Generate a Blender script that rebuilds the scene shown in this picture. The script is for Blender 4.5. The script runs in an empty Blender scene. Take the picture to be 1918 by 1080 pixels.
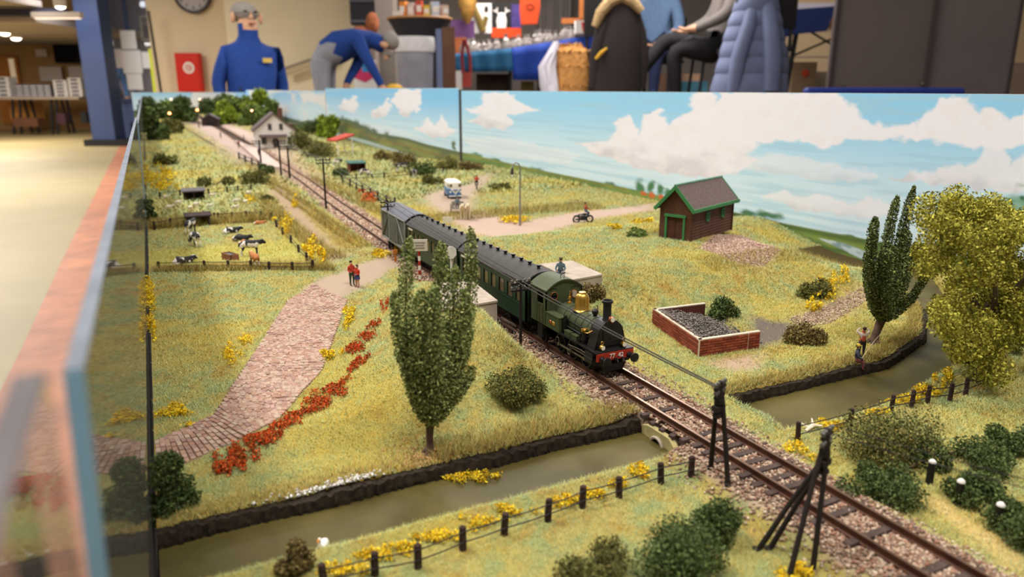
import bpy, bmesh, math, random
import numpy as np
from mathutils import Vector, Matrix, noise as mnoise
R = math.radians
random.seed(7)
rng = np.random.default_rng(11)
sc = bpy.context.scene
COL = sc.collection
# ------------------------------------------------------------------ camera
# World: +Y runs along the railway away from the viewer, z = 0 is the top of the rails, metres.
F_PX, PITCH, YAW = 1380.0, math.atan((540 - 166) / 1380.0), 0.0
YAW = math.atan(((959 - 245) / F_PX) * math.cos(PITCH))
CAM = np.array([0.0, 0.0, 0.15])
cam_d = bpy.data.cameras.new('camera'); cam = bpy.data.objects.new('camera', cam_d); COL.objects.link(cam)
cam.location = CAM; cam.rotation_euler = (math.pi / 2 - PITCH, 0, -YAW)
cam_d.sensor_width = 36; cam_d.lens = 36 * F_PX / 1918; cam_d.clip_start = 0.01; cam_d.clip_end = 80
cam_d.dof.use_dof = True; cam_d.dof.focus_distance = 0.45; cam_d.dof.aperture_fstop = 11.0; cam_d.dof.aperture_blades = 6
sc.camera = cam
sc.view_settings.view_transform = 'Standard'; sc.view_settings.look = 'None'
sc.view_settings.gamma = 1; sc.view_settings.exposure = -0.10; sc.view_settings.use_curve_mapping = False
w = bpy.data.worlds.new('hall_light'); sc.world = w; w.use_nodes = True
bg = w.node_tree.nodes['Background']; bg.inputs[0].default_value = (1.0, 0.97, 0.93, 1); bg.inputs[1].default_value = 0.30
def area_light(name, loc, sx, sy, power, col=(1, 0.965, 0.915), rot=(0, 0, 0)):
    d = bpy.data.lights.new(name, 'AREA'); d.shape = 'RECTANGLE'; d.size = sx; d.size_y = sy; d.energy = power; d.color = col
    o = bpy.data.objects.new(name, d); COL.objects.link(o); o.location = loc; o.rotation_euler = rot
    return o
# rows of fluorescent fittings under the hall ceiling, and added fill for the side hall
area_light('hall_lamp_and_fill', (0.35, -0.5, 2.1), 1.5, 0.3, 52)
area_light('hall_lamp_and_fill', (-0.7, 1.3, 2.1), 0.3, 1.5, 70)
area_light('hall_lamp_and_fill', (1.6, 3.0, 2.1), 0.3, 1.5, 60)
area_light('hall_lamp_and_fill', (-0.5, 5.0, 2.1), 1.5, 0.5, 90)
area_light('hall_lamp_and_fill', (3.4, 5.0, 2.2), 2.0, 1.0, 130)
area_light('hall_lamp_and_fill', (4.5, 9.0, 2.3), 2.0, 1.0, 150)
area_light('hall_lamp_and_fill', (-2.0, 9.5, 2.1), 2.0, 1.0, 250)
area_light('hall_lamp_and_fill', (-3.5, 14.5, 1.2), 2.0, 2.0, 260)  # added fill light to brighten the side hall
area_light('hall_lamp_and_fill', (-3.0, 17.5, 1.2), 3.0, 1.0, 220)  # second added fill, deeper in the side hall
area_light('office_lamp', (-1.2, 15.2, 1.9), 1.0, 1.0, 60, (.85, .9, 1))
# ------------------------------------------------------------------ helpers
def ray(x, y):
    u, v = (x - 959) / F_PX, (540 - y) / F_PX
    c, s = math.cos(PITCH), math.sin(PITCH)
    a = (u, c + v * s, -s + v * c); cy, sy = math.cos(YAW), math.sin(YAW)
    return np.array([a[0] * cy + a[1] * sy, -a[0] * sy + a[1] * cy, a[2]]), a[1]
def at(x, y, z=0.0):
    d, _ = ray(x, y); return CAM + (z - CAM[2]) / d[2] * d
def onX(x, y, X):
    d, _ = ray(x, y); return CAM + X / d[0] * d
def onY(x, y, Y):
    d, _ = ray(x, y); return CAM + Y / d[1] * d
def far(x, y, f):
    d, a = ray(x, y); return CAM + f / a * d
def lin(h):
    if isinstance(h, str):
        h = h.lstrip('#'); c = [int(h[i:i + 2], 16) / 255 for i in (0, 2, 4)]
    else:
        c = [v / 255 for v in h]
    return tuple(v / 12.92 if v <= 0.04045 else ((v + 0.055) / 1.055) ** 2.4 for v in c)
MATS = {}
def mat(name, col, rough=0.7, metal=0.0, var=0.12, scale=60.0, bump=0.0, emit=0.0, spec=0.3, trans=0.0, alpha=1.0, ior=1.45):
    if name in MATS: return MATS[name]
    m = bpy.data.materials.new(name); m.use_nodes = True; nt = m.node_tree; b = nt.nodes['Principled BSDF']
    c = lin(col)
    b.inputs['Roughness'].default_value = rough; b.inputs['Metallic'].default_value = metal
    b.inputs['Specular IOR Level'].default_value = spec
    b.inputs['IOR'].default_value = ior
    b.inputs['Base Color'].default_value = (*c, 1)
    if var or bump:
        tc = nt.nodes.new('ShaderNodeTexCoord'); n = nt.nodes.new('ShaderNodeTexNoise')
        n.inputs['Scale'].default_value = scale; n.inputs['Detail'].default_value = 4
        nt.links.new(tc.outputs['Object'], n.inputs['Vector'])
        if var:
            r = nt.nodes.new('ShaderNodeValToRGB')
            r.color_ramp.elements[0].position = 0.3; r.color_ramp.elements[1].position = 0.7
            r.color_ramp.elements[0].color = (*[v * (1 - var) for v in c], 1)
            r.color_ramp.elements[1].color = (*[min(1, v * (1 + var)) for v in c], 1)
            nt.links.new(n.outputs['Fac'], r.inputs['Fac']); nt.links.new(r.outputs['Color'], b.inputs['Base Color'])
        if bump:
            bp = nt.nodes.new('ShaderNodeBump'); bp.inputs['Strength'].default_value = bump; bp.inputs['Distance'].default_value = 0.1 / scale
            nt.links.new(n.outputs['Fac'], bp.inputs['Height']); nt.links.new(bp.outputs['Normal'], b.inputs['Normal'])
    if emit:
        b.inputs['Emission Color'].default_value = (*c, 1); b.inputs['Emission Strength'].default_value = emit
    if trans: b.inputs['Transmission Weight'].default_value = trans
    if alpha < 1: b.inputs['Alpha'].default_value = alpha
    MATS[name] = m; return m
def mat_attr(name, rough=0.85, spec=0.15, bump=0.0, scale=300):
    if name in MATS: return MATS[name]
    m = bpy.data.materials.new(name); m.use_nodes = True; nt = m.node_tree; b = nt.nodes['Principled BSDF']
    a = nt.nodes.new('ShaderNodeVertexColor'); a.layer_name = 'Col'
    nt.links.new(a.outputs['Color'], b.inputs['Base Color'])
    b.inputs['Roughness'].default_value = rough; b.inputs['Specular IOR Level'].default_value = spec
    if bump:
        tc = nt.nodes.new('ShaderNodeTexCoord'); n = nt.nodes.new('ShaderNodeTexNoise'); n.inputs['Scale'].default_value = scale; n.inputs['Detail'].default_value = 5
        nt.links.new(tc.outputs['Object'], n.inputs['Vector']); bp = nt.nodes.new('ShaderNodeBump'); bp.inputs['Strength'].default_value = bump
        bp.inputs['Distance'].default_value = 0.4 / scale
        nt.links.new(n.outputs['Fac'], bp.inputs['Height']); nt.links.new(bp.outputs['Normal'], b.inputs['Normal'])
    MATS[name] = m; return m
class MB:
    """Collects shapes into one mesh."""
    def __init__(s): s.v = []; s.f = []; s.m = []
    def add(s, vs, fs, m=0):
        o = len(s.v); s.v.extend([tuple(map(float, v)) for v in vs]); s.f.extend([tuple(i + o for i in f) for f in fs]); s.m.extend([m] * len(fs)); return s
    def box(s, c, d, rz=0, m=0, tilt=None):
        x, y, z = d[0] / 2, d[1] / 2, d[2] / 2
        vs = [(a, b, e) for a in (-x, x) for b in (-y, y) for e in (-z, z)]
        if tilt is not None: vs = [tuple(tilt @ Vector(v)) for v in vs]
        if rz: cs, sn = math.cos(rz), math.sin(rz); vs = [(a * cs - b * sn, a * sn + b * cs, e) for a, b, e in vs]
        return s.add([(a + c[0], b + c[1], e + c[2]) for a, b, e in vs], [(0, 1, 3, 2), (4, 6, 7, 5), (0, 4, 5, 1), (2, 3, 7, 6), (0, 2, 6, 4), (1, 5, 7, 3)], m)
    def b2(s, lo, hi, m=0):
        return s.box([(a + b) / 2 for a, b in zip(lo, hi)], [abs(b - a) for a, b in zip(lo, hi)], m=m)
    def cyl(s, p0, p1, r0, r1=None, n=12, m=0, caps=True):
        r1 = r0 if r1 is None else r1; p0, p1 = Vector(p0), Vector(p1); d = (p1 - p0).normalized()
        a = d.orthogonal().normalized(); b = d.cross(a)
        ring = [(math.cos(2 * math.pi * i / n), math.sin(2 * math.pi * i / n)) for i in range(n)]
        vs = [p0 + (a * c + b * e) * r0 for c, e in ring] + [p1 + (a * c + b * e) * r1 for c, e in ring]
        fs = [(i, (i + 1) % n, n + (i + 1) % n, n + i) for i in range(n)]
        if caps: fs += [tuple(range(n - 1, -1, -1)), tuple(range(n, 2 * n))]
        return s.add(vs, fs, m)
    def tube(s, pts, r, n=6, m=0):
        pts = [Vector(p) for p in pts]; k = len(pts); rs = r if hasattr(r, '__len__') else [r] * k
        o = []
        up = None
        for i, p in enumerate(pts):
            d = (pts[min(i + 1, k - 1)] - pts[max(i - 1, 0)]).normalized()
            a = d.orthogonal().normalized() if up is None else (up - d * up.dot(d)).normalized()
            up = a; b = d.cross(a)
            o += [p + (a * math.cos(2 * math.pi * j / n) + b * math.sin(2 * math.pi * j / n)) * rs[i] for j in range(n)]
        fs = [(i * n + j, i * n + (j + 1) % n, (i + 1) * n + (j + 1) % n, (i + 1) * n + j) for i in range(k - 1) for j in range(n)]
        fs += [tuple(range(n - 1, -1, -1)), tuple(range((k - 1) * n, k * n))]
        return s.add(o, fs, m)
    def lathe(s, prof, c=(0, 0, 0), n=16, m=0, axis='z'):
        k = len(prof); vs = []
        for r, z in prof:
            for j in range(n):
                a = 2 * math.pi * j / n; p = (r * math.cos(a), r * math.sin(a), z)
                if axis == 'y': p = (p[0], p[2], p[1])
                if axis == 'x': p = (p[2], p[0], p[1])
                vs.append((p[0] + c[0], p[1] + c[1], p[2] + c[2]))
        fs = [(i * n + j, i * n + (j + 1) % n, (i + 1) * n + (j + 1) % n, (i + 1) * n + j) for i in range(k - 1) for j in range(n)]
        fs += [tuple(range(n - 1, -1, -1)), tuple(range((k - 1) * n, k * n))]
        return s.add(vs, fs, m)
    def ball(s, c, r, n=10, m=0):
        rx, ry, rz = r if hasattr(r, '__len__') else (r, r, r); h = max(4, n // 2 + 1)
        vs = [(c[0], c[1], c[2] - rz)]
        for i in range(1, h):
            t = math.pi * i / h - math.pi / 2
            vs += [(c[0] + rx * math.cos(t) * math.cos(2 * math.pi * j / n), c[1] + ry * math.cos(t) * math.sin(2 * math.pi * j / n), c[2] + rz * math.sin(t)) for j in range(n)]
        vs.append((c[0], c[1], c[2] + rz)); L = len(vs) - 1
        fs = [(0, 1 + (j + 1) % n, 1 + j) for j in range(n)]
        for i in range(h - 2): fs += [(1 + i * n + j, 1 + i * n + (j + 1) % n, 1 + (i + 1) * n + (j + 1) % n, 1 + (i + 1) * n + j) for j in range(n)]
        fs += [(L, 1 + (h - 2) * n + j, 1 + (h - 2) * n + (j + 1) % n) for j in range(n)]
        return s.add(vs, fs, m)
    def prism(s, poly, a, b, axis='y', m=0):
        """poly: (u, w) outline extruded along axis from a to b; y: (x,z), x: (y,z), z: (x,y)."""
        n = len(poly)
        put = {'y': lambda u, w, t: (u, t, w), 'x': lambda u, w, t: (t, u, w), 'z': lambda u, w, t: (u, w, t)}[axis]
        vs = [put(u, w, a) for u, w in poly] + [put(u, w, b) for u, w in poly]
        return s.add(vs, [(i, (i + 1) % n, n + (i + 1) % n, n + i) for i in range(n)] + [tuple(range(n - 1, -1, -1)), tuple(range(n, 2 * n))], m)
    def quad(s, a, b, c, d, m=0): return s.add([a, b, c, d], [(0, 1, 2, 3)], m)
    def mesh(s, name, smooth=False):
        me = bpy.data.meshes.new(name); me.from_pydata(s.v, [], s.f); me.update()
        bm = bmesh.new(); bm.from_mesh(me); bmesh.ops.recalc_face_normals(bm, faces=bm.faces); bm.to_mesh(me); bm.free()
        me.polygons.foreach_set('material_index', s.m)
        if smooth:
            me.polygons.foreach_set('use_smooth', [True] * len(s.f))
            me.set_sharp_from_angle(angle=R(40))
        return me
def link(name, me, mats, parent=None):
    o = bpy.data.objects.new(name, me); COL.objects.link(o)
    for m in (mats if isinstance(mats, (list, tuple)) else [mats]): me.materials.append(m)
    if parent is not None: o.parent = parent
    return o
def obj(name, mb, mats, parent=None, smooth=False):
    return link(name, mb.mesh(name, smooth), mats, parent)
def tag(o, label=None, cat=None, group=None, kind=None):
    if label: o['label'] = label
    if cat: o['category'] = cat
    if group: o['group'] = group
    if kind: o['kind'] = kind
    return o
def thing(name, label, cat, loc=(0, 0, 0), rz=0.0, group=None, kind=None):
    o = bpy.data.objects.new(name, None); COL.objects.link(o); o.empty_display_size = 0.02
    o.location = [float(v) for v in loc]; o.rotation_euler = (0, 0, rz)
    return tag(o, label, cat, group, kind)
KIDS = {}
def copy_tree(o, loc=None, rz=None, label=None, parent=None):
    c = o.copy(); COL.objects.link(c); c.parent = parent
    if loc is not None: c.location = [float(v) for v in loc]
    if rz is not None: c.rotation_euler = (0, 0, rz)
    if label: c['label'] = label
    for ch in o.children: copy_tree(ch, parent=c)
    return c
def structure(name, mb, mats, label=None, cat=None, smooth=False):
    return tag(obj(name, mb, mats, None, smooth), label, cat, None, 'structure')
def np_mesh(name, verts, faces, cols=None, smooth=False):
    """Fast triangle / quad mesh from numpy arrays with a colour attribute."""
    me = bpy.data.meshes.new(name); nv, nf, k = len(verts), len(faces), faces.shape[1]
    me.vertices.add(nv); me.vertices.foreach_set('co', np.ascontiguousarray(verts, dtype=np.float32).ravel())
    me.loops.add(nf * k); me.loops.foreach_set('vertex_index', np.ascontiguousarray(faces, dtype=np.int32).ravel())
    me.polygons.add(nf); me.polygons.foreach_set('loop_start', np.arange(0, nf * k, k, dtype=np.int32))
    me.update(calc_edges=True)
    if smooth: me.polygons.foreach_set('use_smooth', np.ones(nf, dtype=bool))
    if cols is not None:
        a = me.color_attributes.new('Col', 'FLOAT_COLOR', 'POINT')
        c4 = np.ones((nv, 4), dtype=np.float32); c4[:, :3] = cols; a.data.foreach_set('color', c4.ravel())
    me.validate(); return me
def sstep(a, b, x):
    t = np.clip((np.asarray(x, float) - a) / (b - a), 0, 1); return t * t * (3 - 2 * t)
_lat = rng.random((256, 256))
def vnoise(x, y):
    xi, yi = np.floor(x).astype(int), np.floor(y).astype(int); fx, fy = x - xi, y - yi
    fx, fy = fx * fx * (3 - 2 * fx), fy * fy * (3 - 2 * fy); g = lambda a, b: _lat[a & 255, b & 255]
    return (g(xi, yi) * (1 - fx) + g(xi + 1, yi) * fx) * (1 - fy) + (g(xi, yi + 1) * (1 - fx) + g(xi + 1, yi + 1) * fx) * fy
def fbm(x, y, oct=4):
    t, a, s = 0, 0.5, 0
    for i in range(oct): t = t + a * vnoise(x * 2 ** i + 17.3 * i, y * 2 ** i + 9.1 * i); s += a; a *= 0.5
    return t / s
def inpoly(x, y, poly):
    x, y = np.asarray(x), np.asarray(y); r = np.zeros(x.shape, bool); n = len(poly)
    for i in range(n):
        (x1, y1), (x2, y2) = poly[i], poly[(i + 1) % n]
        if y1 == y2: continue
        r ^= ((y1 > y) != (y2 > y)) & (x < (x2 - x1) * (y - y1) / (y2 - y1) + x1)
    return r
def polydist(x, y, poly, closed=True):
    d = np.full(np.shape(x), 1e9); n = len(poly)
    for i in range(n if closed else n - 1):
        (x1, y1), (x2, y2) = poly[i], poly[(i + 1) % n]; dx, dy = x2 - x1, y2 - y1
        t = np.clip(((x - x1) * dx + (y - y1) * dy) / (dx * dx + dy * dy + 1e-12), 0, 1)
        d = np.minimum(d, np.hypot(x - x1 - t * dx, y - y1 - t * dy))
    return d
def mix(a, b, t): t = np.asarray(t)[..., None]; return a * (1 - t) + b * t
def G(pts, z=-0.006): return [tuple(at(x, y, z)[:2]) for x, y in pts]
# ------------------------------------------------------------------ the model landscape: height and colour
TCY = [0.0, 0.60, 0.77, 1.0, 1.3, 1.45, 2.0, 3.0, 5.0]
TCX = [0.2185, 0.2185, 0.2235, 0.2325, 0.249, 0.2545, 0.275, 0.30, 0.337]
def tc(y): return np.interp(y, TCY, TCX)
ROAD_L = [(-0.0088, 0.347), (0.018, 0.366), (0.055, 0.465), (0.089, 0.56), (0.115, 0.592)]
ROAD_R = [(-0.0090, 0.312), (0.031, 0.336), (0.046, 0.348), (0.079, 0.404), (0.129, 0.54)]
DN = [(0.262, 0.269), (0.314, 0.269), (0.385, 0.269), (0.449, 0.29), (0.50, 0.325), (0.54, 0.372), (0.58, 0.42), (0.64, 0.47)]
DS = [(0.262, 0.240), (0.302, 0.237), (0.35, 0.240), (0.428, 0.258), (0.497, 0.304), (0.55, 0.345), (0.60, 0.39), (0.64, 0.425)]
def road_t(X, Y):
    xr = np.interp(Y, [0.313, 0.336, 0.348, 0.404, 0.54, 0.60], [-0.03, 0.031, 0.046, 0.079, 0.129, 0.15])
    return X - xr
def height(X, Y, bumps=True):
    X = np.asarray(X, float); Y = np.asarray(Y, float)
    z = np.full(np.broadcast(X, Y).shape, -0.006)
    z = z + 0.0055 * sstep(0.56, 0.64, Y) * (1 - sstep(0.68, 0.74, Y) * (X < 0.19))      # level with the crossing
    # hill with the hut, right of the line
    z = z + 0.019 * sstep(0.375, 0.47, Y) * sstep(0.232, 0.275, X) * (1 - sstep(0.585, 0.70, Y)) * (1 - 0.45 * sstep(0.47, 0.6, X))
    # bank between the brick road and the line
    zb = 0.026 * sstep(0.29, 0.405, Y) * (1 - sstep(0.47, 0.60, Y)) * sstep(0.2005, 0.173, X) * sstep(0.0, 0.085, road_t(X, Y))
    z = z + zb
    z = z - 0.020 * sstep(0.49, 0.61, X) * (1 - sstep(0.50, 0.64, Y)) * sstep(.40, .46, Y)
    z = z - 0.020 * sstep(0.47, 0.62, X) * sstep(1.25, 1.9, Y) * (1 - sstep(3.2, 4.4, Y))
    z = z - 0.003 * (Y < 0.242) * (1 - sstep(0.225, 0.242, Y))
    if bumps: z = z + 0.0022 * (fbm(X * 45, Y * 45, 3) - 0.5) * (np.abs(X - tc(Y)) > 0.03)
    # track bed
    d = np.abs(X - tc(Y)); z = z * sstep(0.016, 0.03, d) + (-0.0042) * (1 - sstep(0.016, 0.03, d))
    # ditches
    dl = (X < 0.2065) * sstep(0.232, 0.2465, Y) * (Y < 0.2715)
    yn = np.interp(X, [p[0] for p in DN], [p[1] for p in DN]); ys = np.interp(X, [p[0] for p in DS], [p[1] for p in DS])
    dr = (X > 0.262) * (Y < yn + .0035) * sstep(-0.010, 0.001, Y - ys)
    z = np.where(dl > 0, z * (1 - dl) - 0.017 * dl, z); z = np.where(dr > 0, z * (1 - dr) - 0.017 * dr, z)
    return z
def edge_x(y): return -0.0150 + 0.0135 * np.asarray(y)   # foot of the clear side screens
def hz(x, y): return float(height(np.array([x]), np.array([y]))[0])
C = lambda h: np.array(lin(h))
ZONES = [  # outline on the ground, colour, how grassy, soft edge
    ([(-0.02, 0.80), (0.15, 0.80), (0.135, 0.66), (-0.02, 0.73)], 'c6c374', 1, 0.01),
    (G([(500, 356), (528, 350), (655, 488), (618, 502)]), 'a08a70', 0, 0.006),
    (G([(545, 556), (600, 528), (645, 515), (742, 482), (800, 470), (880, 505), (800, 515), (740, 510), (660, 548), (640, 562)]), 'a8937f', 0, 0.004),
    (G([(880, 412), (905, 402), (975, 424), (1040, 410), (1230, 388), (1232, 402), (1110, 420), (1060, 434), (1000, 452), (950, 464), (880, 445), (840, 420)]), 'b49c8c', 0, 0.01),
    (G([(845, 420), (796, 390), (792, 372), (845, 356), (880, 350), (893, 336), (925, 328), (918, 345), (895, 368), (885, 390), (900, 420)]), 'aa9684', 0, 0.012),
    (G([(1308, 466), (1340, 440), (1395, 424), (1440, 445), (1460, 470), (1432, 490), (1375, 488)], 0.012), 'b89a86', 0, 0.004),
    (G([(1505, 612), (1475, 598), (1540, 575), (1612, 540), (1632, 556), (1560, 604)]), 'a08870', 0.1, 0.006),
    (G([(1400, 590), (1490, 606), (1500, 622), (1440, 652), (1405, 655)]), '6a6058', 0.1, 0.006),
    (G([(1322, 676), (1430, 660), (1412, 690), (1370, 694)]), 'b9a08a', 0.3, 0.005),
    (G([(1700, 915), (1760, 920), (1918, 1020), (1918, 1060), (1780, 975)]), 'd2b67c', 0.4, 0.006),
    (G([(350, 232), (400, 219), (470, 252), (545, 298), (600, 342), (562, 350), (505, 324), (440, 303), (395, 270)]), 'b09a90', 0, 0.03),
    (G([(490, 268), (420, 250), (440, 240), (540, 270), (560, 300), (520, 290)]), 'bba59a', 0, 0.05),
    (G([(770, 862), (830, 838), (832, 862), (790, 872)]), 'a88868', 0.4, 0.006),
]
def ground(X, Y):
    X = np.asarray(X, float); Y = np.asarray(Y, float)
    s = 1.0
    n1, n2, n3 = .35 * fbm(X * 30, Y * 30) + .65 * fbm(X * 150 + 7, Y * 150, 3), fbm(X * 90 + 50, Y * 90), fbm(X * 12 + 9, Y * 12 + 30)
    c = mix(C('bdb87c'), C('a2b38a'), sstep(0.44, 0.60, n1))
    c = mix(c, C('cdbb5c'), sstep(0.5, 0.72, n3) * 0.6)
    c = mix(c, C('b09050'), sstep(0.62, 0.75, n2) * 0.6)
    c = mix(c, C('a4834e'), 0.7 * (np.abs(X - tc(Y)) < 0.05) * (np.abs(X - tc(Y)) > 0.03) * sstep(0.45, 0.6, n1) * (Y > 0.65))
    g = np.ones(X.shape)
    jx, jy = X + 0.012 * (n2 - 0.5), Y + 0.016 * (n1 - 0.5)
    for poly, col, grassy, soft in ZONES:
        xs, ys = [p[0] for p in poly], [p[1] for p in poly]
        near = (X > min(xs) - 0.05) & (X < max(xs) + 0.05) & (Y > min(ys) - 0.1) & (Y < max(ys) + 0.1)
        if not near.any(): continue
        ins = inpoly(jx[near], jy[near], poly); d = polydist(jx[near], jy[near], poly)
        t = np.where(ins, 0.5 + 0.5 * np.clip(d / soft, 0, 1), 0.5 - 0.5 * np.clip(d / soft, 0, 1))
        c[near] = mix(c[near], C(col), t); g[near] *= 1 - t * (1 - grassy)
    # ochre verges along the ditches and field edges
    dry = np.maximum((X < 0.205) * np.exp(-((Y - 0.276) / 0.008) ** 2), np.exp(-((Y - np.interp(X, [p[0] for p in DN], [p[1] for p in DN]) - 0.008) / 0.008) ** 2) * (X > 0.262))
    dry = np.maximum(dry, (X < 0.14) * np.exp(-((Y - (0.725 - 0.45 * X) + 0.02) / 0.02) ** 2))
    dry = np.maximum(dry, np.exp(-((X - (tc(Y) - 0.05)) / 0.012) ** 2) * (Y > 0.75) * 0.8)
    c = mix(c, C('a68c4c'), np.clip(dry, 0, 1) * (0.45 + 0.5 * n1) * g)
    # bare ballast bed
    d = np.abs(X - tc(Y)); e = 0.021 + 0.006 * (n2 - 0.5)
    b = 1 - sstep(e - 0.002, e + 0.003, d); c = mix(c, C('a58c78'), b); g = g * (1 - b)
    rt = inpoly(X, Y, ROAD_L + ROAD_R[::-1]); c[rt] = C('8a6e5c'); g[rt] = 0
    wet = (height(X, Y, False) < -0.0115) & (Y < .6); c[wet] = C('4a4026'); g[wet] = 0
    # banks show bare soil
    return c, g
E1 = np.arange(0.06, 0.70, 0.003); E2 = np.arange(0.70, 1.6, 0.008); E3 = np.arange(1.6, 5.01, 0.03)
gy = np.concatenate([E1, E2, E3]); gx = np.arange(-0.0095, 0.6401, 0.0038)
GX, GY = np.meshgrid(gx, gy, indexing='xy'); XL = edge_x(GY) + .0010; GX = XL + (GX + .0095) / .6495 * (.64 - XL); Z = height(GX, GY)
ny, nx = GX.shape; idx = np.arange(ny * nx).reshape(ny, nx)
F = np.stack([idx[:-1, :-1], idx[:-1, 1:], idx[1:, 1:], idx[1:, :-1]], -1).reshape(-1, 4)
cg, gg = ground(GX.ravel(), GY.ravel())
terrain = link('ground', np_mesh('ground', np.stack([GX.ravel(), GY.ravel(), Z.ravel()], 1), F, mix(cg, cg * np.array(lin('d8c8a4')), gg), True), mat_attr('turf_soil', 0.95, 0.05, 0.6, 500))  # soil tone darkened under the grass for the shaded gaps between blades
tag(terrain, 'sculpted green and ochre ground of the model landscape', 'landscape', None, 'structure')
# ---- grass fibres over the turf
def scatter(n, y0, y1, x0=-0.014, x1=0.638, fall=2.0):
    out_x, out_y, tot = [], [], 0
    while tot < n:
        m = n * 2; y = y0 * (y1 / y0) ** rng.random(m) if fall else y0 + (y1 - y0) * rng.random(m)
        x = x0 + (x1 - x0) * rng.random(m)
        d = np.hypot(x, y); keep = rng.random(m) < np.clip((0.34 / d) ** 0.8, 0, 1)
        # only what lies within the sector the layout shows from its corner
        keep &= (x * math.sin(YAW) + y * math.cos(YAW) > 0.16) & (x > edge_x(y) + .002)
        out_x.append(x[keep]); out_y.append(y[keep]); tot += keep.sum()
    return np.concatenate(out_x)[:n], np.concatenate(out_y)[:n]
def blades(x, y, col, ln, wd, lie=0.35, z=None):
    n = len(x); z = height(x, y) if z is None else z
    a = rng.random(n) * 2 * math.pi; L = ln * (0.5 + rng.random(n)); up = lie + 0.5 * rng.random(n) ** 2
    dx, dy, dz = np.cos(a) * L, np.sin(a) * L, up * L; W = wd * (0.7 + 0.6 * rng.random(n))
    px, py = -np.sin(a) * W, np.cos(a) * W
    v = np.empty((n, 3, 3)); v[:, 0] = np.stack([x - px, y - py, z - 0.0003], 1); v[:, 1] = np.stack([x + px, y + py, z - 0.0003], 1); v[:, 2] = np.stack([x + dx, y + dy, z + dz], 1)
    return v.reshape(-1, 3), np.arange(n * 3).reshape(-1, 3), np.repeat(col, 3, 0)
def tint(c, s=0.5, m=.45):
    n = len(c); k = 1 + s * (rng.random(n) - 0.5) * 2; c = c * k[:, None]
    pal = np.array([lin('dccf78'), lin('8fae80'), lin('d6b45a'), lin('6c8450'), lin('b5803c')]); p = pal[rng.choice(5, n, p=[0.37, 0.34, 0.08, 0.17, 0.04])]
    return c * (1 - np.asarray(m).reshape(-1, 1)) + p * np.asarray(m).reshape(-1, 1)
x, y = scatter(900000, 0.10, 1.15)
c, g = ground(x, y); k = rng.random(len(x)) < g; x, y, c = x[k], y[k], c[k]; d = np.hypot(x, y)
V1, F1, C1 = blades(x, y, tint(c, .55 - .33 * sstep(.35, .7, d), .55 - .33 * sstep(.35, .75, d)), np.clip(0.0016 * (d / 0.3) ** 0.4, 0.0009, 0.004), np.clip(0.000125 * (d / 0.3) ** .8, 0.00006, 0.0005), 0.4)
x, y = scatter(60000, 1.0, 4.9); c, g = ground(x, y); k = rng.random(len(x)) < g; x, y, c = x[k], y[k], c[k]
V2, F2, C2 = blades(x, y, tint(c, 0.12, .2), 0.006, 0.0012, 0.5)
tag(link('grass', np_mesh('grass', np.concatenate([V1, V2]), np.concatenate([F1, F2 + len(V1)]), np.concatenate([C1, C2])), mat_attr('grass_fibre', 0.9, 0.1)),
    'short static grass fibres in yellow, green and ochre covering the model fields', 'grass', None, 'stuff')
# longer dry tussocks along the banks
tx, ty, tl = [], [], []
def tussock(n, fx, fy, ln):
    t = rng.random(n); tx.append(fx(t)); ty.append(fy(t)); tl.append(np.full(n, ln))
tussock(5200, lambda t: 0.205 - 0.21 * t ** 1.6, lambda t: 0.272 + 0.006 * rng.standard_normal(len(t)), 0.0042)
tussock(4500, lambda t: 0.10 + 0.10 * t, lambda t: 0.279 + 0.007 * rng.standard_normal(len(t)), 0.0048)
dnx, dny = np.array([p[0] for p in DN]), np.array([p[1] for p in DN])
tussock(9000, lambda t: 0.262 + 0.36 * t, lambda t: np.interp(0.262 + 0.36 * t, dnx, dny) + 0.004 + 0.010 * rng.random(len(t)), 0.0042)
tussock(1500, lambda t: 0.178 + 0.012 * rng.standard_normal(len(t)), lambda t: 0.352 + 0.010 * rng.standard_normal(len(t)), 0.0035)
tussock(1600, lambda t: 0.305 + 0.02 * rng.standard_normal(len(t)), lambda t: 0.455 + 0.02 * rng.standard_normal(len(t)), 0.004)
tussock(5000, lambda t: 0.0 + 0.14 * t, lambda t: 0.705 - 0.06 * t - 0.025 + 0.02 * rng.random(len(t)), 0.007)
tussock(4000, lambda t: 0.14 + 0.02 * rng.random(len(t)), lambda t: 0.66 + 0.5 * t, 0.010)
tussock(4000, lambda t: 0.185 + 0.012 * rng.random(len(t)), lambda t: 0.70 + 0.6 * t, 0.008)
tussock(3000, lambda t: 0.255 + 0.02 * rng.random(len(t)), lambda t: 0.75 + 0.6 * t, 0.010)
tussock(5000, lambda t: 0.0 + 0.15 * t, lambda t: 0.93 + 0.05 * rng.random(len(t)), 0.012)
tussock(4000, lambda t: 0.30 + 0.24 * t, lambda t: 0.80 + 0.05 * rng.random(len(t)), 0.009)
tussock(3000, lambda t: 0.40 + 0.2 * t, lambda t: 0.44 + 0.03 * rng.random(len(t)), 0.006)
tx, ty, tl = map(np.concatenate, (tx, ty, tl)); c, g = ground(tx, ty); pal = np.array([lin('a89050'), lin('92864a'), lin('b9a65e'), lin('868a4c'), lin('9a7840')]); cc = pal[rng.integers(0, 5, len(tx))] * (0.7 + 0.6 * rng.random(len(tx)))[:, None]
k = (height(tx, ty) > -0.0105) & (tx > edge_x(ty) + .002)
V, F_, Cc = blades(tx[k], ty[k], cc[k], tl[k] * 0.6, 0.00016 * np.maximum(1, tl[k] / 0.006), 0.9)
tag(link('dry_grass', np_mesh('dry_grass', V, F_, Cc), MATS['grass_fibre']), 'longer ochre tussock grass along ditch banks and field edges', 'grass', None, 'stuff')
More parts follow.
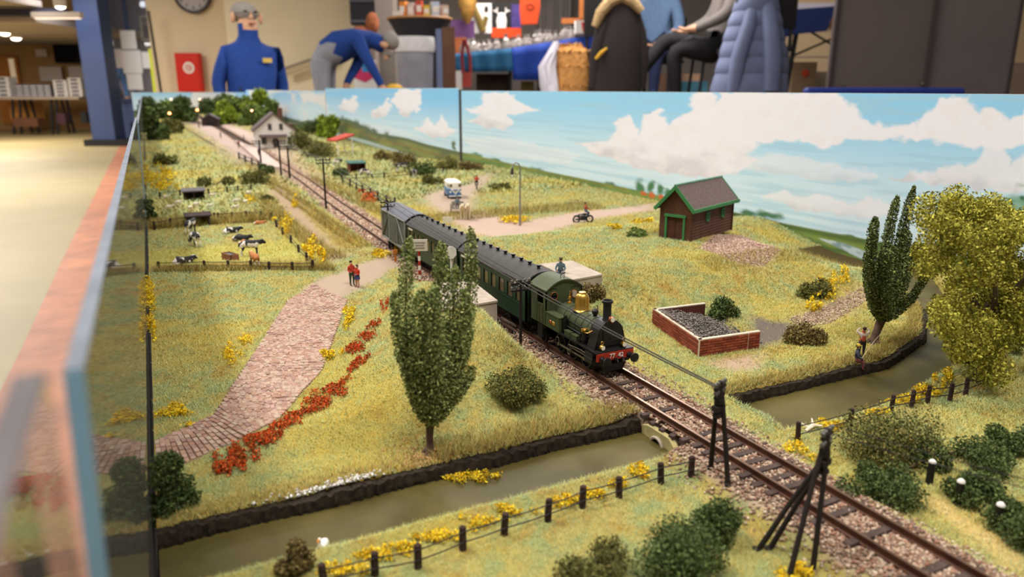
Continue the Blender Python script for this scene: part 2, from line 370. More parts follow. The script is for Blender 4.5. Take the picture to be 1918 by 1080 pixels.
# ---- ditch water
def water(name, poly, label):
    mb = MB(); n = len(poly) // 2
    mb.v = [(x, y, -0.0114) for x, y in poly] + [(x, y, -0.0200) for x, y in poly]; N = len(poly)
    mb.f = [(i, i + 1, N - 2 - i, N - 1 - i) for i in range(n - 1)] + [(N + i, N + N - 1 - i, N + N - 2 - i, N + i + 1) for i in range(n - 1)] + [(i, (i + 1) % N, N + (i + 1) % N, N + i) for i in range(N)]
    mb.m = [0] * len(mb.f)
    return structure(name, mb, mat('ditch_water', '534a26', 0.5, 0, 0.35, 34, 0.12, spec=0.18), label, 'ditch')
water('water', [(-0.0105, 0.2355), (0.04, 0.2355), (0.1, 0.2355), (0.16, 0.2355), (0.2035, 0.2355), (0.2035, 0.2695), (0.16, 0.2695), (0.1, 0.2695), (0.04, 0.2695), (-0.0105, 0.2695)], 'murky olive brown ditch running from the glass to the arched culvert')
water('water', [(x, y - 0.004) for x, y in DS] + [(x, y + 0.002) for x, y in DN[::-1]], 'murky ditch curving past the anglers behind the coal bunker')
# dark soil edges
def bank(poly, seed, label):
    mb = MB(); r = random.Random(seed); vs = []; n = len(poly)
    for i, (x, y) in enumerate(poly):
        q = float(fbm(np.array([x * 420.]), np.array([y * 300. + seed]), 3)[0]) - .5; j = q * 0.0036; top = hz(x, y + 0.007) - 0.0004 + q * .0022
        q2 = float(fbm(np.array([x * 700. + 40]), np.array([y * 300. + seed]), 2)[0]) - .5; q3 = r.random() - .5; vs += [(x, y - 0.0014 + q2 * .004, -0.0165), (x, y - 0.0010 + q3 * .0012, (top - 0.013) / 2), (x, y + j, top), (x, y + 0.0075, top - 0.0008), (x, y + 0.0075, -0.0165)]
    fs = [(i * 5 + k, i * 5 + (k + 1) % 5, i * 5 + 5 + (k + 1) % 5, i * 5 + 5 + k) for i in range(n - 1) for k in range(5)]
    mb.add(vs, fs); return structure('bank', mb, mat('peat', '2a2116', 0.95, 0, 0.6, 400, 1.0), label, 'bank')
bank([(x, 0.2672 + 0.0008 * math.sin(x * 90)) for x in np.arange(-0.0105, 0.2035, 0.0009)], 1, 'dark peaty bank edge of the ditch below the tall green tree')
bank([(x, float(np.interp(x, dnx, dny))) for x in np.arange(0.264, 0.63, 0.0018)], 2, 'dark peaty bank edge of the ditch at the anglers')
# ------------------------------------------------------------------ brick road: bricks laid in rows
road = thing('brick_road', 'worn pinkish brick road climbing from the glass to the couple', 'road', (0, 0, 0), kind='structure')
def lerp2(a, b, t): return ((a[0] + (b[0] - a[0]) * t), (a[1] + (b[1] - a[1]) * t))
brick_me = []
for tone in ('a88672', '9c7866', 'b09080', '96766a', 'b09884', 'a58c7c'):
    mb = MB(); mb.add([(-.5, -.5, 0), (.5, -.5, 0), (.5, .5, 0), (-.5, .5, 0), (-.47, -.42, 1), (.47, -.42, 1), (.47, .42, 1), (-.47, .42, 1)], [(0, 1, 5, 4), (1, 2, 6, 5), (2, 3, 7, 6), (3, 0, 4, 7), (4, 5, 6, 7)])
    me = mb.mesh('brick'); me.materials.append(mat('paving_brick_' + tone, tone, 0.9, 0, 0.15, 900, 0)); brick_me.append(me)
rest = MB(); nb = 0; cand = []
for i in range(4):
    l0, l1, r0, r1 = ROAD_L[i], ROAD_L[i + 1], ROAD_R[i], ROAD_R[i + 1]
    m0, m1 = lerp2(l0, r0, .5), lerp2(l1, r1, .5); Ls = math.hypot(m1[0] - m0[0], m1[1] - m0[1])
    rows = max(2, int(Ls / 0.0025))
    for a in range(rows):
        t = (a + .5) / rows; p, q = lerp2(l0, l1, t), lerp2(r0, r1, t); W = math.hypot(q[0] - p[0], q[1] - p[1]); n = max(3, int(W / 0.0040))
        ang = math.atan2(q[1] - p[1], q[0] - p[0])
        for b in range(n + 1):
            u0, u1 = max(0, (b - (a % 2) * .5) / n), min(1, (b + 1 - (a % 2) * .5) / n)
            if u1 - u0 < .2 / n: continue
            u = (u0 + u1) / 2; x, y = lerp2(p, q, u); cand.append((x, y, ang, W * (u1 - u0) * .93, Ls / rows * .86))
cand.sort(key=lambda c: math.hypot(c[0], c[1]))
for k, (x, y, ang, lx, ly) in enumerate(cand):
    z = hz(x, y) - 0.0004; hgt = 0.0009 + random.random() * 0.0006
    if k < 300:
        o = bpy.data.objects.new('brick', brick_me[random.randrange(6)]); COL.objects.link(o); o.parent = road
        o.location = (x, y, z); o.scale = (lx, ly, hgt); o.rotation_euler = (0, 0, ang + random.uniform(-.04, .04))
    else:
        rest.box((x, y, z + hgt / 2), (lx, ly, hgt), ang + random.uniform(-.04, .04), random.randrange(6))
tag(obj('brick_paving', rest, [m.materials[0] for m in brick_me], road), kind='stuff')
# ------------------------------------------------------------------ railway track
track = thing('railway_track', 'single railway line with brown rails and dark sleepers in stony ballast', 'railway', (0, 0, 0), kind='structure')
steel = mat('rusty_rail', '5a3c2e', 0.5, 0.5, 0.25, 200)
shine = mat('rail_head', '9a7a66', 0.3, 0.8, 0.1, 200)
ys = np.concatenate([np.arange(0.05, 0.7, 0.05), np.arange(0.7, 5.0, 0.1)])
for sgn in (-1, 1):
    mb = MB(); vs = []
    for yy in ys:
        cx = tc(yy) + sgn * 0.0084
        for dx, z in ((-.0011, -.0036), (.0011, -.0036), (.0011, -.0031), (.0003, -.0027), (.0003, -.0010), (.0006, -.0008), (.0006, 0), (-.0006, 0), (-.0006, -.0008), (-.0003, -.0010), (-.0003, -.0027), (-.0011, -.0031)): vs.append((cx + dx, yy, z))
    n = 12; k = len(ys); fs = []; mm = []
    for i in range(k - 1):
        for j in range(n): fs.append((i * n + j, i * n + (j + 1) % n, (i + 1) * n + (j + 1) % n, (i + 1) * n + j)); mm.append(1 if j == 6 else 0)
    mb.add(vs, fs); mb.m = mm; obj('rail', mb, [steel, shine], track)
mb = MB(); mb.box((0, 0, 0), (.029, .0028, .002)); sl = mb.mesh('sleeper'); sl.materials.append(mat('sleeper_wood', '4a3c36', 0.9, 0, 0.3, 300))
sfar = MB(); yy = 0.06; k = 0; bare = []
while yy < 4.9:
    cx = float(tc(yy)); a = -math.atan2(float(tc(yy + .01)) - cx, .01)
    if k < 220:
        o = bpy.data.objects.new('sleeper', sl); COL.objects.link(o); o.parent = track
        show = random.random() < (.5 if yy < .5 else .15); o.location = (cx, yy, (-.0038 if show else -.0052) + random.uniform(-.0003, .0003))
        if show: bare.append(yy); o.rotation_euler = (0, 0, a)
    else: sfar.box((cx, yy, -.0043), (.029, .0028, .002), a)
    yy += .0074; k += 1
tag(obj('sleepers', sfar, sl.materials[0], track), kind='stuff')
# ballast stones
N = 46000; y = 0.09 * (2.2 / 0.09) ** rng.random(N); off = np.clip(rng.standard_normal(N) * 0.012, -0.03, 0.03)
off = np.where(np.abs(np.abs(off) - .0084) < .0016, off * 0.7, off); x = tc(y) + off
k0 = (np.min(np.abs(y[:, None] - np.array(bare)[None]), 1) < .0022) & (np.abs(off) < .0135) & (rng.random(N) < .93)
k = ~k0 & ~((x < .2065) & (y > .236) & (y < .27)) & ~((x > .245) & (y > .236) & (y < .27)); x, y = x[k], y[k]; N = len(x)
r = np.clip(0.00065 * (0.7 + 0.8 * rng.random(N)) * np.clip(y / .35, 1, 3), 0, .0025); z = np.minimum(height(x, y) + r * .3, -0.0032 - r * .2) + np.where(rng.random(N) < .45, .0006, 0)
oct_v = np.array([(1, 0, 0), (-1, 0, 0), (0, 1, 0), (0, -1, 0), (0, 0, 1), (0, 0, -1)], float); oct_f = np.array([(0, 2, 4), (2, 1, 4), (1, 3, 4), (3, 0, 4), (2, 0, 5), (1, 2, 5), (3, 1, 5), (0, 3, 5)])
def stones(x, y, z, r, pal, jit=.35):
    N = len(x); sc_ = r[:, None, None] * (1 + jit * (rng.random((N, 6, 3)) - .5) * 2); a = rng.random(N) * 6.28; v = oct_v[None] * sc_
    ca, sa = np.cos(a)[:, None], np.sin(a)[:, None]; vx = v[..., 0] * ca - v[..., 1] * sa; vy = v[..., 0] * sa + v[..., 1] * ca
    v = np.stack([vx + x[:, None], vy + y[:, None], v[..., 2] * .8 + z[:, None]], -1)
    c = np.array([lin(h) for h in pal])[rng.integers(0, len(pal), N)] * (0.75 + 0.5 * rng.random(N))[:, None]
    return v.reshape(-1, 3), (oct_f[None] + 6 * np.arange(N)[:, None, None]).reshape(-1, 3), np.repeat(c, 6, 0)
V, F_, Cc = stones(x, y, z, r, ['ac9480', '9c806a', 'baa48e', '8c7262', 'a07a62', '80685a', 'c4b098', '906450'])
tag(link('ballast', np_mesh('ballast', V, F_, Cc), mat_attr('stone_grain', 0.9, 0.2), track), kind='stuff')
# loose stones: hut gravel, track-side strip
gp = G([(1308, 466), (1340, 440), (1395, 424), (1440, 445), (1460, 470), (1432, 490), (1375, 488)], 0.012)
def fill(poly, n):
    xs, ys_ = [p[0] for p in poly], [p[1] for p in poly]; x = rng.uniform(min(xs), max(xs), n * 3); y = rng.uniform(min(ys_), max(ys_), n * 3); k = inpoly(x, y, poly); return x[k][:n], y[k][:n]
x, y = fill(gp, 5200); r = .0007 * (.6 + .8 * rng.random(len(x)))
V, F_, Cc = stones(x, y, height(x, y) + r * .4, r, ['c2a592', 'b39482', 'd0b8a4', 'a0806e', '8f6a5c'])
tag(link('gravel', np_mesh('gravel', V, F_, Cc), MATS['stone_grain']), 'patch of pinkish gravel beside the brown hut', 'gravel', None, 'stuff')
x, y = fill(ZONES[6][0], 1500); r = .0007 * (.6 + .8 * rng.random(len(x)))
V, F_, Cc = stones(x, y, height(x, y) + r * .3, r, ['b09a80', '94785e', '7c6656', 'c0ac92'])
tag(link('gravel', np_mesh('gravel', V, F_, Cc), MATS['stone_grain']), 'brown gravel track leading from the coal bunker to the ditch', 'gravel', None, 'stuff')

x = at(645, 950, -.006)[0] + .011 * rng.standard_normal(420); y = .2695 + .0028 * np.abs(rng.standard_normal(420)); r = .0006 * (.5 + 1.1 * rng.random(len(x)))
V, F_, Cc = stones(x, y, np.maximum(height(x, y), -.0105) + r * .6, r, ['d8d2cc', 'c4bcb4', 'e6e2de', 'a8a29a'])
tag(link('pebbles', np_mesh('pebbles', V, F_, Cc), MATS['stone_grain']), 'patch of white chalky pebbles on the bank edge of the ditch', 'pebbles', None, 'stuff')
x0_, y0_ = at(803, 850, -.006)[:2]; x = x0_ + .008 * rng.standard_normal(500); y = y0_ + .007 * rng.standard_normal(500); cl_ = np.array([lin(h) for h in ('9a6c40', 'b4885c', '7c5434', 'c29a70')])[rng.integers(0, 4, 500)]
V, F_, Cc = blades(x, y, cl_, np.full(500, .0011), np.full(500, .0004), .1, height(x, y) + .0008)
tag(link('fallen_leaves', np_mesh('fallen_leaves', V, F_, Cc), MATS['grass_fibre']), 'brown fallen leaves around the foot of the tall poplar', 'leaves', None, 'stuff')
# ------------------------------------------------------------------ painted backdrop boards
def paint_board(name, label, ycols, zrows, painter, thick=0.006, X=0.64, to_world=None):
    root = thing(name, label, 'backdrop', (0, 0, 0))
    YY, ZZ = np.meshgrid(ycols, zrows); c = painter(YY, ZZ).reshape(-1, 3); ny, nx = YY.shape
    P = to_world(YY, ZZ).reshape(-1, 3); idx = np.arange(ny * nx).reshape(ny, nx)
    F = np.stack([idx[:-1, :-1], idx[:-1, 1:], idx[1:, 1:], idx[1:, :-1]], -1).reshape(-1, 4)
    o = link('painted_sky', np_mesh('painted_sky', P, F, c), mat_attr('scenic_paint', 0.55, 0.3, 0.15, 700), root)
    return root
def softpoly(x, y, poly, soft, wob=0.0, fr=1.0):
    n1, n2 = fbm(x * fr, y * fr, 3) - .5, fbm(x * fr + 31, y * fr + 77, 3) - .5
    a, b = x + wob * n1, y + wob * n2; ins = inpoly(a, b, poly); d = polydist(a, b, poly)
    return np.where(ins, 1, np.clip(1 - d / soft, 0, 1))
# the pictures are laid out on each board in its own plane: s along the board, z up
def BX(pts, X=0.64): return [(onX(x, y, X)[1], onX(x, y, X)[2]) for x, y in pts]
def logs(poly): return [(math.log(y), z) for y, z in poly]
CLOUDS_A = [
    ([(1078, 270), (1100, 268), (1130, 266), (1150, 258), (1160, 224), (1176, 220), (1196, 258), (1212, 214), (1234, 207), (1250, 238), (1268, 224), (1296, 205), (1308, 174), (1338, 172), (1342, 198), (1358, 174), (1440, 172), (1565, 172), (1572, 192), (1598, 198), (1606, 222), (1630, 228), (1650, 240), (1700, 242), (1738, 214), (1760, 190), (1808, 184), (1822, 216), (1850, 206), (1872, 210), (1884, 230), (1918, 214), (1990, 220), (1990, 275), (1850, 272), (1700, 258), (1580, 262), (1540, 272), (1500, 262), (1420, 262), (1390, 290), (1420, 300), (1380, 322), (1330, 332), (1290, 328), (1240, 322), (1200, 312), (1150, 296), (1115, 284)], 1.0),
    ([(872, 205), (905, 200), (906, 174), (950, 174), (972, 192), (1008, 205), (975, 212), (950, 214), (960, 232), (940, 242), (915, 240), (880, 228), (905, 216)], .95),
    ([(875, 262), (930, 258), (1000, 272), (1085, 290), (1060, 306), (980, 298), (900, 285)], .45),
    ([(1400, 292), (1480, 294), (1620, 322), (1640, 336), (1540, 336), (1430, 318), (1380, 312)], .55),
    ([(1670, 335), (1740, 322), (1770, 312), (1810, 318), (1832, 296), (1845, 272), (1880, 274), (1890, 312), (1918, 296), (1990, 300), (1990, 356), (1918, 360), (1780, 344)], .85),
    ([(1432, 366), (1470, 360), (1500, 368), (1540, 364), (1556, 376), (1590, 382), (1625, 372), (1672, 392), (1640, 408), (1560, 398), (1500, 392), (1470, 376)], .8)]
LINE_A = [(840, 279), (862, 284), (930, 300), (1000, 316), (1090, 334), (1180, 353), (1260, 372), (1330, 388), (1400, 402), (1470, 418), (1540, 432), (1620, 447), (1700, 462), (1800, 480), (1990, 505)]
def lerpline(pts, s): 
    p = BX(pts); p = sorted(p); return np.interp(s, [a for a, _ in p], [b for _, b in p])
def blobs(S, Z, c, items, col, soft=.6):
    for (px, py, rx, ry) in items:
        y0, z0 = onX(px, py, .64)[1:]; y1 = onX(px + rx, py, .64)[1]; z1 = onX(px, py - ry, .64)[2]
        d = np.hypot((S - y0) / (y1 - y0), (Z - z0) / (z1 - z0)) + 1.1 * (fbm(S * 60, Z * 160, 3) - .5)
        c = mix(c, C(col), np.clip((1 - d) / soft, 0, 1))
    return c
def sky_a(S, Z, clouds, line, top=('9ad6fa', 'd8eefc')):
    h = lerpline(line, S); c = mix(C(top[1]), C(top[0]), sstep(0.03, 0.135, Z - .25 * (h))); L = np.log(S)
    c = mix(c, C('a9d2ea'), 0.5 * sstep(.5, .7, fbm(L * 6, Z * 220, 3)))
    for poly, a in clouds:
        p = logs(BX(poly)); q = [(u * .30, v) for u, v in p]
        t = softpoly(L * .30, Z, q, 0.003, .010, 130) * a
        g = fbm(L * 22 + 5, Z * 70, 4); zz = [v for _, v in p]; lo, hi = min(zz), max(zz); base = np.clip((Z - lo) / (hi - lo), 0, 1)
        cc = mix(C('dcd6e0'), C('f6f3fc'), sstep(.15, .55, base * .7 + g * .5)); cc = mix(cc, C('f4eef2'), .5 * sstep(.5, .7, fbm(L * 40, Z * 90, 3)))
        c = mix(c, cc, t)
    return c, h, L
def paint_a(S, Z):
    c, h, L = sky_a(S, Z, CLOUDS_A, LINE_A)
    c = blobs(S, Z, c, [(1440, 403, 34, 9), (1400, 398, 18, 8), (1140, 345, 15, 7), (1005, 318, 16, 7), (925, 300, 14, 7), (890, 292, 20, 7), (1590, 442, 16, 4)], '4f7a58')
    c = blobs(S, Z, c, [(1198, 352, 11, 17), (1220, 350, 9, 15), (1236, 356, 8, 14), (1252, 362, 9, 12)], '4c8058')
    c = blobs(S, Z, c, [(1892, 385, 32, 34), (1918, 400, 40, 44), (1870, 408, 18, 20)], '6f9f78')
    c = blobs(S, Z, c, [(1905, 420, 30, 14), (1880, 395, 6, 6), (1915, 370, 8, 6)], '3f6b50')
    d = h - Z; land = sstep(-.0008, .0008, d)
    f = fbm(L * 16, Z * 60, 4)
    lc = mix(C('6d8a4c'), C('8ea24e'), sstep(.35, .65, f)); lc = mix(lc, C('a4a64e'), sstep(.02, .07, d) * .6); lc = mix(lc, C('566e3a'), np.exp(-((d - .012 - .01 * fbm(L * 8, L * 0)) / .003) ** 2) * .7)
    lc = mix(lc, C('96753f'), np.exp(-((d - .003) / .0016) ** 2) * .5 * (S > .9)); lc = mix(lc, C('4b6a40'), np.exp(-((d - .028) / .004) ** 2) * .5 * sstep(.6, .9, S))
    lc = mix(lc, C('2f5030'), np.exp(-((d - .003) / .004) ** 2) * .7 * (S < .75))
    c = mix(c, lc, land)
    c = blobs(S, Z, c, [(1205, 362, 7, 4), (1222, 365, 7, 6), (1238, 368, 6, 5)], 'd0703c', .4)
    c = blobs(S, Z, c, [(1000, 335, 14, 6), (1070, 352, 14, 8), (1105, 372, 16, 11), (915, 315, 10, 5), (1180, 392, 34, 9)], 'b9b684', .9)
    r = softpoly(L * .3, Z, [(u * .3, v) for u, v in logs(BX([(1535, 446), (1580, 456), (1640, 480), (1700, 515), (1760, 570), (1740, 590), (1690, 535), (1620, 487), (1560, 458)]))], .0008, .002, 150)
    c = mix(c, mix(C('8fa9a8'), C('c8d8d8'), sstep(.4, .6, fbm(L * 60, Z * 200, 3))), r)
    return c
LINE_B = [(590, 215), (620, 218), (660, 226), (700, 248), (760, 258), (800, 270), (860, 284)]
CLOUDS_B = [([(636, 205), (644, 186), (654, 192), (664, 180), (672, 196), (660, 210)], .9), ([(692, 216), (712, 200), (726, 184), (730, 196), (724, 214), (705, 220)], .9),
    ([(736, 190), (748, 168), (782, 168), (788, 188), (780, 210), (772, 200), (760, 218), (750, 212)], .95), ([(775, 240), (792, 236), (798, 220), (806, 232), (818, 238), (828, 216), (836, 236), (852, 244), (836, 254), (812, 258), (795, 248)], .95),
    ([(640, 228), (720, 236), (800, 262), (850, 272), (760, 256), (690, 244)], .35), ([(560, 200), (575, 180), (590, 190), (605, 178), (612, 210), (580, 212)], .8)]
def paint_b(S, Z):
    c, h, L = sky_a(S, Z, CLOUDS_B, LINE_B, ('84c8f8', 'd0eafc'))
    c = blobs(S, Z, c, [(668, 232, 10, 9), (645, 226, 16, 8), (684, 240, 12, 10), (725, 256, 6, 14), (850, 272, 5, 12), (700, 245, 12, 6)], '5a6e58')
    d = h - Z; f = fbm(L * 20, Z * 60, 4); lc = mix(C('66754a'), C('8a9150'), sstep(.35, .65, f)); lc = mix(lc, C('505c48'), np.exp(-((d - .004) / .006) ** 2) * .8); lc = mix(lc, C('94643c'), np.exp(-((d - .02) / .003) ** 2) * .5)
    c = mix(c, lc, sstep(-.001, .001, d))
    r = softpoly(L * .3, Z, [(u * .3, v) for u, v in logs(BX([(630, 248), (690, 264), (740, 280), (800, 303), (796, 306), (735, 285), (690, 270), (630, 254)]))], .001, .001, 100)
    return mix(c, C('b4c6c8'), r)
wallX = lambda S, Z_: np.stack([np.full(S.shape, .64), S, Z_], -1)
edge_m = mat('board_edge', 'd8d4c8', 0.7); dark_m = mat('board_back', '3a3430', 0.8)
def board_body(root, y0, y1, z1, X=.6405):
    mb = MB(); mb.b2((X, y0, -.05), (X + .006, y1, z1)); obj('panel', mb, edge_m, root)
zr = np.linspace(-.05, .1455, 185)
B1 = paint_board('backdrop_board', 'long painted backdrop board with big white clouds behind the brown hut', np.exp(np.linspace(math.log(.28), math.log(1.528), 560)), zr, paint_a, to_world=wallX)
board_body(B1, .28, 1.528, .1457)
B2 = paint_board('backdrop_board', 'painted backdrop board with small pointed clouds behind the blue van', np.exp(np.linspace(math.log(1.542), math.log(2.82), 300)), np.linspace(-.05, .151, 150), paint_b, to_world=wallX)
board_body(B2, 1.542, 2.82, .1512)
mb = MB(); mb.b2((.6395, 1.5285, -.05), (.646, 1.5415, .148)); obj('edge_strip', mb, dark_m, B2)
LINE_C = [(262, 205), (420, 205), (500, 205), (560, 208), (615, 216)]
def paint_c(S, Z):
    n = fbm(S * 3, Z * 30, 4); c = mix(C('cde6f6'), C('94c8ee'), sstep(.06, .14, Z)); c = mix(c, C('e8e4e4'), sstep(.45, .62, fbm(S * 4 + 3, Z * 18, 4)) * .9)
    h = .012 + .02 * fbm(S * 5, S * 0 + 2, 3) + .006 * np.sin(S * 9); d = h - Z
    return mix(c, mix(C('5c6c52'), C('7c8850'), sstep(0, .05, d)), sstep(-.004, .004, d))
B3 = paint_board('backdrop_board', 'hazy painted backdrop board farthest along behind the white house', np.linspace(2.835, 5.0, 160), np.linspace(-.05, .142, 70), paint_c, to_world=wallX)
board_body(B3, 2.835, 5.0, .1422)
B4 = paint_board('backdrop_board', 'painted sky board closing the far end of the railway', np.linspace(-.0, .64, 90), np.linspace(-.05, .128, 60), lambda S, Z_: paint_c(S * 2 + 7, Z_), to_world=lambda S, Z_: np.stack([S, np.full(S.shape, 5.0), Z_], -1))
mb = MB(); mb.b2((0, 5.001, -.05), (.64, 5.008, .1282)); obj('panel', mb, edge_m, B4)
# ------------------------------------------------------------------ baseboard, clear side screens, drape
base = MB(); base.b2((-.012, .05, -.075), (.64, 5.0, -.045)); base.add([(-.0134, .05, -.046), (.0534, 5.0, -.046), (.0534, 5.0, -.0115), (-.0134, .05, -.0115), (-.0128, .05, -.046), (.0542, 5.0, -.046), (.0542, 5.0, -.0115), (-.0128, .05, -.0115)], [(0, 1, 2, 3), (7, 6, 5, 4), (0, 4, 5, 1), (3, 2, 6, 7)]); structure('layout_base', base, mat('dark_ply', '2c2520', 0.8), 'dark timber baseboard carrying the model landscape', 'base')
dr = MB(); vs = []
for i in range(500):
    yy = .04 + i * .01; vs += [(-.011 - .006 * (1 + math.sin(i * .9)) - .002, yy, -.04), (-.013 - .012 * (1 + math.sin(i * .9 + .3)), yy, -.895)]
dr.add(vs, [(2 * i, 2 * i + 2, 2 * i + 3, 2 * i + 1) for i in range(499)])
tag(obj('drape', dr, mat('navy_cloth', '1c2444', 0.9, 0, 0.2, 30), None, True), 'navy blue drape hanging below the model railway edge', 'drape')
glass_m = bpy.data.materials.new('acrylic'); glass_m.use_nodes = True; nt = glass_m.node_tree; nt.nodes.remove(nt.nodes['Principled BSDF'])
tr = nt.nodes.new('ShaderNodeBsdfTransparent'); tr.inputs[0].default_value = (.95, .95, .93, 1); gl = nt.nodes.new('ShaderNodeBsdfGlossy'); gl.inputs['Roughness'].default_value = .03
fr = nt.nodes.new('ShaderNodeFresnel'); fr.inputs[0].default_value = 1.49; mx = nt.nodes.new('ShaderNodeMixShader')
nt.links.new(fr.outputs[0], mx.inputs[0]); nt.links.new(tr.outputs[0], mx.inputs[1]); nt.links.new(gl.outputs[0], mx.inputs[2]); df = nt.nodes.new('ShaderNodeBsdfDiffuse'); df.inputs[0].default_value = (.45, .43, .40, 1); m2_ = nt.nodes.new('ShaderNodeMixShader'); m2_.inputs[0].default_value = .10  # dusty, scuffed plastic
nt.links.new(mx.outputs[0], m2_.inputs[1]); nt.links.new(df.outputs[0], m2_.inputs[2]); nt.links.new(m2_.outputs[0], nt.nodes['Material Output'].inputs['Surface'])
edge_g = mat('acrylic_edge', '7fa3b8', 0.35, 0, 0.1, 40, spec=.5); top_g = mat('acrylic_top', '787d86', 0.8, 0, 0.2, 60, spec=.1)
def screen(label, y0, y1, z0, z1, x0, dx=0.0, t=.003, mats=None, lean=.0):
    r = thing('clear_screen', label, 'screen', (0, 0, 0)); m = MB(); P = lambda x, y, z: (x + (y - y0) / (y1 - y0) * dx - lean * max(0, z1 - z) / z1, y, z)
    m.add([P(x0 - t, y0, z0), P(x0, y0, z0), P(x0, y1, z0), P(x0 - t, y1, z0), P(x0 - t, y0, z1), P(x0, y0, z1), P(x0, y1, z1), P(x0 - t, y1, z1)], [(0, 1, 2, 3), (4, 5, 6, 7), (0, 1, 5, 4), (1, 2, 6, 5), (2, 3, 7, 6), (3, 0, 4, 7)])
    obj('pane', m, glass_m, r)
    m = MB(); m.add([P(x0 - t, y0, z1), P(x0, y0, z1), P(x0, y1, z1), P(x0 - t, y1, z1), P(x0 - t, y0, z1 + .0004), P(x0, y0, z1 + .0004), P(x0, y1, z1 + .0004), P(x0 - t, y1, z1 + .0004)], [(0, 1, 2, 3), (4, 5, 6, 7), (0, 1, 5, 4), (1, 2, 6, 5), (2, 3, 7, 6), (3, 0, 4, 7)])
    obj('top_edge', m, (mats or (top_g, edge_g))[0], r)
    m = MB(); m.add([P(x0 - t, y0, z0), P(x0, y0, z0), P(x0, y0 - .0004, z0), P(x0 - t, y0 - .0004, z0), P(x0 - t, y0, z1), P(x0, y0, z1), P(x0, y0 - .0004, z1), P(x0 - t, y0 - .0004, z1)], [(0, 1, 2, 3), (4, 7, 6, 5), (0, 4, 5, 1), (1, 5, 6, 2), (2, 6, 7, 3), (3, 7, 4, 0)]); obj('end_edge', m, (mats or (top_g, edge_g))[1], r)
    return r
screen('clear acrylic side screen with pale blue cut edge beside the brick road', .104, 1.05, -.035, .115, -.0096, .0125, .0023, lean=.0042)
screen('clear acrylic side screen farther along by the station', 1.055, 4.9, -.035, .108, .0034, .0500, lean=.0042)
# ------------------------------------------------------------------ steam locomotive
green = mat('engine_green', '424a30', 0.5, 0.0, 0.12, 250, spec=.35); dkgreen = mat('tank_green', '454c33', 0.55, 0, 0.12, 250, spec=.3)
blk = mat('engine_black', '1c1a1a', 0.5, 0.1, 0.25, 250, spec=.4); brass = mat('brass', 'c79a48', 0.3, 0.85, 0.12, 300); copper = mat('copper', 'b06a44', 0.35, 0.8, 0.1, 200)
redb = mat('buffer_red', 'a03020', 0.5, 0, 0.12, 200); white = mat('white_paint', 'e6e0d6', 0.6, 0, 0.05, 100); steelg = mat('bright_steel', '8a8378', 0.35, 0.8, 0.2, 300)
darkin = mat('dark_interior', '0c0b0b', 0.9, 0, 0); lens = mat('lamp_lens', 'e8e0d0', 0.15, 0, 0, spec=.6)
TX, LY = 0.218, 0.311
loco = thing('steam_locomotive', 'green and black tank engine with brass dome and red front beam', 'locomotive', (TX, LY, 0))
def text_mesh(name, body, size, loc, rot, m, parent, depth=.0001, align='CENTER', extra=None):
    cu = bpy.data.curves.new(name, 'FONT'); cu.body = body; cu.size = size; cu.extrude = depth; cu.align_x = align; cu.align_y = 'CENTER'
    t = bpy.data.objects.new(name, cu); COL.objects.link(t); bpy.context.view_layer.update()
    me = bpy.data.meshes.new_from_object(t); COL.objects.unlink(t); bpy.data.objects.remove(t)
    me.materials.clear(); o = link(name, me, m, parent); o.location = loc; o.rotation_euler = rot; return o
mb = MB(); mb.b2((-.0117, 0, .0085), (.0117, .0012, .0128)); bm_ = obj('buffer_beam', mb, redb, loco)
text_mesh('number', '77  42', .0036, (.0005, -.00025, .0107), (R(90), 0, 0), white, bm_)
for s in (-1, 1):
    mb = MB(); mb.lathe([(.0010, .0002), (.0010, -.0026), (.0008, -.0026), (.0008, -.0046), (.0026, -.0048), (.0026, -.0056), (.0012, -.0059)], (s * .0088, 0, .0098), 14, 0, 'y'); mb.lathe([(.0017, .0), (.0014, -.0018)], (s * .0088, 0, .0098), 12, 0, 'y')
    obj('buffer', mb, blk, loco, True)
mb = MB(); mb.b2((-.0008, -.0016, .0078), (.0008, 0, .0094)); mb.tube([(0, -.0016, .0088), (0, -.0026, .0078), (0, -.0020, .0064)], .0004); mb.tube([(-.0045, 0, .0088), (-.0047, -.002, .0075), (-.0045, -.001, .0040)], .0006); mb.tube([(.0045, 0, .0088), (.0047, -.002, .0075), (.0045, -.001, .0040)], .0006)
obj('coupling', mb, blk, loco)
mb = MB(); mb.b2((-.0122, 0.0005, .0128), (.0122, .013, .0134)); mb.b2((-.0122, .013, .0128), (-.0072, .074, .0134)); mb.b2((.0072, .013, .0128), (.0122, .074, .0134)); obj('running_plate', mb, blk, loco)
mb = MB(); mb.b2((-.0062, .0015, .0035), (-.0052, .072, .0128)); mb.b2((.0052, .0015, .0035), (.0062, .072, .0128)); mb.b2((-.0062, .02, .004), (.0062, .066, .009)); mb.b2((-.006, .001, .0018), (.006, .003, .006)); obj('frame', mb, blk, loco)
mb = MB()
prof = [(-.0085, .0134), (-.0078, .021), (-.0062, .0255), (-.0035, .0280), (0, .0286), (.0035, .0280), (.0062, .0255), (.0078, .021), (.0085, .0134)]
mb.prism(prof, .006, .0145); fr_ = [(u * .985, v + (.0003 if 0 < i < 8 else 0)) for i, (u, v) in enumerate(prof)]
mb.prism([(u * 1.04, v + .0004 if v > .014 else v) for u, v in prof], .0052, .0062); sm = obj('smokebox', mb, blk, loco)
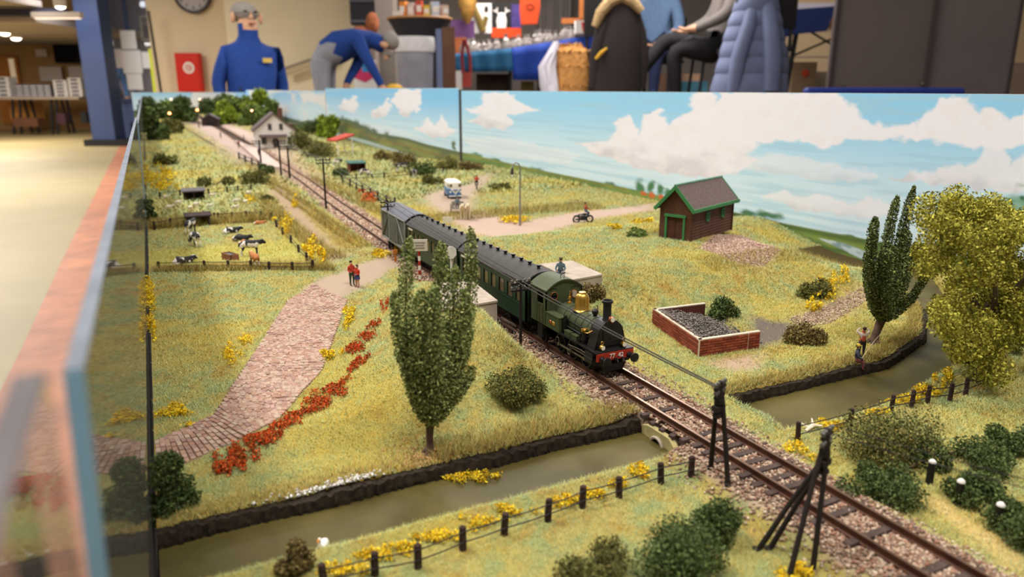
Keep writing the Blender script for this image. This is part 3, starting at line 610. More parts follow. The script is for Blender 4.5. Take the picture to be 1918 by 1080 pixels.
mb = MB(); mb.prism([(-.0106, .0134), (-.0098, .0134), (-.0068, .0252), (-.0062, .0262), (-.0075, .0245)], .0052, .0125); mb.prism([(.0106, .0134), (.0098, .0134), (.0068, .0252), (.0062, .0262), (.0075, .0245)], .0052, .0125); mb.b2((-.005, .0048, .0150), (.005, .0053, .0245)); mb.cyl((0, .0044, .0195), (0, .0053, .0195), .0007); mb.b2((-.0055, .0046, .0172), (.0055, .0050, .0178)); mb.b2((-.0055, .0046, .0215), (.0055, .0050, .0221)); obj('smokebox_door', mb, blk, sm)
mb = MB(); mb.cyl((0, .0140, .0198), (0, .0520, .0198), .0077, n=28); obj('boiler', mb, green, loco, True)
for yy in (.0175, .0235, .0300, .0365, .0430):
    mb = MB(); mb.cyl((0, yy, .0198), (0, yy + .0006, .0198), .0079, n=28); obj('boiler_band', mb, mat('band_dark', '2e3422', .5, 0, 0), loco, True)
mb = MB(); mb.lathe([(.0038, .0262), (.0030, .0278), (.00225, .0290), (.00235, .0375), (.0030, .0380), (.0031, .0392), (.0025, .0394), (.0021, .0388), (.0019, .036)], (0, .0095, 0), 18); obj('chimney', mb, blk, loco, True)
mb = MB(); mb.lathe([(.0056, .0268), (.0048, .0274), (.0042, .0284), (.0041, .0332), (.0040, .0346), (.0033, .0362), (.0022, .0369), (.0021, .0376), (.0012, .0378)], (0, .0352, 0), 22); obj('dome', mb, brass, loco, True)
mb = MB(); mb.lathe([(.0016, .0272), (.0012, .0276), (.0011, .0284), (.0019, .0290), (.0019, .0306), (.0010, .0312), (.0004, .0318)], (-.0005, .0205, 0), 12); mb.tube([(.001, .0205, .031), (.0016, .021, .0325), (.0006, .0215, .033)], .0003); obj('safety_valve', mb, blk, loco, True)
mb = MB(); mb.lathe([(.0015, .0272), (.0015, .0282), (.0005, .0286), (.0004, .0306), (.0008, .0308), (.0008, .0314), (.0003, .0316), (.0003, .0340), (.0005, .0342), (.0004, .0350)], (0, .0490, 0), 12); mb.tube([(-.001, .049, .030), (.0, .049, .0318), (.001, .049, .0302)], .0003); obj('whistle', mb, brass, loco, True)
def lamp(x, y, z, r, m_, ring=True):
    mb = MB(); mb.lathe([(r * .55, .0022), (r * .95, .0018), (r, .0), (r * .85, -.0003)], (x, y, z), 14, 0, 'y'); mb.cyl((x, y + .0009, z - r * 1.25), (x, y + .0009, z - r * .8), r * .35, r * .5, 8)
    if ring:
        mb.cyl((x, y + .0009, z + r * .8), (x, y + .0009, z + r * 1.35), r * .4, r * .3, 8); mb.tube([(x + r * .55 * math.cos(a), y + .0009, z + r * 1.75 + r * .55 * math.sin(a)) for a in np.linspace(-1.4, 4.6, 12)], r * .14)
    o = obj('lamp', mb, m_, loco, True); l = MB(); l.cyl((x, y - .0004, z), (x, y - .0002, z), r * .8, n=14); obj('lens', l, lens, o)
lamp(0, .0040, .0298, .0017, copper, False); lamp(-.0068, .0022, .0152, .0015, brass); lamp(.0070, .0022, .0152, .0015, brass)
for s in (-1, 1):
    mb = MB(); x0, x1 = s * .0125, s * .0068
    mb.b2((x0, .0400, .0134), (x1, .0560, .0218)); t = obj('side_tank', mb, green, loco)
    m2 = MB(); m2.b2((s * .0127, .0397, .0217), (x1, .0560, .0223)); obj('tank_top', m2, green, t)
    for k, (yy, rr) in enumerate(((.0500, .0013), (.0462, .0015))):
        m2 = MB(); m2.lathe([(rr, 0), (rr * .8, -s * .0003 if False else .0003)], (0, 0, 0), 14, 0, 'x'); q = obj('number_plate', m2, brass if k else copper, t, True); q.scale = (s, 1.3, .9); q.location = (x0, yy, .0172)
    m2 = MB(); m2.b2((s * .0072, .0375, .0150), (s * .0105, .0402, .0212)); m2.lathe([(.0010, 0), (.0010, .003), (.0013, .0032)], (s * .0090, .0385, .0205), 10); obj('lubricator', m2, blk, loco)
    for yy in (.0225, .0300):
        m2 = MB(); m2.b2((s * .0112, yy, .0134), (s * .0082, yy + .0058, .0160)); m2.b2((s * .0114, yy - .0002, .0160), (s * .0080, yy + .006, .0163)); obj('sandbox', m2, green, loco)
    m2 = MB(); m2.tube([(s * .0085, .0395, .0178), (s * .0086, .020, .0175), (s * .0082, .0145, .0180)], .0005); m2.tube([(s * .0078, .0395, .0215), (s * .0082, .022, .0212)], .0004); obj('pipe', m2, blk, loco)
# air pump and brass fittings on the near side
mb = MB(); mb.cyl((-.0090, .0175, .0134), (-.0090, .0175, .0200), .0016); mb.cyl((-.0090, .0175, .0158), (-.0090, .0175, .0165), .0021); mb.cyl((-.0098, .0205, .0134), (-.0098, .0205, .0185), .0011); obj('air_pump', mb, blk, loco, True)
mb = MB(); mb.ball((-.0090, .0178, .0212), (.0016, .0016, .0011)); mb.tube([(-.0105, .0178, .0210), (-.0110, .016, .0225), (-.0085, .0155, .0228), (-.0080, .0145, .0215)], .00035); mb.tube([(-.0095, .0185, .0200), (-.0105, .0120, .0212), (-.0088, .0100, .0228)], .0004); mb.cyl((-.0105, .0178, .0205), (-.0105, .0178, .0222), .0006); obj('pump_fitting', mb, brass, loco, True)
# cab
mb = MB(); cw = .0125
arch = [(-cw - .0007, .0352)] + [(x, .0352 + .0056 * (1 - (x / cw) ** 2)) for x in np.linspace(-cw, cw, 13)] + [(cw + .0007, .0352)]
under = [(x, z - .0008) for x, z in arch[::-1]]
def ringed(mbx, y, holes, n=20):
    # front plate with round spectacle holes: two half walls made of strips around the holes
    mbx.b2((-cw, y, .0134), (cw, y + .0006, .0262)); mbx.b2((-cw, y, .0262), (-.0093, y + .0006, .0352)); mbx.b2((.0093, y, .0262), (cw, y + .0006, .0352)); mbx.b2((-.0047, y, .0262), (.0047, y + .0006, .0398))
    for s in (-1, 1):
        hx, hz_, hr = s * .0070, .0308, .0023; sq = []
        for k in range(n):
            a = 2 * math.pi * k / n; ca, sa = math.cos(a), math.sin(a); t = min(.0046 / max(abs(ca) * 2, 1e-6), .0046 / max(abs(sa), 1e-6)); sq.append((hx + ca * t if abs(ca * t) <= .0023 else hx + math.copysign(.0023, ca), hz_ + sa * t))
        for k in range(n):
            a0, a1 = 2 * math.pi * k / n, 2 * math.pi * (k + 1) / n; (qx0, qz0), (qx1, qz1) = sq[k], sq[(k + 1) % n]
            mbx.quad((hx + hr * math.cos(a0), y, hz_ + hr * math.sin(a0)), (hx + hr * math.cos(a1), y, hz_ + hr * math.sin(a1)), (qx1, y, qz1), (qx0, y, qz0))
    mbx.prism([(-cw, .0350), (-.0047, .0350), (-.0047, .0398), (-cw + .002, .0369)], y, y + .0006); mbx.prism([(cw, .0350), (.0047, .0350), (.0047, .0398), (cw - .002, .0369)], y, y + .0006)
ringed(mb, .0555, None)
for s in (-1, 1):
    x0, x1 = s * cw, s * (cw - .0006)
    mb.b2((x0, .0555, .0134), (x1, .0745, .0255)); mb.b2((x0, .0555, .0255), (x1, .0590, .0352)); mb.b2((x0, .0665, .0255), (x1, .0745, .0352)); mb.b2((x0, .0590, .0330), (x1, .0665, .0352))
mb.b2((-cw, .0739, .0134), (cw, .0745, .0255)); mb.b2((-cw, .0739, .0255), (-.006, .0745, .036)); mb.b2((.006, .0739, .0255), (cw, .0745, .036))
cab = obj('cab', mb, green, loco)
mb = MB(); mb.prism(arch + under, .0545, .0757); obj('cab_roof', mb, mat('cab_roof_green', '484f35', .6, 0, .1, 200), loco, True)
for s in (-1, 1):
    mb = MB(); mb.tube([(s * .0070 + .0024 * math.cos(a), .0553, .0308 + .0024 * math.sin(a)) for a in np.linspace(0, 2 * math.pi, 22)], .00028, 5); obj('window_ring', mb, copper, cab)
    mb = MB(); mb.b2((s * (cw + .0002), .0588, .0253), (s * cw, .0667, .0257)); mb.b2((s * (cw + .0002), .0588, .0134), (s * cw, .0592, .0253)); mb.b2((s * (cw + .0002), .0625, .0140), (s * cw, .0629, .0250)); mb.b2((s * (cw + .0002), .0665, .0134), (s * cw, .0669, .0253)); mb.b2((s * (cw + .0001), .0400, .0134), (s * cw, .0745, .0138)); obj('beading', mb, dkgreen, cab)
    mb = MB(); mb.tube([(s * (cw + .0006), .0600, .0150), (s * (cw + .0009), .0600, .0200), (s * (cw + .0006), .0600, .0245)], .00025); obj('handrail', mb, steelg, cab)
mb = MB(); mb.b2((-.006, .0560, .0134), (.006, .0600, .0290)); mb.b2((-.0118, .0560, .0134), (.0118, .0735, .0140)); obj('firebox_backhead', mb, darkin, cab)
mb = MB()
for x in (-.0012, .0012): mb.cyl((x, .0580, .0400), (x, .0580, .0440), .00022)
mb.cyl((-.0013, .0580, .0440), (.0013, .0580, .0440), .0002); mb.ball((.0012, .0578, .0440), .0007); obj('roof_whistle', mb, steelg, loco)
# wheels, rods, cylinders
def wheel(parent, x, y, r, m_, spokes=10, name='wheel'):
    s = 1 if x > 0 else -1; mb = MB(); n = 24
    mb.lathe([(r * .84, 0), (r, 0), (r, s * .0012), (r * .84, s * .0012)], (x, y, r), n, 0, 'x'); mb.f.pop(); mb.f.pop(); mb.m.pop(); mb.m.pop()
    mb.cyl((x, y, r), (x + s * .0015, y, r), r * .2, n=10)
    for k in range(spokes):
        a = 2 * math.pi * k / spokes; mb.cyl((x + s * .0006, y + r * .15 * math.cos(a), r + r * .15 * math.sin(a)), (x + s * .0006, y + r * .86 * math.cos(a), r + r * .86 * math.sin(a)), .00035, n=5)
    mb.lathe([(r * 1.07, 0), (r * 1.07, -s * .0004), (r * .8, -s * .0004)], (x, y, r), n, 0, 'x')
    return obj(name, mb, m_, parent)
for s in (-1, 1):
    for yy, rr in ((.0155, .0058), (.0300, .0058), (.0435, .0058), (.0640, .0042)): wheel(loco, s * .0078, yy, rr, blk)
    mb = MB(); mb.b2((s * .0098, .0155, .0048), (s * .0103, .0435, .0058)); mb.cyl((s * .0095, .0155, .0053), (s * .0106, .0155, .0053), .0011); mb.cyl((s * .0095, .0300, .0053), (s * .0106, .0300, .0053), .0011); mb.cyl((s * .0095, .0435, .0053), (s * .0106, .0435, .0053), .0011); mb.b2((s * .0106, .010, .0078), (s * .0110, .0300, .0084)); obj('coupling_rod', mb, steelg, loco)
    mb = MB(); mb.cyl((s * .0102, .0035, .0078), (s * .0102, .0115, .0078), .0028, n=14); mb.b2((s * .0125, .0035, .0078), (s * .0085, .0115, .0122)); mb.cyl((s * .0102, .0028, .0078), (s * .0102, .0036, .0078), .0021, n=12); mb.cyl((s * .0102, .0115, .0085), (s * .0102, .024, .0085), .0004); obj('cylinder', mb, blk, loco, True)
    mb = MB(); mb.tube([(s * .0112 + 0, .0300 + .0018 * math.cos(a), .0062 + .0030 * math.sin(a)) for a in np.linspace(.3, 6, 14)], .0003); mb.tube([(s * .0112, .0300, .0090), (s * .0112, .018, .0100), (s * .0110, .0120, .0095)], .00035); mb.tube([(s * .0112, .0435 + .0022 * math.cos(a), .0062 + .0035 * math.sin(a)) for a in np.linspace(.3, 3.4, 12)], .00025); obj('valve_gear', mb, mat('dull_steel', '5e554a', .45, .6, .2, 300), loco)
    mb = MB(); mb.b2((s * .0122, .0600, .0040), (s * .0118, .0660, .0134)); mb.b2((s * .0130, .0600, .0040), (s * .0112, .0660, .0044)); obj('cab_step', mb, blk, loco)
# ------------------------------------------------------------------ coaches and van
ng = mat('coach_green', '233a26', 0.45, 0, 0.12, 200, spec=.35); roofm = mat('coach_roof', '474341', 0.75, 0, 0.14, 120); under_m = mat('underframe', '181615', 0.8, 0, 0.2, 200)
pane_m = mat('coach_pane', '64563c', 0.2, 0, 0.2, 150, spec=.6); frame_m = mat('window_frame', '1d2c20', 0.5, 0, 0); cream = mat('destination_board', 'd8cfbe', 0.6, 0, 0)
def coach(label, y0, L, vents, wins, ladder=False):
    hw = .0128; zs, ze = .0080, .0338
    cx = float(tc(y0 + L / 2)); ang = -math.atan2(float(tc(y0 + L)) - float(tc(y0)), L)
    root = thing('passenger_coach', label, 'coach', (float(tc(y0)), y0, 0), ang, 'green passenger coaches')
    mb = MB(); mb.b2((-hw + .001, 0.0008, zs), (hw - .001, L - .0008, ze)); mb.b2((-hw, 0, zs), (hw, .0012, ze)); mb.b2((-hw, L - .0012, zs), (hw, L, ze))
    gap = wins
    # side panels around the windows
    for s in (-1, 1):
        x0, x1 = s * hw, s * (hw - .0011); mb.b2((x0, 0, zs), (x1, L, .0190)); mb.b2((x0, 0, .0292), (x1, L, ze)); prev = 0
        for (a, b_) in wins: mb.b2((x0, prev, .0190), (x1, a, .0292)); prev = b_
        mb.b2((x0, prev, .0190), (x1, L, .0292))
        mb.b2((s * (hw + .0002), 0, .0176), (x0, L, .0180)); mb.b2((s * (hw + .0002), 0, .0298), (x0, L, .0301))
    arch = [(x, ze - .0004 + .0062 * (1 - abs(x / hw) ** 2.4)) for x in np.linspace(-hw, hw, 15)]
    mb.prism([(x, z - .0004) for x, z in arch], 0, L)
    body = obj('body', mb, ng, root)
    for s in (-1, 1):
        for (a, b_) in wins:
            m2 = MB(); x = s * (hw - .0008); m2.b2((x, a, .0190), (x + s * .0002, b_, .0292)); wn = obj('window', m2, pane_m, body)
            m3 = MB(); xo = s * (hw + .0001)
            m3.b2((xo, a, .0190), (xo - s * .0006, a + .0005, .0292)); m3.b2((xo, b_ - .0005, .0190), (xo - s * .0006, b_, .0292)); m3.b2((xo, a, .0190), (xo - s * .0006, b_, .0195)); m3.b2((xo, a, .0287), (xo - s * .0006, b_, .0292)); obj('window_frame', m3, frame_m, wn)
    mb = MB(); mb.prism([(x * 1.05, z) for x, z in arch] + [(x * 1.05, z - .0009) for x, z in arch[::-1]], -.0006, L + .0006); mb.tube([(-hw * 1.05, -.0006, ze - .0004), (-hw * 1.05, L + .0006, ze - .0004)], .0005); roof = obj('roof', mb, roofm, root, True)
    for k in range(vents):
        yy = L * (k + .6) / vents; m2 = MB(); m2.lathe([(.0016, 0), (.0012, .0006), (.0009, .0014), (.0015, .0024), (.0016, .0030)], (0, yy, ze + .0054), 8); obj('roof_vent', m2, blk, roof)
    mb = MB(); mb.b2((-hw + .001, .001, .0062), (hw - .001, L - .001, .0082)); mb.b2((-.006, L * .3, .003), (.006, L * .7, .0064)); mb.b2((-.0085, .004, .0035), (.0085, .030, .006)); mb.b2((-.0085, L - .030, .0035), (.0085, L - .004, .006)); obj('underframe', mb, under_m, root)
    for s in (-1, 1):
        for yy in (.008, .025, L - .025, L - .008): wheel(root, s * .0078, yy, .0045, under_m, 8)
        for yy, d in ((0, -1), (L, 1)):
            m2 = MB(); m2.lathe([(.001, 0), (.001, d * .0026), (.0024, d * .003), (.0024, d * .0036)], (s * .0085, yy, .0098), 10, 0, 'y'); obj('buffer', m2, under_m, root)
        
        for ya in (.0045, L - .0155): m2 = MB(); m2.b2((s * (hw + .0004), ya, .0298), (s * hw, ya + .011, .0312)); obj('destination_board', m2, cream, root)
       
        m2 = MB(); m2.b2((s * (hw + .0002), .0072, .0122), (s * hw, .0078, .0140)); obj('class_number', m2, white, root)
    for yy, d in ((0, -1), (L, 1)):
        mb = MB(); mb.b2((-.0062, yy, .0085), (.0062, yy + d * .0016, .0330)); g_ = obj('gangway', mb, under_m, root)
        for x in (-.0105, .0105): mb = MB(); mb.tube([(x, yy + d * .0008, .009), (x, yy + d * .0008, .030)], .0003); obj('handrail', mb, under_m, root)
    return root
def winrow(L, n, w, end): 
    a = np.linspace(end, L - end - w, n); return [(float(v), float(v + w)) for v in a]
coach('green coach coupled behind the engine cab with a row of roof vents', .3925, .108, 9, winrow(.108, 8, .0084, .0062))
coach('green coach coupled behind the first one, partly hidden by the tall tree', .5050, .118, 9, winrow(.118, 10, .0072, .0062))
van_y, vL = .6280, .080; ang = -math.atan2(float(tc(van_y + vL)) - float(tc(van_y)), vL)
gv = thing('goods_van', 'dark grey planked goods van at the tail of the train', 'wagon', (float(tc(van_y)), van_y, 0), ang)
gm = mat('van_planks', '585a50', 0.75, 0, 0.3, 150); gr = mat('van_roof', '6a6a72', 0.75, 0, 0.12, 80)
hw, zs, ze = .0128, .0085, .0352
mb = MB(); mb.b2((-hw + .0012, .001, zs), (hw - .0012, vL - .001, ze)); arch = [(x, ze - .0004 + .0062 * (1 - (x / hw) ** 2)) for x in np.linspace(-hw, hw, 13)]; mb.prism([(x, z - .0006) for x, z in arch], .0006, vL - .0006); body = obj('body', mb, under_m, gv)
pl = MB(); pl.b2((-.0006, 0, zs), (.0006, .0046, ze)); plm = pl.mesh('plank'); plm.materials.append(gm)
for s in (-1, 1):
    for k in range(16):
        o = bpy.data.objects.new('plank', plm); COL.objects.link(o); o.parent = body; o.location = (s * (hw - .0008 + random.uniform(-.0001, .0001)), .0012 + k * .00487, 0)
for k in range(5):
    o = bpy.data.objects.new('plank', plm); COL.objects.link(o); o.parent = body; o.location = (-hw + .0013 + k * .005, .0006, 0); o.rotation_euler = (0, 0, R(-90)); 
mb = MB()
for s in (-1, 1):
    for yy in (0, .026, .052, .0785): mb.b2((s * (hw + .0009), yy, zs), (s * hw, yy + .0015, ze))
    for (ya, yb) in ((.0015, .026), (.0785, .0535)): mb.cyl((s * (hw + .0005), ya, zs + .001), (s * (hw + .0005), yb, ze - .001), .0006, n=6)
    mb.b2((s * (hw + .0009), 0, zs - .001), (s * hw, vL, zs + .0008)); mb.b2((s * (hw + .0009), 0, ze - .001), (s * hw, vL, ze))
obj('bracing', mb, mat('van_brace', '8c8c84', .7, 0, .2, 100), gv)
for s in (-1, 1): mb = MB(); mb.b2((s * (hw + .0012), .0275, zs + .001), (s * (hw + .0006), .0510, ze - .002)); obj('sliding_door', mb, gm, gv)
mb = MB(); mb.prism([(x * 1.06, z) for x, z in arch] + [(x * 1.06, z - .0008) for x, z in arch[::-1]], -.0006, vL + .0006); obj('roof', mb, gr, gv, True)
mb = MB(); mb.b2((-hw + .001, .001, .0062), (hw - .001, vL - .001, .0085)); mb.b2((-.008, .010, .003), (.008, .024, .0064)); mb.b2((-.008, vL - .024, .003), (.008, vL - .010, .0064)); obj('underframe', mb, under_m, gv)
for s in (-1, 1):
    for yy in (.017, vL - .017): wheel(gv, s * .0078, yy, .0050, under_m, 8)
    for yy, d in ((0, -1), (vL, 1)):
        m2 = MB(); m2.lathe([(.001, 0), (.001, d * .0026), (.0024, d * .003), (.0024, d * .0036)], (s * .0085, yy, .0098), 10, 0, 'y'); obj('buffer', m2, under_m, gv)
# ------------------------------------------------------------------ trees, shrubs and flowers
def leaf_mesh(name, P, size, cols, m, parent, stuff=True):
    n = len(P); s = size * (0.6 + 0.8 * rng.random(n)); a = rng.standard_normal((n, 3)); a /= np.linalg.norm(a, axis=1)[:, None]
    b = np.cross(a, rng.standard_normal((n, 3))); b /= np.linalg.norm(b, axis=1)[:, None] + 1e-9
    A, B = a * s[:, None], b * s[:, None] * .6
    V = np.stack([P - A, P + B, P + A, P - B], 1).reshape(-1, 3)
    o = link(name, np_mesh(name, V, np.arange(4 * n).reshape(-1, 4), np.repeat(cols, 4, 0)), m, parent)
    if stuff: o['kind'] = 'stuff'
    return o
leaf_m = mat_attr('leaf_flock', 0.8, 0.15)
def pal_cols(n, pal, s=.3, wts=None):
    p = np.array([lin(h) for h in pal]); return p[rng.choice(len(pal), n, p=wts)] * (1 - s + 2 * s * rng.random(n))[:, None]
bark = mat('bark', '5d4a3e', 0.9, 0, 0.3, 250, 0.5)
def curve(p0, p1, p2, n=24):
    t = np.linspace(0, 1, n)[:, None]; p0, p1, p2 = map(np.array, (p0, p1, p2)); return p0 * (1 - t) ** 2 + 2 * p1 * t * (1 - t) + p2 * t * t
def poplar(label, base, fork, branches, n_leaf, size, pal, trunk_r, group=None):
    t = thing('poplar_tree', label, 'tree', base, 0, group); bz = np.array(base)
    mb = MB(); fk = np.array(fork) - bz
    mb.tube([(0, 0, -.002), fk * .15 + np.array([.0006, 0, 0]), fk * .5, fk, fk * 1.25], [trunk_r * 1.5, trunk_r * 1.1, trunk_r, trunk_r * 1.25, trunk_r * .9], 9)
    for a in np.linspace(0, 5.2, 5): mb.tube([(0, 0, .003), (trunk_r * 1.6 * math.cos(a), trunk_r * 1.6 * math.sin(a), .0005), (trunk_r * 2.6 * math.cos(a), trunk_r * 2.6 * math.sin(a), -.002)], [trunk_r * .6, trunk_r * .5, trunk_r * .2], 5)
    trunk = obj('trunk', mb, bark, t, True)
    P = []; Cc = []; tot = sum(b[4] for b in branches)
    for (tip, mid, r0, r1, wgt) in branches:
        cv = curve(fk, np.array(mid) - bz, np.array(tip) - bz)
        mb = MB(); mb.tube(cv[::4], np.linspace(trunk_r * .6, .0004, len(cv[::4])), 5); obj('branch', mb, bark, trunk)
        n = int(n_leaf * wgt / tot); u = rng.random(n) ** .85; c = cv[np.clip((u * 23).astype(int), 0, 23)] + (cv[np.clip((u * 23).astype(int) + 1, 0, 23)] - cv[np.clip((u * 23).astype(int), 0, 23)]) * ((u * 23) % 1)[:, None]
        d = rng.standard_normal((n, 3)); d /= np.linalg.norm(d, axis=1)[:, None]; rr = (r0 + (r1 - r0) * u) * np.sin(np.clip(u * 9 + .25, 0, math.pi / 2)) * (1 - .55 * sstep(.94, 1.0, u)); k = (.55 + .45 * rng.random(n) ** .5)
        lump = .75 + .5 * fbm(u * 14 + wgt * 7 + tip[0] * 500, np.arctan2(d[:, 1], d[:, 0]) * 1.3 + 5, 2)
        p = c + d * (rr * k * lump)[:, None]; P.append(p); Cc.append(pal_cols(n, pal, .28))
    leaf_mesh('foliage', np.concatenate(P), size, np.concatenate(Cc), leaf_m, t)
    return t
def pt(px, py, Y): return tuple(onY(px, py, Y))
def br(tx, ty, mx, my, r0, r1, wgt, Yt=.285, Ym=.285): return (pt(tx, ty, Yt), pt(mx, my, Ym), r0, r1, wgt)
POP = ['6e7a44', '8a9456', 'a2a866', '525e36', 'b8b878', '788448']
x0, y0 = at(803, 848, -.006)[:2]
poplar('tall upright green poplar on the grass in front of the engine', (x0, y0, hz(x0, y0)), pt(806, 786, .283), [
    br(766, 446, 742, 690, .0046, .0036, 1.3, .288, .283), br(738, 548, 740, 690, .0045, .0022, .8, .282, .279), br(790, 545, 770, 680, .0058, .0035, 1.2, .276, .272),
    br(828, 455, 812, 690, .0054, .0036, 1.5, .290, .292), br(812, 540, 816, 680, .0062, .0036, 1.3, .272, .268), br(852, 500, 850, 690, .0062, .0034, 1.4, .283, .281),
    br(882, 428, 890, 690, .0052, .0032, 1.4, .292, .294), br(872, 545, 880, 690, .0055, .003, 1.1, .276, .274), br(886, 688, 868, 742, .0036, .0022, .5, .280, .278),
    br(806, 600, 806, 700, .0072, .005, 1.3, .296, .293), br(840, 610, 836, 710, .007, .0045, 1.2, .287, .272), br(768, 610, 764, 710, .0062, .0045, 1.0, .281, .281), br(806, 660, 806, 730, .0075, .006, 1.2, .280, .277)],
    46000, .00062, POP, .0016)
x0, y0 = at(1634, 640, -.006)[:2]; Yb = y0
def b2(tx, ty, mx, my, r0, r1, wgt, dt=0, dm=0): return br(tx, ty, mx, my, r0, r1, wgt, Yb + dt, Yb + dm)
poplar('upright dark poplar leaning over the ditch beside the anglers', (x0, y0, hz(x0, y0)), pt(1652, 596, Yb), [
    b2(1712, 350, 1668, 520, .0058, .0026, 1.5), b2(1681, 368, 1640, 520, .0055, .0028, 1.4, .006, .006), b2(1640, 408, 1620, 520, .0052, .003, 1.3, -.004, -.004), b2(1628, 470, 1622, 550, .0050, .003, 1.0, 0, .004),
    b2(1700, 430, 1690, 540, .0055, .003, 1.2, .008, .008), b2(1738, 505, 1706, 578, .0038, .0028, .8, -.004, -.004), b2(1660, 470, 1655, 540, .0065, .0045, 1.2, -.008, -.008), b2(1672, 530, 1668, 570, .006, .005, 1.0), b2(1716, 455, 1690, 560, .0045, .003, .9)],
    38000, .00066, ['505c34', '646f40', '7c864e', '404c2a', '8e965c'], .0024)
def crown(P0, blobs_, n, pal, s=.3, shade=True):
    tot = sum(r ** 2 for *_, r in blobs_); P = []; 
    for (x, y, z, r) in blobs_:
        k = max(8, int(n * r * r / tot)); d = rng.standard_normal((k, 3)); d /= np.linalg.norm(d, axis=1)[:, None]
        P.append(np.array([x, y, z]) + d * (r * (.35 + .8 * rng.random(k) ** .8))[:, None])
    P = np.concatenate(P); return P, pal_cols(len(P), pal, s)
# big foam-leaved tree at the frame's right
bx, by = at(1838, 716, -.008)[:2]; root = thing('leafy_tree', 'big olive green foam-leaved tree standing beyond the post fence', 'tree', (bx, by, hz(bx, by)))
outl = [(1722, 430), (1742, 392), (1782, 366), (1830, 384), (1850, 392), (1900, 415), (1990, 410), (2010, 560), (1990, 720), (1880, 745), (1800, 690), (1772, 610), (1738, 528), (1716, 470)]
bl = []
while len(bl) < 150:
    px, py = random.uniform(1715, 2010), random.uniform(362, 745)
    if inpoly(np.array([px]), np.array([py]), outl)[0]:
        Y = .243 + random.uniform(-.03, .03); p = onY(px, py, Y) - np.array(root.location); bl.append((*p, random.uniform(.0045, .0105)))
P, Cc = crown(None, bl, 130000, ['aca63e', '98923a', 'beb64c', '827e2c', 'ccc25a', '6a6822'], .25)
mb = MB(); mb.tube([(0, 0, -.003), (.001, 0, .015), (-.002, .002, .04), (0, 0, .07)], [.005, .004, .003, .001], 8)
for a in range(7):
    an = a * .9; mb.tube([(0, 0, .015 + a * .005), (.012 * math.cos(an), .012 * math.sin(an), .03 + a * .006), (.026 * math.cos(an), .022 * math.sin(an), .045 + a * .006)], [.002, .0014, .0006], 5)
obj('trunk', mb, bark, root, True); leaf_mesh('foliage', P, .00082, Cc, leaf_m, root)
SHR = {'dark': ['48562e', '56643a', '3a4826', '687642', '525e30'], 'olive': ['5c5c30', '6c6a38', '4a4c28', '7c7440'], 'brown': ['6c5a34', '7c6a3c', '5a4c2c', '8a7a48'], 'green': ['5c7034', '6e7e3c', '4c602c', '7e8c48'], 'lime': ['8a9a30', '7a8c2a', '9cac3a', '66782a'], 'mixed': ['5c6434', '76703c', '8a7c42', '4a5028']}
def shrub(label, px, py, wpx, hpx, kind, z=None, n=2200, leaf=.00062, name='shrub', flowers=None, depth=.8, group=None, lumps=9):
    x, y = at(px, py, -.006)[:2]; zb = hz(x, y); p = at(px, py, zb); x, y = p[:2]
    a = onY(px - wpx / 2, py, y); b = onY(px + wpx / 2, py, y); W = (b[0] - a[0]) / 2; H = onY(px, py - hpx, y)[2] - zb
    t = thing(name, label, 'shrub' if flowers is None else 'flowers', (x, y, zb), 0, group)
    r = min(W, H) * .55; bl = []
    for i in range(lumps):
        an = random.random() * 6.28; q = random.random() ** .5; hh = random.random()
        rr = r * random.uniform(.6, 1.0); bl.append((W * .75 * q * math.cos(an), W * depth * .75 * q * math.sin(an), rr * .4 + (H - rr * 1.2) * hh * (1 - .5 * q), rr))
    P, Cc = crown(None, bl, int(n * 1.9), SHR[kind]); P[:, 2] = np.maximum(P[:, 2], -.001)
    s = leaf * max(1, math.hypot(x, y) / .35) ** .8
    leaf_mesh('foliage', P, s, Cc, leaf_m, t)
    mb = MB()
    for k in range(5): mb.tube([(0, 0, -.002), (W * .25 * math.cos(k * 1.3), W * .25 * math.sin(k * 1.3), H * .3), (W * .5 * math.cos(k * 1.3 + .3), W * .4 * math.sin(k * 1.3 + .3), H * .6)], [s * .5, s * .4, s * .2], 4)
    obj('stem', mb, bark, t)
    return t
shrub('dark green bush in the corner against the glass and brick road', 330, 998, 92, 205, 'dark', n=6500, lumps=22)
shrub('second dark bush below the corner one at the glass', 322, 1012, 56, 56, 'dark', n=2000)
shrub('round dark bush behind the coal bunker', 1352, 596, 52, 40, 'dark', n=2200)
shrub('low brownish tuft of bush by the coal dust track', 1502, 638, 64, 32, 'brown', n=2400)
shrub('wide green brown bush on the slope between poplar and engine', 965, 735, 130, 42, 'mixed', n=5200, lumps=18)
shrub('bare brown bush in the ditch beside the white goose', 556, 1075, 76, 70, 'brown', n=2400)
shrub('dense dark bush below the double pole near the fence end', 1345, 1010, 76, 80, 'dark', n=3400)
shrub('dark bush at the lower edge beside the fence end bush', 1262, 1064, 150, 76, 'dark', n=4800, lumps=16)
shrub('wide dark bush at the lower edge below the fence posts', 1120, 1085, 120, 60, 'olive', n=2800)
shrub('large mixed olive bush behind the four-legged pole', 1668, 850, 120, 82, 'mixed', n=5200, lumps=18)
shrub('low dark bush alongside the line at the large olive bush', 1650, 930, 130, 52, 'dark', n=4000, lumps=14)
shrub('dark bush touching the first white-capped marker post', 1742, 862, 66, 40, 'dark', n=2600)
shrub('round dark bush up the bank beyond the marker posts', 1842, 870, 76, 40, 'dark', n=2600)
shrub('dark bush at the top of the bank near the olive tree', 1900, 838, 62, 44, 'dark', n=2400)
shrub('dark hedge bush between the first and second marker posts', 1812, 930, 76, 40, 'dark', n=3000)
shrub('dark hedge bush between the second and third marker posts', 1880, 972, 80, 44, 'dark', n=3400)
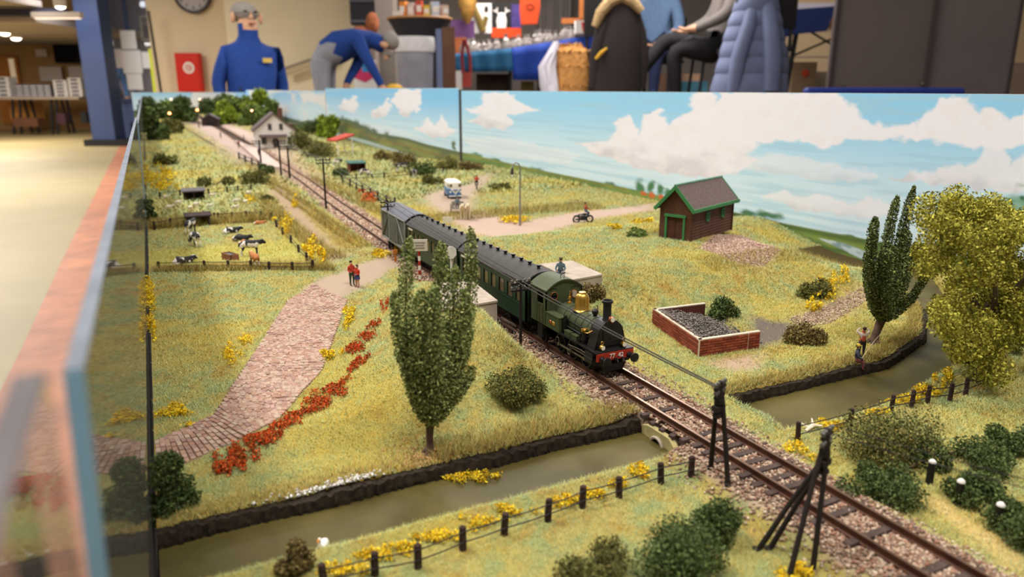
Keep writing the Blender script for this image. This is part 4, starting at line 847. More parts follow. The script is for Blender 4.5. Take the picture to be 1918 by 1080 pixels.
shrub('dark hedge bush past the third marker post', 1945, 1020, 80, 52, 'dark', n=3000)
shrub('green tussock bush left of the brown hut', 1188, 446, 56, 20, 'green', n=1600)
shrub('brown bramble bush at the concrete abutment corner', 1112, 560, 44, 36, 'brown', n=1500)
shrub('olive bush on the bank behind the gorse at the hut gravel', 1522, 552, 44, 30, 'olive', n=1600)
for i, (px, py, wp, hp, kd, lb) in enumerate([
    (312, 310, 46, 30, 'olive', 'round olive bush by the glass at the sheep field'), (400, 348, 100, 20, 'olive', 'long low hedge behind the sheep field'), (478, 345, 70, 30, 'olive', 'dark end of the hedge behind the sheep field'),
    (505, 326, 40, 22, 'dark', 'dark bush at the near end of the platform'), (283, 415, 30, 60, 'dark', 'tall dark bush at the glass beside the sheep field'), (565, 280, 60, 44, 'olive', 'olive bush next to the white house'),
    (600, 295, 60, 36, 'olive', 'wide bush behind the trackside pasture'), (585, 250, 50, 30, 'dark', 'dark bush past the white house gable'), (755, 312, 50, 36, 'brown', 'brown bush by the backdrop at the pasture'), (790, 328, 50, 30, 'dark', 'dark bush behind the black cow in the pasture'),
    (840, 318, 44, 26, 'mixed', 'ochre bush at the backdrop seam'), (718, 300, 30, 24, 'brown', 'small brown bush by the green roofed cart'), (810, 345, 40, 20, 'olive', 'olive bush beside the blue van'), (548, 262, 40, 34, 'dark', 'bush against the white house porch'),
    (880, 320, 40, 24, 'brown', 'brown bush past the lane bend'), (500, 378, 30, 14, 'olive', 'small bush at the head of the side ditch'), (932, 355, 50, 14, 'mixed', 'low scrub along the lane by the cyclist'), (640, 330, 30, 20, 'dark', 'bush at the corner of the pasture fence')]):
    shrub(lb, px, py, wp, hp, kd, n=900)
for i, (px, py, wp, hp, kd, lb) in enumerate([(285, 230, 40, 48, 'dark', 'dark tree in the corner of the far end by the glass'), (322, 222, 40, 42, 'green', 'green tree beside the far signal lamps'), (360, 212, 30, 30, 'dark', 'dark tree between the far lamps'), (398, 218, 40, 34, 'dark', 'dark tree behind the far goods shed'),
    (428, 232, 40, 36, 'lime', 'bright green tree left of the white house'), (452, 222, 50, 44, 'green', 'tall green tree behind the white house gable'), (492, 225, 50, 52, 'lime', 'bright tree above the white house roof'), (512, 232, 40, 40, 'green', 'green tree touching the white house roof'), (614, 258, 34, 42, 'lime', 'bright green round tree by the red canopy'), (300, 262, 40, 30, 'dark', 'dark bush below the corner tree'), (345, 228, 46, 40, 'dark', 'dark broad tree left of the far signal tracks'), (285, 262, 30, 60, 'dark', 'dark hedge tree tight in the glass corner'), (318, 250, 40, 26, 'olive', 'olive tree below the bright orange lamp'), (416, 214, 40, 32, 'dark', 'dark tree right behind the goods shed roof'), (470, 235, 40, 36, 'green', 'tallest green tree between shed and house')]):
    shrub(lb, px, py, wp * 1.35, hp * 1.3, kd, n=1700, name='round_tree', leaf=.0011)
# ---- flower drifts
YEL = ['f0cc24', 'f8dc3c', 'e0b41c', 'd8b830', 'b0a03a']; ORA = ['c8481c', 'd8602c', 'b03c18', 'a05a24', '8a6a34']
def flowers(label, spots, pal, n, size=.00065, h=.0028, name='flower_patch'):
    t = None; P = []; x0, y0 = at(*spots[0][:2], -.004)[:2]; t = thing(name, label, 'flowers', (x0, y0, hz(x0, y0))); o0 = np.array(t.location); area = sum(s[2] * s[3] for s in spots)
    for (px, py, wx, wy) in spots:
        k = int(n * 1.8 * wx * wy / area) + 5; c = at(px, py, -.004); a = at(px + wx / 2, py, -.004); b = at(px, py - wy / 2, -.004); m = 7
        m = max(7, int(wx / 4)); cl = rng.standard_normal((m, 2)) * .5; cl_i = rng.integers(0, m, k); g = cl[cl_i] + rng.standard_normal((k, 2)) * .17
        q = c[:2] + g[:, :1] * (a - c)[:2] + g[:, 1:] * (b - c)[:2]; z = height(q[:, 0], q[:, 1]); sc_ = max(1, math.hypot(c[0], c[1]) / .4)
        z = np.maximum(z, -.012) + h * sc_ * rng.random(k) ** .8; P.append(np.stack([q[:, 0], q[:, 1], z], 1))
    P = np.concatenate(P) - o0; d = math.hypot(x0, y0)
    leaf_mesh('blossom', P, size * max(1, d / .4), pal_cols(len(P), pal, .2), leaf_m, t); return t
flowers('long drift of orange flowers edging the brick road on its uphill side', [(415, 878, 36, 40), (440, 855, 50, 46), (480, 828, 60, 40), (510, 810, 50, 34), (540, 790, 50, 30), (575, 770, 50, 30), (600, 750, 60, 34), (640, 735, 50, 28)], ORA, 3800)
flowers('orange flower clump above the long orange drift', [(668, 697, 34, 26), (690, 690, 16, 10)], ORA, 420)
flowers('orange flower clump beside the poplar crown', [(665, 655, 50, 26), (690, 640, 40, 20)], ORA, 560)
flowers('scattered orange flowers highest on the slope by the poplar', [(705, 622, 36, 16), (722, 590, 14, 40)], ORA, 260)
flowers('yellow flower clump at the top of the brick road', [(655, 590, 30, 40)], YEL, 420)
flowers('yellow flower clump on the slope beside the brick road edge', [(614, 660, 38, 22)], YEL, 300)
flowers('yellow flowers on the grass left of the brick road', [(430, 665, 40, 30), (455, 632, 36, 20)], YEL, 360)
flowers('bright yellow drift low by the glass and brick road', [(325, 768, 60, 26)], YEL, 460)
flowers('tall yellow gorse along the glass side', [(275, 560, 30, 60), (282, 615, 20, 40)], YEL, 700, h=.006)
flowers('yellow drift hanging over the ditch below the poplar', [(860, 866, 60, 16), (900, 866, 56, 18)], YEL, 620)
flowers('yellow drift along the ditch before the fence, lowest stretch', [(640, 1048, 80, 20), (700, 1020, 70, 20), (760, 1005, 60, 18)], YEL, 900)
flowers('yellow drift along the ditch before the fence, middle stretch', [(820, 985, 80, 18), (900, 960, 60, 16), (960, 940, 70, 18)], YEL, 800)
flowers('bright yellow drift along the ditch near the culvert', [(1060, 920, 60, 18), (1110, 908, 50, 18), (1160, 890, 40, 14), (1200, 868, 50, 20)], YEL, 1000)
flowers('yellow drift by the post fence across the line', [(1490, 820, 50, 30), (1560, 780, 60, 20), (1640, 760, 60, 16)], YEL, 700)
flowers('yellow drift under the olive tree along the far ditch', [(1700, 735, 70, 18), (1745, 722, 60, 18), (1775, 700, 30, 30)], YEL, 900)
flowers('yellow gorse on the bank by the brown gravel track', [(1555, 545, 50, 30), (1520, 572, 26, 18), (1575, 530, 24, 20)], YEL, 900, h=.004)
flowers('yellow flowers at the hut corner', [(1205, 445, 40, 10), (1150, 462, 36, 6)], YEL, 300)
flowers('yellow flowers at the lamp post foot', [(972, 420, 60, 10)], YEL, 260)
flowers('yellow flower patch at the foot of the four-legged pole', [(1490, 1060, 60, 30)], YEL, 500)
flowers('yellow hedge flowers along the cow meadow corner', [(538, 420, 34, 24), (585, 470, 34, 40), (605, 495, 20, 16)], YEL, 700, h=.004)
flowers('yellow flowers at the level crossing verge', [(712, 483, 40, 12), (742, 472, 14, 16)], YEL, 260)
flowers('yellow flowers in the sheep field corner', [(470, 374, 22, 12), (548, 382, 22, 12)], YEL, 160)
flowers('orange flowers along the pasture fence by the goods van', [(690, 378, 40, 18)], ORA, 300)
flowers('yellow crop strip by the glass at the far meadow', [(300, 330, 60, 40), (310, 350, 60, 10)], YEL, 500)
flowers('yellow flower rows in the near meadow by the level crossing board', [(740, 470, 8, 10), (1085, 545, 16, 8)], YEL, 80)
# ------------------------------------------------------------------ figures and animals: one continuous skin each
def skin_mesh(J, E, root, sub=1):
    names = list(J); me = bpy.data.meshes.new('skin'); me.from_pydata([J[n][0] for n in names], [(names.index(a), names.index(b)) for a, b in E], [])
    o = bpy.data.objects.new('skin', me); COL.objects.link(o)
    md = o.modifiers.new('s', 'SKIN'); md.use_smooth_shade = True
    for n, v in zip(names, me.skin_vertices[0].data):
        r = J[n][1]; v.radius = (r, r) if not hasattr(r, '__len__') else r; v.use_root = (n == root)
    if sub: o.modifiers.new('u', 'SUBSURF').levels = sub
    dg = bpy.context.evaluated_depsgraph_get(); out = bpy.data.meshes.new_from_object(o.evaluated_get(dg)); bpy.data.objects.remove(o); bpy.data.meshes.remove(me)
    return out
def seg_mats(me, J, groups):
    """material per face from the nearest bone: groups = [(material index, [(a, b), ...])]"""
    n = len(me.polygons); c = np.empty(n * 3); me.polygons.foreach_get('center', c); c = c.reshape(-1, 3); best = np.full(n, 1e9); idx = np.zeros(n, np.int32)
    for mi, segs in groups:
        for a, b in segs:
            p, q = np.array(J[a][0]), np.array(J[b][0]); d = q - p; t = np.clip(((c - p) @ d) / (d @ d + 1e-12), 0, 1); dist = np.linalg.norm(c - p - t[:, None] * d, axis=1) - .5 * np.mean(J[a][1])
            k = dist < best; best[k] = dist[k]; idx[k] = mi
    me.polygons.foreach_set('material_index', idx); me.polygons.foreach_set('use_smooth', np.ones(n, bool))
SK = mat('skin_tone', 'c99878', 0.6, 0, 0.06, 30); HAIR = mat('hair_dark', '3a2a20', .8, 0, .15, 200)
def figure(name, label, loc, rz, h, pose=None, shirt='2f3a6a', legs='3a3a44', shoes='2a2420', hair=HAIR, cat='person', hands=False, group=None, facing=True, sleeve=None, hat=None, female=False, skirt=None, bulk=1.0):
    J = {'pelvis': ((0, 0, .53), .088), 'waist': ((0, .005, .62), .082), 'chest': ((0, .005, .74), (.108, .085)), 'neck': ((0, 0, .832), .052), 'chin': ((0, -.012, .885), .050), 'head': ((0, -.005, .945), .062)}
    for s, k in ((-1, 'l'), (1, 'r')):
        J.update({'sh' + k: ((s * .110, .005, .778), .045), 'el' + k: ((s * .146, .012, .635), .036), 'wr' + k: ((s * .150, -.02, .505), .024), 'ha' + k: ((s * .148, -.03, .45), .020),
                  'hi' + k: ((s * .062, 0, .49), .068), 'kn' + k: ((s * .068, -.01, .275), .046), 'an' + k: ((s * .070, .01, .05), .030), 'to' + k: ((s * .075, -.085, .022), .026)})
    for k, v in (pose or {}).items(): J[k] = (tuple(v), J[k][1])
    for k in ('pelvis', 'waist', 'chest'): J[k] = (J[k][0], tuple(q * bulk for q in J[k][1]) if hasattr(J[k][1], '__len__') else J[k][1] * bulk)
    E = [('pelvis', 'waist'), ('waist', 'chest'), ('chest', 'neck'), ('neck', 'chin'), ('chin', 'head')]
    for k in 'lr': E += [('chest', 'sh' + k), ('sh' + k, 'el' + k), ('el' + k, 'wr' + k), ('wr' + k, 'ha' + k), ('pelvis', 'hi' + k), ('hi' + k, 'kn' + k), ('kn' + k, 'an' + k), ('an' + k, 'to' + k)]
    if hands:
        for k in 'lr':
            w0, h0 = Vector(J['wr' + k][0]), Vector(J['ha' + k][0]); d = (h0 - w0).normalized(); side = d.cross(Vector((0, 0, 1) if abs(d.z) < .8 else (0, 1, 0))).normalized(); nrm = side.cross(d)
            for i, (off, ln) in enumerate(((-.018, .040), (-.006, .046), (.006, .043), (.018, .034))):
                a = h0 + side * off + d * .012; b = a + d * ln * .55 + nrm * .004; c = b + d * ln * .4 + nrm * .014
                for nm, p, r in ((f'f{k}{i}a', a, .0080), (f'f{k}{i}b', b, .0070), (f'f{k}{i}c', c, .0056)): J[nm] = (tuple(p), r)
                E += [('ha' + k, f'f{k}{i}a'), (f'f{k}{i}a', f'f{k}{i}b'), (f'f{k}{i}b', f'f{k}{i}c')]
            a = w0 + (h0 - w0) * .5 + side * .026; b = a + d * .026 + side * .016 + nrm * .01; J[f't{k}a'] = (tuple(a), .0095); J[f't{k}b'] = (tuple(b), .0072); E += [('wr' + k, f't{k}a'), (f't{k}a', f't{k}b')]
    me = skin_mesh(J, E, 'pelvis', 1)
    hs = [('wr' + k, 'ha' + k) for k in 'lr'] + ([(f'f{k}{i}a', f'f{k}{i}c') for k in 'lr' for i in range(4)] + [(f't{k}a', f't{k}b') for k in 'lr'] if hands else [])
    arms = [('chest', 'sh' + k) for k in 'lr'] + [('sh' + k, 'el' + k) for k in 'lr'] + [('el' + k, 'wr' + k) for k in 'lr']
    seg_mats(me, J, [(0, [('neck', 'chin'), ('chin', 'head')] + hs), (1, [('waist', 'chest'), ('chest', 'neck')] + ([] if sleeve else arms)), (2, [('pelvis', 'hi' + k) for k in 'lr'] + [('hi' + k, 'kn' + k) for k in 'lr'] + [('kn' + k, 'an' + k) for k in 'lr'] + [('pelvis', 'pelvis')]), (3, [('an' + k, 'to' + k) for k in 'lr'])] + ([(4, arms)] if sleeve else []))
    root = thing(name, label, cat, loc, rz, group); 
    me.transform(Matrix.Scale(h, 4)); sm = lambda c, nm: mat('cloth_' + c, c, .85, 0, .1, 40)
    body = link('body', me, [SK, sm(shirt, 's'), sm(legs, 'l'), mat('shoe_' + shoes, shoes, .6, 0, 0), sm(sleeve or shirt, 'a')], root)
    H = Vector(J['head'][0]); up = (H - Vector(J['chin'][0])).normalized(); fw = Vector((0, -1, 0)); fw = (fw - up * fw.dot(up)).normalized() if abs(fw.dot(up)) < .95 else Vector((0, 0, -1)); sd = fw.cross(up)
    M = Matrix((sd, -fw, up)).transposed().to_4x4(); M.translation = H
    def headpart(nm, mb, m):
        me2 = mb.mesh(nm, True); me2.transform(Matrix.Scale(h, 4) @ M); return link(nm, me2, m, root)
    if hair is not None:
        mb = MB(); mb.ball((0, .030, .024), (.065, .056, .052), 14)
        if female: mb.ball((0, .038, -.03), (.058, .04, .08), 12)
        headpart('hair', mb, hair)
    if hat: mb = MB(); mb.lathe([(.085, .030), (.085, .036), (.062, .040), (.058, .075), (.030, .085)], (0, 0, 0), 14); headpart('hat', mb, mat('cloth_' + hat, hat, .85, 0, .1, 40))
    if hands:  # face of the life-size people
        mb = MB(); mb.add([(-.012, -.058, -.016), (.012, -.058, -.016), (0, -.085, -.018), (0, -.062, .018)], [(0, 1, 2), (0, 2, 3), (1, 3, 2), (0, 3, 1)]); headpart('nose', mb, SK)
        for s in (-1, 1):
            mb = MB(); mb.ball((s * .024, -.060, .012), (.009, .006, .006), 8); headpart('eye', mb, darkin); mb = MB(); mb.ball((s * .066, .0, -.005), (.009, .018, .026), 8); headpart('ear', mb, SK)
        mb = MB(); mb.ball((0, -.058, -.040), (.022, .008, .005), 8); headpart('mouth', mb, mat('lips', 'a0604e', .6, 0, 0))
    if skirt:
        p = Vector(J['pelvis'][0]); mb = MB(); mb.lathe([(.085, .10), (.105, .02), (.13, -.16), (.115, -.16)], tuple(p), 14); me2 = mb.mesh('skirt', True); me2.transform(Matrix.Scale(h, 4)); link('skirt', me2, mat('cloth_' + skirt, skirt, .85, 0, .1, 40), root)
    return root
def gz(px, py, z0=-.002):
    x, y, _ = at(px, py, z0); z = hz(x, y); x, y, _ = at(px, py, z); return (float(x), float(y), hz(x, y))
def gzr(px, py): p = list(gz(px, py)); return tuple(p)
# couple on the road
x, y, z = gz(660, 536)
figure('person', 'figure in a red jacket and green trousers standing on the brick road', (x, y, z), R(10), .0205, {'hal': (-.05, -.12, .56), 'wrl': (-.10, -.10, .58)}, 'b03a24', '3e4a3a')
x, y, z = gz(670, 538)
figure('person', 'figure in a red top and blue skirt leaning on the other one', (x, y, z), R(-60), .0185, {'kwl': (0, 0, 0)} if False else {'wrr': (.10, -.14, .60), 'har': (.06, -.18, .60)}, 'c03c24', 'c99878', '8a4030', female=True, skirt='3c4468')
SIT = {'knl': (-.075, -.20, .50), 'knr': (.075, -.20, .50), 'anl': (-.075, -.19, .27), 'anr': (.075, -.22, .27), 'tol': (-.08, -.27, .24), 'tor': (.08, -.30, .24), 'hil': (-.065, -.03, .50), 'hir': (.065, -.03, .50), 'ell': (-.16, -.05, .64), 'elr': (.16, -.05, .64), 'wrl': (-.11, -.16, .57), 'wrr': (.11, -.16, .57), 'hal': (-.07, -.19, .55), 'har': (.07, -.19, .55)}
p = at(1050, 512, .020); figure('person', 'seated figure in a blue grey coat on the concrete abutment', (float(p[0]), float(p[1]), .020 - .0098), R(-40), .0215, SIT, '5a6a70', '48505a', hat='6a5a44')
x, y, z = gz(1612, 668); figure('person', 'standing angler in an orange and pale shirt with both hands raised to his eyes', (x, y, z), R(150), .0190, {'ell': (-.20, -.06, .86), 'wrl': (-.09, -.10, .93), 'hal': (-.04, -.10, .94), 'elr': (.20, -.06, .86), 'wrr': (.09, -.10, .93), 'har': (.04, -.10, .94)}, 'b8573a', '3a3436', sleeve='c8b8a8')
x, y, _ = at(1603, 684, -.006); z = -.006; ang_p = (x, y, z - .0062)
figure('person', 'seated angler in a dark jacket and yellow cap holding a rod by the ditch', ang_p, R(40), .0190, SIT, '3c4048', '8a5048', hat='c8a83c')
mb = MB(); a = np.array([x + .0015, y - .0022, z + .005]); b_ = np.array(gz(1640, 650)) + np.array([0, -.006, .016]); mb.tube([a, (a + b_) / 2 + np.array([0, 0, .0012]), b_], [.00022, .00018, .0001], 5)
tag(obj('fishing_rod', mb, mat('pale_rod', 'c8b088', .5, 0, 0)), 'thin pale fishing rod held by the seated angler', 'fishing rod')
# ------------------------------------------------------------------ animals
def patch_mat(name, a, b, scale, th=.5):
    m = bpy.data.materials.new(name); m.use_nodes = True; nt = m.node_tree; bs = nt.nodes['Principled BSDF']; tc = nt.nodes.new('ShaderNodeTexCoord'); n = nt.nodes.new('ShaderNodeTexNoise'); n.inputs['Scale'].default_value = scale; n.inputs['Detail'].default_value = 1
    r = nt.nodes.new('ShaderNodeValToRGB'); r.color_ramp.elements[0].position = th - .01; r.color_ramp.elements[1].position = th + .01; r.color_ramp.elements[0].color = (*lin(a), 1); r.color_ramp.elements[1].color = (*lin(b), 1)
    nt.links.new(tc.outputs['Object'], n.inputs[0]); nt.links.new(n.outputs[0], r.inputs[0]); nt.links.new(r.outputs[0], bs.inputs['Base Color']); bs.inputs['Roughness'].default_value = .8; return m
def quadruped(h, graze=False, thick=1.0, lying=False, neck=1.0, cattle=False):
    J = {'rump': ((0, .42, .78), .15 * thick), 'belly': ((0, .05, .72), .19 * thick), 'chest': ((0, -.32, .76), .16 * thick), 'neck': ((0, -.50, .90 if not graze else .66), .10 * thick), 'head': ((0, -.66 * neck, 1.02 if not graze else .30), .085), 'muzzle': ((0, -.86 * neck if not graze else -.78, .92 if not graze else .10), .055), 'tail': ((0, .56, .72), .03), 'tailt': ((0, .60, .36), .018)}
    if cattle:
        J.update({'rump': ((0, .44, .74), .19), 'belly': ((0, .05, .66), .235), 'chest': ((0, -.34, .70), .20)})
        if not graze: J.update({'neck': ((0, -.52, .78), .12), 'head': ((0, -.66, .84), .09), 'muzzle': ((0, -.82, .70), .065)})
    E = [('rump', 'belly'), ('belly', 'chest'), ('chest', 'neck'), ('neck', 'head'), ('head', 'muzzle'), ('rump', 'tail'), ('tail', 'tailt')]
    for s, k in ((-1, 'l'), (1, 'r')):
        J.update({'sh' + k: ((s * .11, -.32, .58), .075), 'kn' + k: ((s * .11, -.33, .32), .045), 'fo' + k: ((s * .11, -.33, .03), .042), 'hp' + k: ((s * .12, .42, .60), .10), 'st' + k: ((s * .12, .34, .42), .06), 'hk' + k: ((s * .12, .48, .28), .042), 'hf' + k: ((s * .12, .44, .03), .042), 'ea' + k: ((s * .13, (-.62 * neck), (.92 if cattle else 1.08) if not graze else .38), .022)})
        E += [('chest', 'sh' + k), ('sh' + k, 'kn' + k), ('kn' + k, 'fo' + k), ('rump', 'hp' + k), ('hp' + k, 'st' + k), ('st' + k, 'hk' + k), ('hk' + k, 'hf' + k), ('head', 'ea' + k)]
    if lying:
        for n in list(J):
            (x, y, z), r = J[n]; z = z - .50
            if n[:2] in ('kn', 'fo', 'st', 'hk', 'hf', 'sh', 'hp') : x, z = x * 1.6, max(.05, z * .3 + .04)
            if n[:2] in ('kn',): y -= .12
            if n == 'tailt': z = .05
            J[n] = ((x, y, max(z, .04)), r)
    me = skin_mesh(J, E, 'belly', 1); me.transform(Matrix.Scale(h, 4)); me.polygons.foreach_set('use_smooth', np.ones(len(me.polygons), bool)); return me, J
cow_bw = patch_mat('cow_black_white', '1c1a1a', 'e4dcd0', 170, .53); cow_bw2 = patch_mat('cow_mostly_black', '1c1a1a', 'e0d8cc', 170, .57); cow_w = patch_mat('cow_mostly_white', '201c1c', 'e8e0d6', 170, .50); cow_br = patch_mat('cow_brown_white', 'b06c34', 'e4d4bc', 130, .55)
PROTO = {}
def animal(name, label, cat, px, py, rz, h, m, group=None, z=None, **kw):
    if name == 'cow': kw['cattle'] = True
    key = tuple(sorted(kw.items())) + (h,)
    if key not in PROTO: PROTO[key] = quadruped(h, **kw)
    me, J = PROTO[key]; me = me.copy(); me.materials.clear(); loc = gz(px, py) if z is None else tuple(at(px, py, z))
    t = thing(name, label, cat, loc, rz, group); link('body', me, m, t)
    return t
cg = 'cows in the fenced meadow'
animal('cow', 'black cow with a white belly at the shelter end of the meadow', 'cow', 358, 437, R(150), .0175, cow_bw2, cg)
animal('cow', 'black and white cow standing with lowered head in mid meadow', 'cow', 366, 462, R(200), .0175, cow_bw, cg, graze=True)
animal('cow', 'half white and half black cow alone at the back of the meadow', 'cow', 434, 436, R(100), .016, cow_w, cg, lying=True)
animal('cow', 'black cow lying behind the pair in the meadow', 'cow', 452, 450, R(60), .016, cow_bw2, cg, lying=True)
animal('cow', 'large black and white cow standing by the trough', 'cow', 470, 479, R(75), .0180, cow_bw, cg)
animal('cow', 'black and white cow lying nearest the wire fence', 'cow', 343, 492, R(110), .0170, cow_w, cg, lying=True)
animal('cow', 'brown and white calf standing at the wire fence', 'cow', 478, 500, R(190), .0140, cow_br, cg)
animal('cow', 'small brown calf resting by the meadow corner', 'cow', 486, 419, R(80), .011, cow_br, cg, lying=True)
animal('cow', 'small brown calf between the black cows', 'cow', 460, 458, R(70), .012, cow_br, cg, lying=True)
pg = 'cows in the trackside pasture'
animal('cow', 'grey and white cow grazing beside the pasture wire', 'cow', 684, 334, R(60), .019, cow_bw, pg, graze=True)
animal('cow', 'black cow by the backdrop hedge in the pasture', 'cow', 752, 322, R(95), .019, cow_bw2, pg)
animal('cow', 'dark cow seen end on beside the hedge', 'cow', 776, 334, R(170), .017, cow_bw2, pg)
animal('cow', 'white cow near the red canopy', 'cow', 632, 313, R(30), .018, cow_w, pg)
wool = mat('wool', 'ddd2bc', .95, 0, .12, 500, .5)
for i, (px, py, rz, lb) in enumerate([(318, 396, 80, 'sheep by the tall dark bush at the glass'), (334, 387, 110, 'sheep second from the glass in the sheep field'), (368, 391, 60, 'sheep lying in mid field below the shelter'), (357, 398, 0, 'sheep nearest the ochre verge in the sheep field'), (394, 393, 90, 'sheep facing the ditch in mid field'), (442, 383, 100, 'pair sheep standing farther up by the ditch'), (461, 385, 20, 'sheep closest to the side ditch'), (441, 396, 80, 'sheep standing alone below the pair'), (466, 369, 45, 'sheep at the far fence corner'), (312, 376, 75, 'sheep by the far fence near the glass'), (398, 373, 75, 'sheep by the far fence next to the shelter')]):
    animal('sheep', 'small cream ' + lb, 'sheep', px, py, R(rz), .0085, wool, 'sheep in the small field', thick=1.45, neck=.85)
# white goose
x, y, _ = at(605, 1030, -.0116); g = thing('goose', 'white goose on the ditch beside the bare brown bush', 'goose', (x, y, -.0118), R(-30))
me = skin_mesh({'tail': ((0, .0042, .0022), .0007), 'body': ((0, .001, .0018), .0019), 'breast': ((0, -.0018, .0022), .0014), 'n1': ((0, -.0028, .0040), .0006), 'n2': ((0, -.0024, .0060), .0006), 'head': ((0, -.0030, .0070), .00085)}, [('tail', 'body'), ('body', 'breast'), ('breast', 'n1'), ('n1', 'n2'), ('n2', 'head')], 'body', 2); link('body', me, mat('goose_white', 'f0ebe2', .7, 0, 0), g)
mb = MB(); mb.cyl((0, -.0036, .0070), (0, -.0052, .0067), .00045, .00015, 6); obj('beak', mb, mat('beak', 'd8862c', .5, 0, 0), g)
# ------------------------------------------------------------------ brown timber hut
sx, sy = at(1293, 457, .0105)[:2]; bx_, by_ = at(1232, 449, .0105)[:2]; ex, ey = at(1371, 432, .0105)[:2]
hl = .0865; ha = math.atan2(ey - sy, ex - sx); hw_ = math.hypot(bx_ - sx, by_ - sy)
hut = thing('timber_hut', 'brown weatherboarded hut with green trim and felt roof on the hill', 'hut', (sx, sy, hz(sx, sy) - .0012), ha)
brown = mat('hut_brown', '5a3a2c', .8, 0, .18, 120); brown_d = mat('hut_door', '4c2c20', .8, 0, .25, 160); trim = mat('hut_green', '3f7a48', .6, 0, .1, 120); felt = mat('roof_felt', '6e5e5a', .95, 0, .35, 900, 1.0)
Wd, Ht, Rg = hw_, .0330, .0505
mb = MB(); mb.prism([(0.0006, 0), (Wd - .0006, 0), (Wd - .0006, Ht), (Wd / 2, Rg), (.0006, Ht)], .0006, hl - .0006, 'x'); core = obj('wall_core', mb, brown, hut)
nP = 12; ph = Ht / nP
plf = MB(); plf.add([(0, -.0006, 0), (hl, -.0006, 0), (hl, 0.0002, ph * .92), (0, 0.0002, ph * .92), (0, .0004, 0), (hl, .0004, 0), (hl, .0005, ph * .92), (0, .0005, ph * .92)], [(0, 1, 2, 3), (4, 7, 6, 5), (0, 4, 5, 1), (3, 2, 6, 7), (0, 3, 7, 4), (1, 5, 6, 2)]); pm = plf.mesh('plank'); pm.materials.append(brown)
for k in range(nP):
    o = bpy.data.objects.new('plank', pm); COL.objects.link(o); o.parent = core; o.location = (0, .0006, k * ph + .0002)
    o = bpy.data.objects.new('plank', pm); COL.objects.link(o); o.parent = core; o.location = (hl, Wd - .0006, k * ph + .0002); o.rotation_euler = (0, 0, math.pi)
for k in range(18):
    z0, z1 = k * ph, (k + .96) * ph
    if z1 > Rg: break
    ins = 0 if z1 <= Ht else Wd / 2 * (z1 - Ht) / (Rg - Ht)
    for side in (0, 1):
        spans = [(ins, Wd - ins)] if not (.001 < z0 < .0235 and side == 0) else [(0, .0072), (Wd - .0072, Wd)]
        for a, b in spans:
            if b - a < .002: continue
            m2 = MB(); x = -.0002 if side == 0 else hl + .0002; m2.b2((x - .0004, a, z0), (x + .0004, b, z1)); obj('plank', m2, brown, core)
mb = MB(); mb.b2((-.0002, .0080, .0015), (.0008, Wd / 2 - .0002, .0225)); d1 = obj('door', mb, brown_d, hut)
mb = MB(); mb.b2((-.0002, Wd / 2 + .0002, .0015), (.0008, Wd - .0080, .0225)); d2 = obj('door', mb, brown_d, hut)
mb = MB(); mb.b2((-.0016, .0062, 0), (.0002, .0082, .0248)); mb.b2((-.0016, Wd - .0082, 0), (.0002, Wd - .0062, .0248)); mb.b2((-.0020, .0055, .0225), (.0002, Wd - .0055, .0250)); mb.b2((-.0016, .0062, -.0006), (.0002, Wd - .0062, .0016)); obj('door_frame', mb, trim, hut)
for xx in (.028, .060):
    mb = MB(); w2, h2, z0 = .0062, .0088, .0165
    mb.b2((xx, -.0012, z0), (xx + .0009, .0004, z0 + h2)); mb.b2((xx + w2 - .0009, -.0012, z0), (xx + w2, .0004, z0 + h2)); mb.b2((xx, -.0012, z0), (xx + w2, .0004, z0 + .0009)); mb.b2((xx, -.0012, z0 + h2 - .0009), (xx + w2, .0004, z0 + h2)); mb.b2((xx + w2 / 2 - .0003, -.0010, z0), (xx + w2 / 2 + .0003, .0004, z0 + h2)); mb.b2((xx, -.0010, z0 + h2 * .55), (xx + w2, .0004, z0 + h2 * .55 + .0005)); wf = obj('window_frame', mb, trim, hut)
    mb = MB(); mb.b2((xx + .0005, -.0004, z0 + .0005), (xx + w2 - .0005, .0001, z0 + h2 - .0005)); obj('pane', mb, mat('hut_glass', '2c3430', .15, 0, 0, spec=.6), wf)
sl_ = (Rg - Ht) / (Wd / 2); ov = .0032
for s in (0, 1):
    f = (lambda y: y) if s == 0 else (lambda y: Wd - y)
    y0, z0, y1, z1 = -ov, Ht - sl_ * ov, Wd / 2, Rg
    mb = MB(); mb.prism([(f(y0), z0 + .0004), (f(y1), z1 + .0004), (f(y1), z1 + .0018), (f(y0), z0 + .0018)], -.0035, hl + .0035, 'x'); obj('roof_slope', mb, felt, hut)
    for xa in (-.0046, hl + .0032): mb = MB(); mb.prism([(f(y0), z0 - .0022), (f(y1), z1 - .0022), (f(y1), z1 + .0024), (f(y0), z0 + .0024)], xa, xa + .0014, 'x'); obj('barge_board', mb, trim, hut)
    mb = MB(); mb.prism([(f(y0 - .0016), z0 - .0012), (f(y0), z0 - .0012), (f(y0), z0 + .0018), (f(y0 - .0016), z0 + .0018)], -.0046, hl + .0046, 'x'); obj('gutter', mb, trim, hut)
mb = MB(); mb.cyl((-.0046, Wd / 2, Rg + .0020), (hl + .0046, Wd / 2, Rg + .0020), .0011, n=8); obj('ridge_pole', mb, mat('ridge_grey_green', '6d9480', .6, 0, .1, 100), hut)
mb = MB(); mb.b2((-.0005, -.0008, 0), (.0004, .0002, Ht)); mb.b2((hl - .0006, -.0008, 0), (hl + .0004, .0002, Ht)); obj('corner_board', mb, brown_d, hut)
